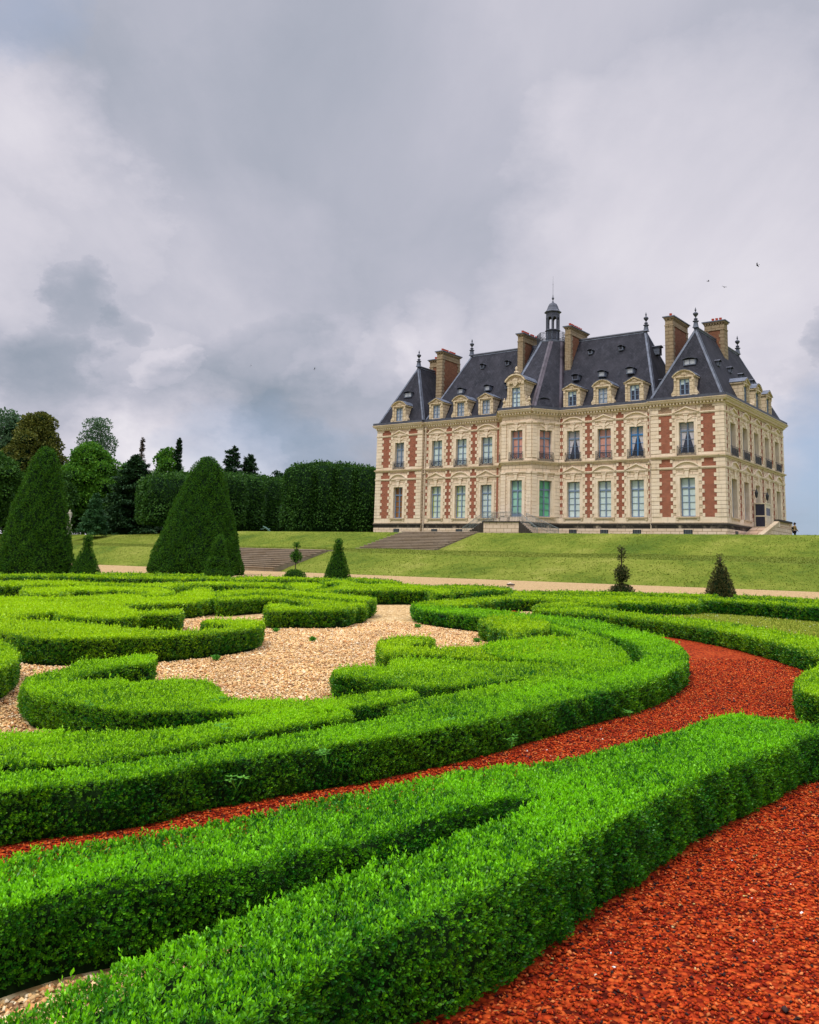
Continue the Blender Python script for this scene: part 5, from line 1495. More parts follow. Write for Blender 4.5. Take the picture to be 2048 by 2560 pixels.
# side facade
SCc = [2.75 + 3.97 * i for i in range(5)]
F_side.wall(walls, 0, DP, Z0, ZE, ops(SCc, 1.66), 'stone', depth=.5)
for i, c in enumerate(SCc):
    sill(F_side, trim, c, 1.66)
    surround(F_side, trim, c, 1.66, L1, L2); surround(F_side, trim, c, 1.66, L4 + .27, L5)
    keystone(F_side, trim, c, L2 + .02, L3); keystone(F_side, trim, c, L5 + .05, L6, True)
    pediment(F_side, trim, c, 1.45, L3 + .24, .66, i % 2 == 0); pediment(F_side, trim, c, 1.45, L6 + .22, .62, i % 2 == 1)
    window(F_side, c, 1.66, L1, L2, 'p_pale' if i > 1 else 'p_dark', 4, dep=.45)
    window(F_side, c, 1.66, L4 + .27, L5, 'p_dark' if i < 2 else 'p_blind', 3, dep=.45)
    balcony(F_side, c, 1.94, L4 + .27, 1.02)
# hidden sides
F_left.wall(walls, 0, DP, Z0, ZE, [], 'stone'); F_back.wall(walls, -W_, 0, Z0, ZE, [], 'stone')
# bay
DW = 1.55
F_b1.wall(walls, 0, BL1, Z0, ZE, [(BL1 / 2 - DW / 2, BL1 / 2 + DW / 2, ZP + .12, L2 + .1), (BL1 / 2 - DW / 2, BL1 / 2 + DW / 2, L4 + .27, L5 + .05)], 'stone')
for Fb, BL in ((F_b0, BL0), (F_b2, BL2)):
    Fb.wall(walls, 0, BL, Z0, ZE, [(BL / 2 - DW / 2, BL / 2 + DW / 2, L1, L2 + .1), (BL / 2 - DW / 2, BL / 2 + DW / 2, L4 + .27, L5 + .05)], 'stone')
for Fb, BL, gf, z0 in ((F_b0, BL0, 'p_teal', L1), (F_b1, BL1, 'p_teal', ZP + .12), (F_b2, BL2, 'p_green', L1)):
    c = BL / 2
    window(Fb, c, DW, z0, L2 + .1, gf, 4, label='glazed garden door with teal blinds' if z0 < L1 else LBL[gf], door=z0 < L1, name='door' if z0 < L1 else 'window')
    window(Fb, c, DW, L4 + .27, L5 + .05, 'p_pink', 3, label=LBL['p_pink'])
    balcony(Fb, c, DW + .2, L4 + .27, 1.02)
    surround(Fb, trim, c, DW, z0, L2 + .1); surround(Fb, trim, c, DW, L4 + .27, L5 + .05)
    keystone(Fb, trim, c, L2 + .15, L3 + .02); keystone(Fb, trim, c, L5 + .1, L6 + .05, True)
    if z0 >= L1: sill(Fb, trim, c, DW)
    for (a, b) in ((.03, .62), (BL - .62, BL - .03)):       # rusticated pilasters
        for (z0_, z1_) in ((L1, L3 - .05), (L4 + .6, L6 - .05)):
            z = z0_
            while z < z1_ - .1:
                zz = min(z + .409, z1_)
                Fb.box(quo, a, b, 0, .10, z + .012, zz - .018, 'stone_trim', 'b'); z = zz
        Fb.box(trim, a - .02, b + .02, 0, .17, L3 - .05, L3 + .10, 'stone_trim', 'b')
        Fb.box(trim, a - .02, b + .02, 0, .17, L6 - .08, L6 + .28, 'stone_trim', 'b')
        for k in range(3):
            Fb.prism(trim, [(a + .05 + .17 * k, L6 + .02), (a + .17 + .17 * k, L6 - .05), (a + .2 + .17 * k, L6 + .18)], .17, .24, 'stone_trim')
    ledges(Fb, 0, BL, .10, .10); cornice(Fb, trim, 0, BL, .18, .18)
# ledges and cornices
ledges(F_main, -WR, 0, .12, .27); ledges(F_main, -W_, -W_ + WL, .27, .12)
ledges(F_wing, BF[3][0], -WR, 0, 0); ledges(F_wing, -W_ + WL, BF[0][0], 0, 0); ledges(F_side, 0, DP, .0, .27); ledges(F_left, 0, DP, 0, .27)
cornice(F_main, trim, -WR, 0, .2, .56); cornice(F_main, trim, -W_, -W_ + WL, .56, .2)
cornice(F_wing, trim, BF[3][0], -WR, 0, 0); cornice(F_wing, trim, -W_ + WL, BF[0][0], 0, 0)
cornice(F_side, trim, 0, DP, 0, .56); cornice(F_left, trim, 0, DP, 0, .56); cornice(F_back, trim, -W_, 0, .56, .56)
# bricks and quoins: (frame, [(xa, xb)], corner blocks)
ZB = ((L1 - .05, L3 - .02, 0), (L3 + .26, L4 - .06, 1), (L4 + .56, L6 - .02, 0), (L6 + .24, L7 - .14, 1))
for F, strips in ((F_main, ((-6.85, -5.42), (-2.33, -.86), (-45.05, -43.6), (-40.66, -39.2))),
                  (F_wing, ((-18.88, -18.52), (-15.72, -14.86), (-11.95, -11.05), (-34.98, -34.12), (-31.24, -30.33))),
                  (F_side, ((.55, 1.05), (4.35, 5.05), (8.3, 9.0), (12.28, 12.98), (16.25, 16.95), (20.2, 20.7)))):
    for xa, xb in strips:
        for i, (za, zb, ph) in enumerate(ZB):
            mt = 'brick_pale' if (i == 3 and F is F_main and xa > -10) else 'brick'
            wd = xb - xa
            brick_strip(F, xa, xb, za, zb, mt, t=.24 if wd > .8 else .13, ph=ph)
for xa, xb in ((-8.30, -8.02), (-27.45, -27.18), (-38.05, -37.75)):
    for za, zb, ph in ZB: brick_strip(F_wing, xa, xb, za, zb, 'brick', xa > -10 or xa < -30, xa < -30, t=.12, ph=ph)
for za, zb, ph in ZB + ((Z0 + .9, ZP - .2, 0),):
    corner_quoins(F_main, -.84, .08, za, zb); corner_quoins(F_main, -WR - .02, -6.87, za, zb)
    corner_quoins(F_main, -W_ - .08, -W_ + .82, za, zb); corner_quoins(F_main, -39.18, -W_ + WL + .02, za, zb)
    corner_quoins(F_side, .0, .52, za, zb); corner_quoins(F_side, DP - .45, DP + .08, za, zb)
walls.build('wall', CH); quo.build('quoins', CH)
trim.build('mouldings', CH)
for F, cs in ((F_main, (-3.87, -42.12)), (F_wing, (*RWc, *LWc)), (F_side, (2.75, 6.3))):
    for c in cs: cellar(F, c)

# ---- roofs
def face_uv(mb, pts, mat):
    P = [Vector(p) for p in pts]
    n = (P[1] - P[0]).cross(P[2] - P[0]).normalized()
    h = Vector((0, 0, 1)).cross(n)
    h = h.normalized() if h.length > 1e-4 else Vector((1, 0, 0))
    s_ = n.cross(h)
    mb.face(P, mat, [(p.dot(h), p.dot(s_)) for p in P])
def hipstrip(mb, p, q, cen, w=.24, mat='lead', off=.045):
    """lead strip on the plane (p,q,cen) lying along edge p-q"""
    p, q, cen = Vector(p), Vector(q), Vector(cen)
    e = (q - p).normalized()
    inn = (cen - p) - e * (cen - p).dot(e); inn.normalize()
    n = e.cross(inn).normalized()
    if n.z < 0: n = -n
    o = n * off
    a, b, c, d = p + o, q + o, q + inn * w + o, p + inn * w + o
    mb.face([a, b, c, d], mat, [(0, 0), (1, 0), (1, 1), (0, 1)])
    mb.face([d, c, c - o, d - o], mat, [(0, 0), (1, 0), (1, 1), (0, 1)])
def hip_roof(name, x0, x1, y0, y1, z0, ridge, zr):
    """ridge = ((x,y),(x,y)); flared foot"""
    mb = MB()
    e = [(x0, y0, z0), (x1, y0, z0), (x1, y1, z0), (x0, y1, z0)]
    r0 = (*ridge[0], zr); r1 = (*ridge[1], zr)
    along_v = abs(ridge[0][1] - ridge[1][1]) > abs(ridge[0][0] - ridge[1][0])
    if along_v:
        fs = [(e[0], e[1], r0), (e[1], e[2], r1, r0), (e[2], e[3], r1), (e[3], e[0], r0, r1)]
    else:
        fs = [(e[0], e[1], r1, r0), (e[1], e[2], r1), (e[2], e[3], r0, r1), (e[3], e[0], r0)]
    for f in fs: face_uv(mb, f, 'slate')
    for f in fs:
        cen = [sum(c) / len(f) for c in zip(*f)]
        k = len(f)
        for i in range(k):
            a, b = f[i], f[(i + 1) % k]
            if abs(a[2] - b[2]) > 1: hipstrip(mb, a, b, cen)
            elif a[2] > z0 + 1: hipstrip(mb, a, b, cen, .22)
    tube(mb, (r0[0], r0[1], zr + .05), (r1[0], r1[1], zr + .05), .16, 'gutter', 8)
    return mb.build(name, CH)
hip_roof('roof', -WR - .15, .06, -.06, DP + .06, ZE, ((-3.87, 3.44), (-3.87, 17.65)), 28.05)
hip_roof('roof', -W_ - .06, -W_ + WL + .15, -.06, DP + .06, ZE, ((-42.1, 3.5), (-42.1, 17.65)), 27.95)
hip_roof('roof', -38.55, -7.35, .46, 12.1, ZE, ((-35.2, 6.1), (-10.7, 6.1)), 29.2)

# bay roof up to the octagonal platform
bayroof = MB()
AX = (-22.93, 5.96); AP = 1.76; hs = AP * math.tan(math.pi / 8)
top = [(AX[0] - AP, AX[1] - hs), (AX[0] - hs, AX[1] - AP), (AX[0] + hs, AX[1] - AP), (AX[0] + AP, AX[1] - hs), (AX[0] + AP, AX[1] + hs), (AX[0] + hs, AX[1] + AP), (AX[0] - hs, AX[1] + AP), (AX[0] - AP, AX[1] + hs)]
ZT = 29.2
ov = .08
foot = [(BF[0][0] - .35, BF[0][1] - .2), (BF[1][0] - .2, BF[1][1] - ov), (BF[2][0] + .2, BF[2][1] - ov), (BF[3][0] + .35, BF[3][1] - .2)]
T3 = [(*p, ZT) for p in top]; G3 = [(*p, ZE) for p in foot]
G3b = [(-22.93 + 4.3, 9.5, ZE + 1), (-22.93 - 4.3, 9.5, ZE + 1)]
faces = [(G3[0], G3[1], T3[1], T3[0]), (G3[1], G3[2], T3[2], T3[1]), (G3[2], G3[3], T3[3], T3[2]),
         (G3[3], G3b[0], T3[4], T3[3]), (G3b[0], G3b[1], T3[6], T3[5]), (G3b[1], G3[0], T3[0], T3[7])]
for f in faces: face_uv(bayroof, f, 'slate')
bayroof.face(T3, 'lead')
for k, f in enumerate(faces[:4]):
    cen = [sum(c) / 4 for c in zip(*f)]
    hipstrip(bayroof, f[0], f[3], cen, .28, 'copper' if k > 1 else 'lead'); hipstrip(bayroof, f[1], f[2], cen, .28, 'copper' if k > 0 else 'lead')
bayroof.build('bay_roof', CH)

# belvedere
bel = empty('belvedere', (0, 0, 0)); 
bpy.data.objects.remove(bel)
lan = MB()
rot = math.pi / 8
lathe(lan, None, [(1.98, ZT - .12), (2.02, ZT + .05), (1.9, ZT + .12), (0, ZT + .12)], 8, 'lead', *AX, rot)
lathe(lan, None, [(.86, ZT + .1), (.86, ZT + .35), (.76, ZT + .42), (.76, ZT + 1.5), (.9, ZT + 1.62), (.98, ZT + 1.72), (.9, ZT + 1.80), (0, ZT + 1.82)], 8, 'gutter', *AX, rot)
for i in range(8):
    a = rot + i * math.pi / 4
    c, s_ = math.cos(a), math.sin(a)
    x, y = AX[0] + .78 * c, AX[1] + .78 * s_
    tube(lan, (x, y, ZT + 1.8), (x, y, ZT + 3.65), .085, 'gutter', 8)
    tube(lan, (AX[0] + .80 * c, AX[1] + .80 * s_, ZT + .4), (AX[0] + .80 * c, AX[1] + .80 * s_, ZT + 1.55), .06, 'lead', 6)
    b = a + math.pi / 4
    p0 = Vector((AX[0] + .78 * c, AX[1] + .78 * s_, 0)); p1 = Vector((AX[0] + .78 * math.cos(b), AX[1] + .78 * math.sin(b), 0))
    Fo = Frame(p0, p1 - p0, Vector((math.cos(a + math.pi / 8), math.sin(a + math.pi / 8), 0)))
    Lg = (p1 - p0).length
    arch = [(0, ZT + 3.2)] + [(Lg / 2 - (Lg / 2 - .07) * math.cos(math.pi * q / 6), ZT + 3.2 + (Lg / 2 - .07) * math.sin(math.pi * q / 6)) for q in range(7)] + [(Lg, ZT + 3.2), (Lg, ZT + 3.75), (0, ZT + 3.75)]
    for q in range(6):
        A_, B_ = arch[1 + q], arch[2 + q]
        Fo.prism(lan, [A_, B_, (B_[0], ZT + 3.75), (A_[0], ZT + 3.75)], -.06, .06, 'gutter')
lathe(lan, None, [(.86, ZT + 3.7), (.86, ZT + 3.95), (1.02, ZT + 4.02), (1.10, ZT + 4.12), (1.02, ZT + 4.2), (.86, ZT + 4.32), (.70, ZT + 4.65), (.60, ZT + 4.95), (.47, ZT + 5.2), (.24, ZT + 5.36), (.12, ZT + 5.42)], 8, 'gutter', *AX, rot)
lathe(lan, None, [(.12, ZT + 5.40), (.12, ZT + 5.52), (.05, ZT + 5.6), (.05, ZT + 5.75), (.16, ZT + 5.92), (.13, ZT + 6.05), (.04, ZT + 6.15), (.05, ZT + 6.3), (.015, ZT + 6.5)], 10, 'gutter', *AX)
lathe(lan, None, [(.022, ZT + 6.4), (.018, ZT + 7.7), (.035, ZT + 7.8), (.014, ZT + 7.95), (.008, ZT + 8.9)], 6, 'iron', *AX)
LANT = lan.build('lantern', CH)
rl = MB()
for i in range(8):
    a = rot + i * math.pi / 4; b = a + math.pi / 4
    R_ = AP / math.cos(math.pi / 8) + .03
    p0 = Vector((AX[0] + R_ * math.cos(a), AX[1] + R_ * math.sin(a), 0)); p1 = Vector((AX[0] + R_ * math.cos(b), AX[1] + R_ * math.sin(b), 0))
    up = Vector((0, 0, 1))
    for zz in (ZT + .22, ZT + 1.0, ZT + 1.18):
        tube(rl, p0 + up * zz, p1 + up * zz, .028, 'iron', 4)
    for j in range(7):
        q = p0.lerp(p1, j / 7)
        tube(rl, q + up * (ZT + .1), q + up * (ZT + 1.18), .04 if j == 0 else .016, 'iron', 4)
    for j in range(3):
        c = p0.lerp(p1, (j + .5) / 3); dr = (p1 - p0).normalized()
        for rr, zc in ((.17, ZT + .45), (.12, ZT + .78)):
            for q in range(8):
                t0, t1 = 2 * math.pi * q / 8, 2 * math.pi * (q + 1) / 8
                tube(rl, c + dr * rr * math.cos(t0) + up * (zc + rr * math.sin(t0)), c + dr * rr * math.cos(t1) + up * (zc + rr * math.sin(t1)), .018, 'iron', 4)
rl.build('platform_railing', CH)

# finials
def finial(x, y, z, h=2.15):
    mb = MB(); k = h / 2.15
    lathe(mb, None, [(.42, z), (.32, z + .18 * k), (.25, z + .55 * k), (.24, z + .72 * k)], 4, 'lead', x, y, math.pi / 4)
    lathe(mb, None, [(.34, z + .72 * k), (.34, z + .78 * k), (.18, z + .82 * k), (.16, z + .92 * k), (.22, z + .96 * k), (.22, z + 1.04 * k), (.09, z + 1.12 * k), (.05, z + 1.22 * k),
                     (.12, z + 1.30 * k), (.27, z + 1.5 * k), (.30, z + 1.62 * k), (.22, z + 1.72 * k), (.06, z + 1.82 * k), (.05, z + 1.9 * k), (.11, z + 2.0 * k), (.05, z + 2.2 * k), (.005, z + 2.35 * k)], 10, 'gutter', x, y)
    mb.build('finial', CH)
for p in ((-3.87, 3.44, 28.05), (-3.87, 17.65, 28.05), (-42.1, 3.5, 27.95), (-10.7, 6.1, 29.2), (-35.2, 6.1, 29.2)): finial(*p)

# chimneys
def chimney(x0, x1, y0, y1, z0, z1, pots, mat='chimney_stone', along=1):
    mb = MB(); F = Frame((0, 0), (1, 0), (0, 1))
    F.box(mb, x0, x1, y0, y1, z0, z1 - .75, 'brick_dark')
    q = .42
    z = z0; i = 0
    while z < z1 - 1.1:
        zz = min(z + .41, z1 - 1.1)
        w = q + (.16 if i % 2 else 0)
        if x1 - x0 < 1.3:
            F.box(mb, x0 - .05, x1 + .05, y0 - .05, y0 + w, z + .012, zz - .012, mat); F.box(mb, x0 - .05, x1 + .05, y1 - w, y1 + .05, z + .012, zz - .012, mat)
        else:
            F.box(mb, x0 - .05, x0 + w, y0 - .05, y1 + .05, z + .012, zz - .012, mat); F.box(mb, x1 - w, x1 + .05, y0 - .05, y1 + .05, z + .012, zz - .012, mat)
        z = zz; i += 1
    F.box(mb, x0 - .09, x1 + .09, y0 - .09, y1 + .09, z1 - 1.12, z1 - .98, mat)
    F.box(mb, x0 - .03, x1 + .03, y0 - .03, y1 + .03, z1 - .98, z1 - .42, mat)
    n = int((y1 - y0) / .3)
    for k in range(n):
        y = y0 + (k + .2) * (y1 - y0) / n
        F.box(mb, x0 - .12, x1 + .12, y, y + .15, z1 - .42, z1 - .28, mat)
    n = max(2, int((x1 - x0) / .3))
    for k in range(n):
        x = x0 + (k + .2) * (x1 - x0) / n
        F.box(mb, x, x + .15, y0 - .12, y1 + .12, z1 - .425, z1 - .285, mat)
    F.box(mb, x0 - .16, x1 + .16, y0 - .16, y1 + .16, z1 - .28, z1 - .12, mat); F.box(mb, x0 - .27, x1 + .27, y0 - .27, y1 + .27, z1 - .12, z1, 'lead')
    o = mb.build('chimney', CH)
    L_ = (y1 - y0) if along else (x1 - x0)
    for k, t in enumerate(pots):
        pm = MB()
        cx, cy = ((x0 + x1) / 2, y0 + t * L_) if along else (x0 + t * L_, (y0 + y1) / 2)
        lathe(pm, None, [(.15, z1), (.15, z1 + .36), (.17, z1 + .38), (.17, z1 + .45), (.11, z1 + .45), (.11, z1 + .1)], 8, 'pot', cx, cy)
        pm.build('chimney_pot', o)
chimney(-26.58, -25.92, 3.7, 8.0, 23.5, 30.55, (.12, .22, .32, .42, .62, .72, .9))
chimney(-19.95, -19.28, 3.7, 8.1, 23.5, 30.55, (.12, .22, .3, .42, .52, .64, .76))
chimney(-39.3, -38.45, 3.9, 8.0, 20.5, 29.85, (.14, .24, .34, .42, .58, .7, .82))
chimney(-7.5, -6.65, 3.9, 8.4, 20.5, 29.95, (.12, .3, .45, .62, .75))
chimney(-5.05, -2.85, 9.6, 10.7, 23.8, 30.3, (.36, .56, .76), along=0)
chimney(-42.95, -40.9, 7.2, 8.2, 24.5, 29.75, (.3, .5, .7), along=0)

# dormers
def dormer(F, xc, z0, arc, pane='p_blind', w=2.15, back=3.4, label=None, d=.36, bt=False, open_=False):
    mb = MB()
    F2 = Frame(F.o + F.out * d, F.dx, F.out)
    ow, oh = 1.08, 1.72
    hw = w / 2; zt = z0 + 2.0
    F2.wall(mb, xc - hw, xc + hw, z0, zt, [(xc - ow / 2, xc + ow / 2, z0 + .12, z0 + .12 + oh)], 'dormer_stone', depth=.24, reveal='dormer_stone')
    for s_ in (-1, 1):
        x = xc + s_ * hw
        mb.face([F2.p(x, 0, z0), F2.p(x, -back, z0), F2.p(x, -back, zt), F2.p(x, 0, zt)], 'dormer_stone', [(0, z0), (back, z0), (back, zt), (0, zt)])
        # pilaster with console, and scroll foot on the arched ones
        xa = sorted((x, x - s_ * .30))
        F2.box(mb, xa[0], xa[1], 0, .07, z0 + .1, zt - .35, 'dormer_stone', 'b'); F2.box(mb, xa[0] + .03, xa[1] - .03, 0, .16, zt - .35, zt - .02, 'dormer_stone', 'b')
        F2.box(mb, xa[0] - .01, xa[1] + .01, 0, .11, z0 + .85, z0 + 1.0, 'dormer_stone', 'b')
        if arc:
            pr = [(x, z0 + .05), (x + s_ * .26, z0 + .05), (x + s_ * .33, z0 + .18), (x + s_ * .30, z0 + .36), (x + s_ * .14, z0 + .55), (x + s_ * .05, z0 + .85), (x, z0 + 1.0)]
            F2.prism(mb, pr if s_ > 0 else pr[::-1], -.45, .03, 'dormer_stone')
        F2.box(mb, *sorted((x - s_ * .02, x + s_ * .14)), -back, .12, zt - .02, zt + .13, 'dormer_stone')
    F2.box(mb, xc - ow / 2 - .02, xc + ow / 2 + .02, 0, .05, z0 + .12 + oh, z0 + .30 + oh, 'dormer_stone', 'b')
    F2.box(mb, xc - hw - .12, xc + hw + .12, 0, .14, zt, zt + .13, 'dormer_stone', 'b')
    h = .70 if arc else .66
    pediment(F2, mb, xc, hw + .22, zt + .13, h, arc, 'dormer_stone', .24, .15)
    F2.prism(mb, [(xc - .35, zt + .22), (xc + .35, zt + .22), (xc + .18, zt + .48), (xc - .18, zt + .48)], .04, .12, 'dormer_stone')
    # lead roof
    n = 10
    if arc:
        R = ((hw + .2) ** 2 + h * h) / (2 * h); a = math.asin(min(1, (hw + .2) / R))
        P = [(xc + R * math.sin(-a + 2 * a * i / n), zt + .13 + R * math.cos(-a + 2 * a * i / n) - (R - h)) for i in range(n + 1)]
    else:
        P = [(xc - hw - .22, zt + .13), (xc, zt + .13 + h), (xc + hw + .22, zt + .13)]
    for i in range(len(P) - 1):
        a_, b_ = P[i], P[i + 1]
        mb.face([F2.p(a_[0], .26, a_[1] + .03), F2.p(b_[0], .26, b_[1] + .03), F2.p(b_[0], -back, b_[1] + .03), F2.p(a_[0], -back, a_[1] + .03)], 'lead', [(0, 0), (1, 0), (1, 3), (0, 3)])
        mb.face([F2.p(a_[0], .26, a_[1] - .04), F2.p(b_[0], .26, b_[1] - .04), F2.p(b_[0], .26, b_[1] + .03), F2.p(a_[0], .26, a_[1] + .03)], 'lead', [(0, 0), (1, 0), (1, 3), (0, 3)])
    o = mb.build('dormer', CH)
    if label: o['label'] = label
    window(F2, xc, ow, z0 + .12, z0 + .12 + oh, pane, 3, dep=.17, wparent=o, light=0, blind_top=bt)
    return o
dormer(F_main, -3.87, ZE + .08, True, 'p_dark', 2.2, 2.4, bt=True)
dormer(F_main, -42.1, ZE + .08, True, 'p_blind', 2.2, 2.4)
for c, arc, pn in zip(RWc, (False, True, False), ('p_dark', 'p_blind', 'p_dark')): dormer(F_wing, c, ZE + .08, arc, pn, back=2.6, bt=pn == 'p_dark')
for c, arc in zip(LWc, (False, True, False)): dormer(F_wing, c, ZE + .08, arc, 'p_blind', back=2.6)
for c, arc in ((6.35, False), (10.5, True), (14.5, False)): dormer(F_side, c, ZE + .08, arc, 'p_dark', w=2.1, back=2.4)

# the great dormer over the bay
def great_dormer():
    mb = MB(); F = F_b1; F = Frame(F.o + F.out * .30, F.dx, F.out)
    xc, z0 = BL1 / 2, ZE + .05
    hw, ow, zt, back = 1.12, 1.12, ZE + 3.05, 3.4
    F.wall(mb, xc - hw, xc + hw, z0, zt, [(xc - ow / 2, xc + ow / 2, z0 + .05, z0 + 2.35)], 'dormer_stone', depth=.35, reveal='dormer_stone')
    for s_ in (-1, 1):
        x = xc + s_ * hw
        mb.face([F.p(x, 0, z0), F.p(x, -back, z0), F.p(x, -back, zt), F.p(x, 0, zt)], 'dormer_stone', [(0, z0), (back, z0), (back, zt), (0, zt)])
        xa = sorted((x, x - s_ * .3))
        F.box(mb, xa[0], xa[1], 0, .1, z0, zt - .3, 'dormer_stone', 'b'); F.box(mb, xa[0] - .03, xa[1] + .03, 0, .2, zt - .35, zt, 'dormer_stone', 'b')
        F.box(mb, *sorted((x - s_ * .02, x + s_ * .2)), -back, .2, zt, zt + .16, 'dormer_stone')
        # volute and urn beside the foot
        pr = [(x, z0), (x + s_ * .62, z0), (x + s_ * .70, z0 + .22), (x + s_ * .55, z0 + .50), (x + s_ * .30, z0 + .55), (x + s_ * .18, z0 + .95), (x, z0 + 1.5)]
        F.prism(mb, pr if s_ > 0 else pr[::-1], -.5, .05, 'dormer_stone')
        c = F.p(x + s_ * .55, -.2, 0)
        lathe(mb, None, [(.16, z0 + .45), (.10, z0 + .6), (.2, z0 + .8), (.22, z0 + .92), (.08, z0 + 1.02), (.12, z0 + 1.1), (.02, z0 + 1.25)], 8, 'dormer_stone', c[0], c[1])
    pediment(F, mb, xc, hw + .3, zt + .12, .85, True, 'dormer_stone', .32, .18)
    F.box(mb, xc - hw - .2, xc + hw + .2, 0, .2, zt, zt + .14, 'dormer_stone', 'b')
    # carved shield and swags
    F.prism(mb, [(xc - .30, zt - .30), (xc, zt - .55), (xc + .30, zt - .30), (xc + .34, zt + .30), (xc, zt + .48), (xc - .34, zt + .30)], .05, .24, 'dormer_stone')
    for s_ in (-1, 1):
        for k in range(4):
            c = F.p(xc + s_ * (.42 + .13 * k), .12, zt - .05 - .10 * (k % 2))
            lathe(mb, None, [(.01, c[2] - .12), (.10, c[2] - .06), (.11, c[2] + .04), (.01, c[2] + .12)], 7, 'dormer_stone', c[0], c[1])
    c = F.p(xc, -.05, 0)
    zt2 = zt + .95
    lathe(mb, None, [(.30, zt2), (.24, zt2 + .15), (.30, zt2 + .22), (.26, zt2 + .30), (.10, zt2 + .42), (.13, zt2 + .52), (.17, zt2 + .66), (.14, zt2 + .82), (.05, zt2 + .92), (.0, zt2 + .94)], 10, 'dormer_stone', c[0], c[1])
    n = 10; h = .85
    R = ((hw + .3) ** 2 + h * h) / (2 * h); a = math.asin(min(1, (hw + .3) / R))
    P = [(xc + R * math.sin(-a + 2 * a * i / n), zt + .14 + R * math.cos(-a + 2 * a * i / n) - (R - h)) for i in range(n + 1)]
    for i in range(n):
        a_, b_ = P[i], P[i + 1]
        mb.face([F.p(a_[0], .34, a_[1] + .03), F.p(b_[0], .34, b_[1] + .03), F.p(b_[0], -back, b_[1] + .03), F.p(a_[0], -back, a_[1] + .03)], 'lead', [(0, 0), (1, 0), (1, 3), (0, 3)])
    o = mb.build('dormer', CH); o['label'] = 'tall carved dormer with a bust on its arched top'
    window(F, xc, ow, z0 + .05, z0 + 2.35, 'p_pale', 3, dep=.2, wparent=o)
great_dormer()

# small roof lights: on a roof plane given by origin at the eave and slope
def rooflight(x, v, z, w, h, nx=0, ny=-1, lit=True, bayw=False):
    """little hooded window standing on a slope at (x,v,z) facing (nx,ny)"""
    F = Frame((x, v), (-ny, nx) if not bayw else (-ny, nx), (nx, ny))
    mb = MB()
    F.box(mb, -w / 2, w / 2, -.8, .12, z - .08, z + .02, 'lead')
    F.box(mb, -w / 2, -w / 2 + .09, -.7, .10, z, z + h, 'lead'); F.box(mb, w / 2 - .09, w / 2, -.7, .10, z, z + h, 'lead')
    F.box(mb, -w / 2 + .09, w / 2 - .09, -.1, .0, z + .02, z + h, 'p_blind' if lit else 'dark')
    if w > .9: F.box(mb, -.03, .03, 0, .03, z + .02, z + h, 'lead')
    n = 6
    P = [(-w / 2 - .14 + (w + .28) * i / n, z + h + .02 + .17 * math.sin(math.pi * i / n)) for i in range(n + 1)]
    for i in range(n):
        F.prism(mb, [P[i], P[i + 1], (P[i + 1][0], P[i + 1][1] + .06), (P[i][0], P[i][1] + .06)], -.9, .24, 'gutter')
    mb.build('roof_window', CH)
for u, v, z, w, h, lit in ((-14.57, 2.35, 23.55, .85, .5, True), (-11.1, 2.35, 23.55, .85, .5, True), (-17.9, 2.35, 23.5, .8, .45, False), (-34.3, 2.35, 23.4, .8, .5, True), (-30.2, 2.35, 23.4, .8, .5, True),
                           (-27.2, 2.35, 23.4, .7, .5, False), (-17.1, 4.65, 27.0, .5, .35, False), (-13.2, 4.65, 27.0, .5, .35, False), (-32.5, 4.65, 26.95, .5, .38, False), (-28.7, 4.65, 26.95, .5, .38, False)):
    rooflight(u, v, z, w, h, lit=lit)
rooflight(-3.93, 1.5, 23.55, 1.35, .55); rooflight(-42.2, 1.5, 23.45, 1.25, .55)
for v in (4.2, 8.1, 11.95, 15.9): rooflight(-1.75, v, 23.75, .55, .4, 1, 0, False)
rooflight(-22.0, .9, 22.9, .9, .6, 0, -1, True)
bx = Vector((F_b2.out.x, F_b2.out.y))
rooflight(-20.35, -.75, ZE + .35, 1.0, .75, bx.x, bx.y, True)
rooflight(-9.3, 6.6, 26.4, .8, .8, 1, 0, False)
rooflight(-8.1, 4.4, 21.8, .9, .9, 1, 0, False)

# downpipes
for u in (-8.0, -38.18):
    mb = MB(); p = (u, SB - .18)
    tube(mb, (*p, Z0), (*p, 18.6), .075, 'pipe', 8)
    lathe(mb, None, [(.08, 18.3), (.17, 18.6), (.2, 18.85), (.0, 18.86)], 8, 'pipe', *p)
    for z in (6.4, 8.6, 10.2, 12.8, 15.2): lathe(mb, None, [(.1, z), (.12, z + .04), (.1, z + .08)], 8, 'pipe', *p)
    mb.build('downpipe', CH)
for u in (-8.25, -38.0):   # floodlight and camera on the front
    mb = MB()
    F_main.box(mb, u + .12, u + .5, .1, .5, 12.75, 12.9, 'string'); tube(mb, (u + .2, -.05, 12.8), (u + .2, -.55, 12.7), .04, 'gutter', 6)
    mb.build('floodlight', CH)
# lightning cable between roofs
mb = MB(); tube(mb, (-10.3, 6.1, 27.0), (-7.5, 5.6, 27.2), .015, 'iron', 4); mb.build('cable', CH)

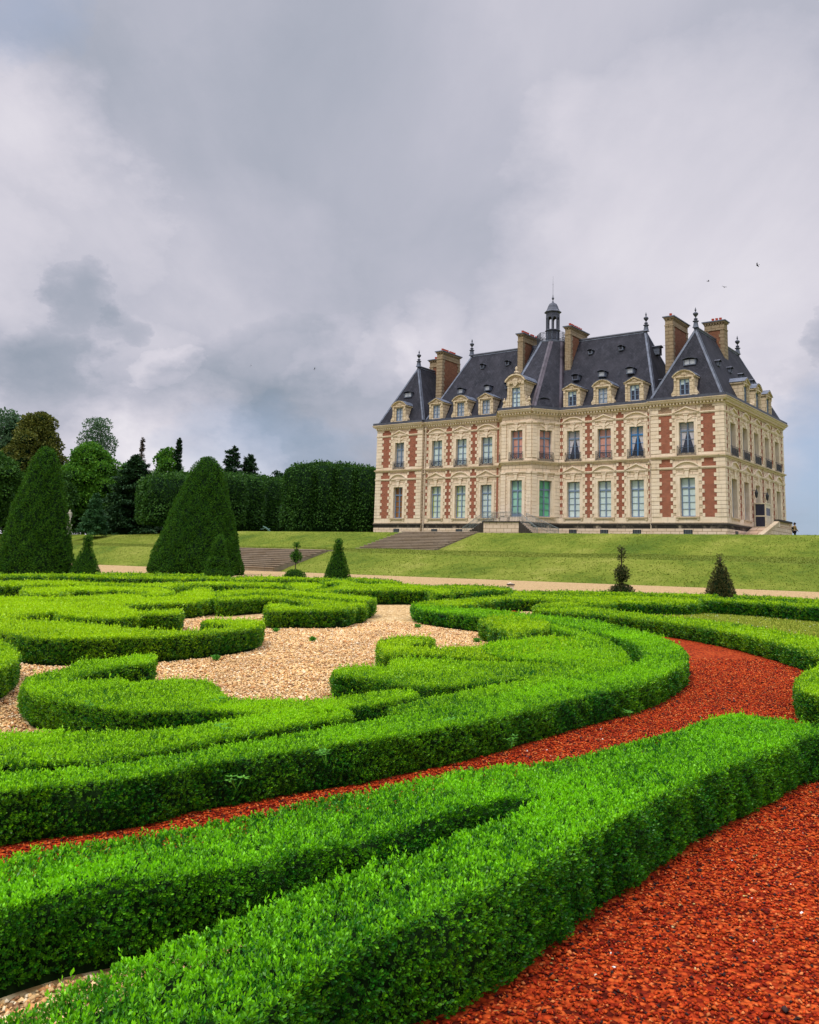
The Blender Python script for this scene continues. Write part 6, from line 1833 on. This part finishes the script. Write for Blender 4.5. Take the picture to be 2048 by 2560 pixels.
# perron in front of the garden door
def perron():
    mb = MB(); F = Frame((0, 0), (1, 0), (0, 1))
    ZL = ZP - .02
    x0, x1 = -25.5, -20.9
    F.box(mb, x0, x1, -5.15, -2.35, Z0, ZL - .14, 'plinth'); F.box(mb, x0 - .08, x1 + .08, -5.25, -2.35, ZL - .14, ZL, 'sooty')
    n = 11
    for s_, xe in ((-1, x0), (1, x1)):
        for i in range(n):
            z = ZL - (i + 1) * (ZL - Z0 - .25) / n
            xa, xb = sorted((xe + s_ * i * .235, xe + s_ * (i + 1) * .235))
            F.box(mb, xa, xb, -5.1 - .05 * i, -3.3 - .02 * i, Z0, z, 'plinth')
            F.box(mb, xa - .02, xb + .02, -5.14 - .05 * i, -5.1 - .05 * i, Z0, z + .12, 'sooty')
    o = mb.build('front_steps', CH)
    rm = MB()
    def rail(pts, sp=.2):
        for a, b in zip(pts[:-1], pts[1:]):
            a, b = Vector(a), Vector(b)
            up = Vector((0, 0, 1))
            tube(rm, a + up * 1.0, b + up * 1.0, .028, 'grey_iron', 5); tube(rm, a + up * .12, b + up * .12, .018, 'grey_iron', 4); tube(rm, a + up * .86, b + up * .86, .014, 'grey_iron', 4)
            n = max(1, int((b - a).length / sp))
            for i in range(n + 1):
                p = a.lerp(b, i / n)
                tube(rm, p, p + up, .03 if i in (0, n) else .013, 'grey_iron', 4)
                if i < n:
                    q = a.lerp(b, (i + .5) / n) + up * .5
                    dr = (b - a).normalized()
                    for k in range(6):
                        t0, t1 = math.pi / 3 * k, math.pi / 3 * (k + 1)
                        tube(rm, q + dr * .07 * math.cos(t0) + up * .2 * math.sin(t0), q + dr * .07 * math.cos(t1) + up * .2 * math.sin(t1), .010, 'grey_iron', 3)
    xl, xr = x0 - n * .235, x1 + n * .235
    rail([(xl, -5.6, Z0 + .25), (x0, -5.1, ZL), (x1, -5.1, ZL), (xr, -5.6, Z0 + .25)])
    rail([(x0, -3.25, ZL), (xl, -3.05, Z0 + .25)]); rail([(x1 - .2, -3.2, ZL), (xr + 1.1, -2.9, Z0 + .35)])
    rail([(x0, -3.25, ZL), (x0, -2.5, ZL)]); 
    rm.build('railing', o)
perron()

# side stairs, lift and wall lanterns
def side_things():
    mb = MB(); F = Frame((0, 0), (1, 0), (0, 1))
    n = 14; U0, U1 = .25, 2.4
    for i in range(n):
        z = 4.7 + (i + 1) * 1.85 / n
        F.box(mb, U0, U1, 1.9 + i * .42, 1.9 + (i + 1) * .42, Z0, z, 'plinth')
    F.box(mb, U0 - .2, U1, 1.9 + n * .42, 13.2, Z0, 6.55, 'plinth')
    # cheek wall with sloping coping
    Fu = Frame((U1, 0), (0, 1), (1, 0))
    Fu.prism(mb, [(1.6, Z0), (8.0, Z0), (8.0, 6.85), (1.6, 5.05)], 0, .38, 'stone'); Fu.prism(mb, [(1.5, 5.05), (8.0, 6.88), (8.0, 7.15), (1.5, 5.35)], -.06, .46, 'string')
    Fu.box(mb, 8.0, 13.2, 0, .38, Z0, 6.6, 'stone'); Fu.box(mb, 8.0, 13.2, -.06, .46, 7.2, 7.4, 'sooty')
    Fu.box(mb, 7.9, 8.5, -.04, .42, 6.6, 7.2, 'stone_trim'); Fu.box(mb, 12.8, 13.3, -.04, .42, 6.6, 7.2, 'stone_trim')
    for i in range(14):
        c = Fu.p(8.75 + i * .29, .19, 0)
        lathe(mb, None, [(.08, 6.6), (.05, 6.68), (.11, 6.82), (.05, 7.05), (.08, 7.2)], 7, 'stone_trim', c[0], c[1])
    mb.build('side_steps', CH)
    lift = MB()
    for (a, b, c, d) in ((.10, 1.31, 8.9, 10.65),):
        for x in (a, b - .12):
            for y in (c, d - .12):
                F.box(lift, x, x + .12, y, y + .12, Z0, 9.1, 'lift_cream')
        F.box(lift, a - .04, b + .04, c - .04, d + .04, 9.1, 9.22, 'lift_cream')
        for z in (5.9, 6.55, 7.75):
            F.box(lift, a + .12, b - .12, c, c + .1, z, z + .14, 'lift_cream'); F.box(lift, b - .1, b, c + .12, d - .12, z, z + .14, 'lift_cream')
        F.box(lift, a + .12, b - .12, c + .03, c + .06, 6.05, 9.1, 'p_dark'); F.box(lift, b - .07, b - .03, c + .12, d - .12, 7.89, 8.7, 'p_dark'); F.box(lift, b - .07, b - .02, c + .12, d - .12, 5.0, 7.75, 'lift_cream')
        F.box(lift, b - .07, b - .02, c + .12, d - .12, 8.7, 9.1, 'lift_cream')
        F.box(lift, a + .12, b - .12, c + .05, c + .08, Z0, 5.9, 'dark')
    o = lift.build('lift_cabin', CH); o['label'] = 'cream painted glazed lift cabin against the side wall'
    for v in (8.65, 12.6):
        l = MB(); c = F_side.p(v, .45, 0)
        F_side.box(l, v - .03, v + .03, .0, .45, 10.55, 10.6, 'iron')
        lathe(l, None, [(.05, 9.75), (.12, 9.85), (.19, 10.25), (.21, 10.3), (.10, 10.5), (.03, 10.7)], 6, 'iron', c[0], c[1])
        l.build('wall_lantern', CH)
side_things()

# ------------------------------------------------------------------ terrace stairs (two flights)
def flight(label, u0, u1, sa, za, sb, zb, n, spread=0.0):
    """sa,za = foot distance and height, sb,zb = head"""
    mb = MB(); F = Frame((0, 0), (1, 0), (0, 1))
    for i in range(n):
        v0 = -(sa + (sb - sa) * i / n); v1 = -(sa + (sb - sa) * (i + 1) / n)
        z = za + (zb - za) * (i + 1) / n
        F.box(mb, u0 - spread * i / n, u1 + spread * i / n, v0, -sb + .4, z - (zb - za) / n - (.4 if i == 0 else 0), z, 'step')
        F.box(mb, u0 - spread * i / n - .02, u1 + spread * i / n + .02, v0 - .06, v0 + .1, z - .05, z + .004, 'step_edge')
    o = mb.build('terrace_steps')
    o.location = (FX, FY, 0); o.rotation_euler = (0, 0, AF)
    tag(o, label, 'steps', 'stone flights on the garden axis')
M['step'] = stone_mat('dark_streaked_step_stone', (0.27, 0.225, 0.165), False, 0.9)
M['step_edge'] = stone_mat('worn_step_edge', (0.46, 0.38, 0.29), False, 0.7)
flight('long low flight of weathered stone steps, lower of the two, behind the slender bare topiary', -31.8, -20.8, 41.6, .80, 35.3, 2.46, 11)
flight('weathered stone steps climbing the upper grass bank towards the chateau front', -27.4, -18.1, 24.6, 2.72, 17.0, 4.80, 13)
# ------------------------------------------------------------------ figures
def skin_fig(name, joints, edges, root, mat, parent=None, sub=1):
    """joints {name: (x,y,z,r)}"""
    names = list(joints)
    me = bpy.data.meshes.new(name)
    me.from_pydata([joints[n][:3] for n in names], [(names.index(a), names.index(b)) for a, b in edges], [])
    o = bpy.data.objects.new(name, me); COL.objects.link(o)
    md = o.modifiers.new('skin', 'SKIN')
    sl = me.skin_vertices[0].data if me.skin_vertices else None
    if sl is None:
        me.attributes  # keep reference
    for i, n in enumerate(names):
        sl[i].radius = (joints[n][3], joints[n][3] * (joints[n][4] if len(joints[n]) > 4 else 1))
        sl[i].use_root = (n == root)
    md.use_smooth_shade = True
    s = o.modifiers.new('sub', 'SUBSURF'); s.levels = sub; s.render_levels = sub
    me.materials.append(M[mat])
    if parent: o.parent = parent
    return o
def new_skin(name, joints, edges, root, mat, parent=None, sub=1):
    bm = bmesh.new()
    lay = bm.verts.layers.skin.verify()
    vs = {}
    for n, j in joints.items():
        v = bm.verts.new(j[:3]); vs[n] = v
        v[lay].radius = (j[3], j[3] * (j[4] if len(j) > 4 else 1)); v[lay].use_root = (n == root)
    for a, b in edges: bm.edges.new((vs[a], vs[b]))
    me = bpy.data.meshes.new(name); bm.to_mesh(me); bm.free()
    o = bpy.data.objects.new(name, me); COL.objects.link(o)
    md = o.modifiers.new('skin', 'SKIN'); md.use_smooth_shade = True
    s = o.modifiers.new('sub', 'SUBSURF'); s.levels = sub; s.render_levels = sub
    me.materials.append(M[mat])
    if parent: o.parent = parent
    return o
BONES = [('pelvis', 'waist'), ('waist', 'chest'), ('chest', 'neck'), ('neck', 'jaw'), ('jaw', 'head'), ('head', 'crown'),
         ('chest', 'sL'), ('sL', 'eL'), ('eL', 'wL'), ('wL', 'pL'), ('pL', 'f1L'), ('pL', 'f2L'), ('pL', 'tL'), ('chest', 'sR'), ('sR', 'eR'), ('eR', 'wR'), ('wR', 'pR'), ('pR', 'f1R'), ('pR', 'f2R'), ('pR', 'tR'),
         ('pelvis', 'hL'), ('hL', 'kL'), ('kL', 'aL'), ('aL', 'bL'), ('pelvis', 'hR'), ('hR', 'kR'), ('kR', 'aR'), ('aR', 'bR')]
def walk_pose(s=1.0, stride=.34, arm=.25):
    """standing 1.75 m figure, walking towards +x"""
    J = dict(pelvis=(0, 0, .93, .13), waist=(.0, 0, 1.08, .12), chest=(.03, 0, 1.34, .15), neck=(.05, 0, 1.50, .06), jaw=(.08, 0, 1.58, .075), head=(.09, 0, 1.66, .095), crown=(.08, 0, 1.73, .07),
             sL=(.02, .19, 1.40, .065), eL=(-arm * .5, .22, 1.14, .048), wL=(-arm * .3, .22, .90, .032), pL=(-arm * .25, .22, .84, .03), f1L=(-arm * .22, .21, .77, .012), f2L=(-arm * .15, .23, .78, .012), tL=(-arm * .1, .21, .82, .012),
             sR=(.02, -.19, 1.40, .065), eR=(arm * .2, -.22, 1.14, .048), wR=(arm * 1.0, -.22, .96, .032), pR=(arm * 1.2, -.22, .92, .03), f1R=(arm * 1.45, -.22, .87, .012), f2R=(arm * 1.4, -.24, .88, .012), tR=(arm * 1.3, -.20, .93, .012),
             hL=(.0, .09, .88, .095), kL=(stride * .6, .10, .50, .06), aL=(stride * .9, .10, .09, .042), bL=(stride * .9 + .17, .11, .04, .035),
             hR=(.0, -.09, .88, .095), kR=(-stride * .1, -.10, .49, .06), aR=(-stride * .95, -.10, .13, .042), bR=(-stride * .8, -.11, .03, .035))
    return {k: (*[c * s for c in v[:3]], v[3] * s) for k, v in J.items()}
M['skin'] = flat_mat('skin', (0.45, 0.27, 0.19), 0.6, 0.3)
M['khaki'] = flat_mat('khaki_jacket', (0.22, 0.15, 0.05), 0.9, 0.1)
M['black'] = flat_mat('black_cloth', (0.012, 0.012, 0.016), 0.9, 0.1)
M['hair'] = flat_mat('dark_hair', (0.02, 0.013, 0.01), 0.8, 0.2)
M['statue_stone'] = flat_mat('white_statue_stone', (0.50, 0.46, 0.38), 0.85, 0.2, .25, 4)
M['bronze'] = flat_mat('green_bronze', (0.09, 0.17, 0.15), 0.6, 0.4, .4, 5)

def person():
    p = b2w(4.3, 8.2, 0); z = 5.25
    rt = empty('person', (p.x, p.y, z), math.radians(12))
    tag(rt, 'person in khaki jacket and black trousers with backpack walking beside the side steps', 'person')
    J = walk_pose()
    new_skin('body', J, BONES, 'pelvis', 'skin', rt, 2)
    K = {k: (*v[:3], v[3] + .028) for k, v in J.items()}
    jb = [('waist', 'chest'), ('chest', 'sL'), ('sL', 'eL'), ('eL', 'wL'), ('chest', 'sR'), ('sR', 'eR'), ('eR', 'wR'), ('waist', 'pelvis')]
    new_skin('jacket', {k: K[k] for k in ('pelvis', 'waist', 'chest', 'sL', 'eL', 'wL', 'sR', 'eR', 'wR')}, jb, 'waist', 'khaki', rt, 1)
    tb = [('pelvis', 'hL'), ('hL', 'kL'), ('kL', 'aL'), ('pelvis', 'hR'), ('hR', 'kR'), ('kR', 'aR')]
    new_skin('trousers', {k: K[k] for k in ('pelvis', 'hL', 'kL', 'aL', 'hR', 'kR', 'aR')}, tb, 'pelvis', 'black', rt, 1)
    hb = {'a': (.06, 0, 1.70, .100), 'b': (.03, 0, 1.66, .09), 'c': (.09, 0, 1.745, .08)}
    new_skin('hair', hb, [('b', 'a'), ('a', 'c')], 'a', 'hair', rt, 1)
    bp_ = {'a': (-.18, 0, 1.38, .11, 1.4), 'b': (-.20, 0, 1.12, .13, 1.3)}
    new_skin('backpack', bp_, [('a', 'b')], 'a', 'black', rt, 2)
    for s_ in ('L', 'R'):
        a, b = J['a' + s_], J['b' + s_]
        new_skin('shoe', {'a': (a[0], a[1], a[2] - .03, .055), 'b': (b[0], b[1], b[2], .05)}, [('a', 'b')], 'a', 'black', rt, 1)
person()
def stair_statue():
    # dark sphinx-like planter shape on the end of the balustrade
    pass
def stone_statue(x, y, z, label):
    rt = empty('statue', (x, y, z), math.radians(-70)); tag(rt, label, 'statue')
    mb = MB(); F = Frame((0, 0), (1, 0), (0, 1))
    F.box(mb, -.48, .48, -.48, .48, -.3, .2, 'statue_stone'); F.box(mb, -.38, .38, -.38, .38, .2, .95, 'statue_stone'); F.box(mb, -.46, .46, -.46, .46, .95, 1.07, 'statue_stone')
    mb.build('pedestal', rt)
    J = walk_pose(1.12, .10, .15)
    J = {k: (v[0], v[1], v[2] + 1.06, v[3] * 1.1) for k, v in J.items()}
    v = J['eR']; J['eR'] = (v[0] - .04, v[1] - .14, v[2] + .09, v[3]); v = J['wR']; J['wR'] = (.13, -.17, v[2] + .2, v[3])
    for q, dx in (('pR', .02), ('f1R', .03), ('f2R', .06), ('tR', .0)):
        v = J[q]; J[q] = (.15 + dx, -.09 + dx, J['wR'][2] + .06 + dx * 1.5, v[3])
    new_skin('figure', J, BONES, 'pelvis', 'statue_stone', rt, 2)
    dr = {'a': (-.08, .0, 2.1, .13), 'b': (-.11, .09, 1.7, .12), 'c': (-.12, .15, 1.2, .10)}
    new_skin('drapery', dr, [('a', 'b'), ('b', 'c')], 'a', 'statue_stone', rt, 1)
def bronze(x, y, z, label):
    rt = empty('statue', (x, y, z), math.radians(20)); tag(rt, label, 'statue')
    mb = MB(); F = Frame((0, 0), (1, 0), (0, 1)); F.box(mb, -.9, .8, -.4, .4, -.3, .22, 'statue_stone'); mb.build('plinth', rt)
    s = 1.15
    J = dict(pelvis=(0, 0, .85, .13), waist=(-.16, 0, .98, .11), chest=(-.40, 0, 1.16, .15), neck=(-.55, 0, 1.24, .06), jaw=(-.62, 0, 1.24, .07), head=(-.68, 0, 1.27, .09), crown=(-.74, 0, 1.30, .06),
             sL=(-.42, .19, 1.16, .06), eL=(-.62, .26, 1.0, .045), wL=(-.85, .2, .98, .03), pL=(-.92, .2, .98, .028), f1L=(-.99, .2, .97, .012), f2L=(-.98, .22, .99, .012), tL=(-.94, .17, 1.0, .012),
             sR=(-.42, -.19, 1.16, .06), eR=(-.25, -.3, .98, .045), wR=(-.05, -.3, 1.05, .03), pR=(.02, -.3, 1.05, .028), f1R=(.08, -.3, 1.04, .012), f2R=(.07, -.32, 1.06, .012), tR=(.03, -.27, 1.09, .012),
             hL=(.0, .09, .8, .09), kL=(-.28, .10, .46, .06), aL=(-.22, .10, .07, .04), bL=(-.38, .11, .03, .035), hR=(.05, -.09, .8, .09), kR=(.30, -.10, .46, .06), aR=(.62, -.10, .10, .04), bR=(.55, -.11, .02, .035))
    J = {k: (v[0] * s, v[1] * s, v[2] * s + .22, v[3] * s) for k, v in J.items()}
    new_skin('figure', J, BONES, 'pelvis', 'bronze', rt, 2)
def bust(x, y, z, label):
    rt = empty('bust', (x, y, z), 1.2); tag(rt, label, 'bust')
    mb = MB(); F = Frame((0, 0), (1, 0), (0, 1)); F.box(mb, -.25, .25, -.25, .25, -.2, .5, 'statue_stone'); mb.build('pedestal', rt)
    J = {'a': (0, 0, .55, .16), 'b': (0, 0, .72, .2, 1.3), 'c': (0, 0, .9, .07), 'd': (.02, 0, 1.02, .11), 'e': (.02, 0, 1.12, .08)}
    new_skin('head', J, [('a', 'b'), ('b', 'c'), ('c', 'd'), ('d', 'e')], 'b', 'statue_stone', rt, 2)
BIRDS = [(24.4, 70.0, 25.46, 0.42, 'upper-left bird of the pair above the right chimneys'), (25.72, 70.0, 24.99, 0.42, 'lower-right bird of the pair above the right chimneys'), (28.54, 70.0, 26.99, 0.5, 'highest bird, alone near the right edge'), (-7.83, 70.0, 16.93, 0.3, 'tiny dark bird in the grey cloud left of the chateau'), (-13.01, 70.0, 17.02, 0.3, 'tiny dark bird over the clipped trees, farthest left')]
def birds():
    for i, (x, y, z, s, lab) in enumerate(BIRDS):
        mb = MB()
        P = lambda a, b, c: (a * s, b * s, c * s)
        lathe_pts = [(-.22, .0), (-.12, .05), (.0, .07), (.12, .06), (.2, .03), (.26, .0)]
        for k in range(len(lathe_pts) - 1):
            (x0, r0), (x1, r1) = lathe_pts[k], lathe_pts[k + 1]
            for q in range(6):
                a0, a1 = math.pi / 3 * q, math.pi / 3 * (q + 1)
                mb.face([P(x0, r0 * math.cos(a0), r0 * math.sin(a0)), P(x1, r1 * math.cos(a0), r1 * math.sin(a0)), P(x1, r1 * math.cos(a1), r1 * math.sin(a1)), P(x0, r0 * math.cos(a1), r0 * math.sin(a1))], 'black')
        for s_ in (-1, 1):
            mb.face([P(.12, s_ * .04, .04), P(-.06, s_ * .04, .04), P(-.10, s_ * .28, .16), P(.10, s_ * .26, .17)], 'black')
            mb.face([P(.10, s_ * .26, .17), P(-.10, s_ * .28, .16), P(-.14, s_ * .55, .06)], 'black')
        mb.face([P(-.2, 0, 0), P(-.36, .07, .0), P(-.36, -.07, .0)], 'black')
        o = mb.build('bird'); o.location = (x, y, z); o.rotation_euler = (.3 * i, .2, i * 1.3)
        tag(o, lab, 'bird', 'birds in the sky')
birds()
stone_statue(-44.78, 118, 4.1, 'pale stone statue of a draped standing man on a pedestal at the wood edge')
bronze(-18.47, 120, 4.1, 'green bronze statue of a stooping athlete before the clipped trees')
bust(-20.15, 122, 3.9, 'little pale stone bust left of the bronze athlete')
bust(-17.75, 122, 3.9, 'little pale stone bust right of the bronze athlete')
def post(x, y):
    mb = MB(); F = Frame((0, 0), (1, 0), (0, 1))
    F.box(mb, -.11, .11, -.11, .11, -.05, .42, 'stone_trim'); F.box(mb, -.14, .14, -.14, .14, .42, .47, 'sooty'); F.prism(mb, [(-.12, .47), (.12, .47), (0, .53)], -.12, .12, 'stone_trim')
    o = mb.build('stone_post'); o.location = (x, y, float(gz(x, y))); tag(o, 'short pale stone post at the end of the brown-tinged hedge', 'post')
post(4.08, 34.20)
def rock(x, y):
    bm = bmesh.new(); bmesh.ops.create_icosphere(bm, subdivisions=2, radius=.16)
    for v in bm.verts: v.co *= 1 + .35 * math.sin(v.co.x * 31 + v.co.y * 17) * math.sin(v.co.z * 23); v.co.z *= .5; v.co.x *= 1.6
    me = bpy.data.meshes.new('rock'); bm.to_mesh(me); bm.free(); me.materials.append(M['statue_stone'])
    o = bpy.data.objects.new('rock', me); COL.objects.link(o); o.location = (x, y, float(gz(x, y)) + .05)
    tag(o, 'low white stone lying on the gravel before the stepped hedge block', 'stone')
rock(1.56, 19.22)
def bush(x, y, z, R, label):
    rt = empty('bush', (x, y, z)); tag(rt, label, 'bush')
    f, area = rev_fn([(R * .9, 0), (R, R * .4), (R * .9, R * .9), (R * .6, R * 1.15), (.02, R * 1.2)], 0, 0, 0, (0, 0), .04)
    V, idx = surf_leaves(f, area, .12); n = len(idx)
    leaf_mesh('foliage', V, RNG.random(n), np.clip(RNG.normal(.3, .2, n), 0, 1), 'yew_leaf', rev_core([(R * .9, 0), (R, R * .4), (R * .9, R * .9), (.02, R * 1.2)], 0, 0, 0, (0, 0), .08), rt, 'yew_core')
bush(43.74, 95, 4.65, .62, 'clipped dark bush on the terrace at the right edge')
sp_ = b2w(5.2, 9.5, 0)
bush(sp_.x, sp_.y, 4.7, .8, 'dark shrub behind the walking person at the side steps')
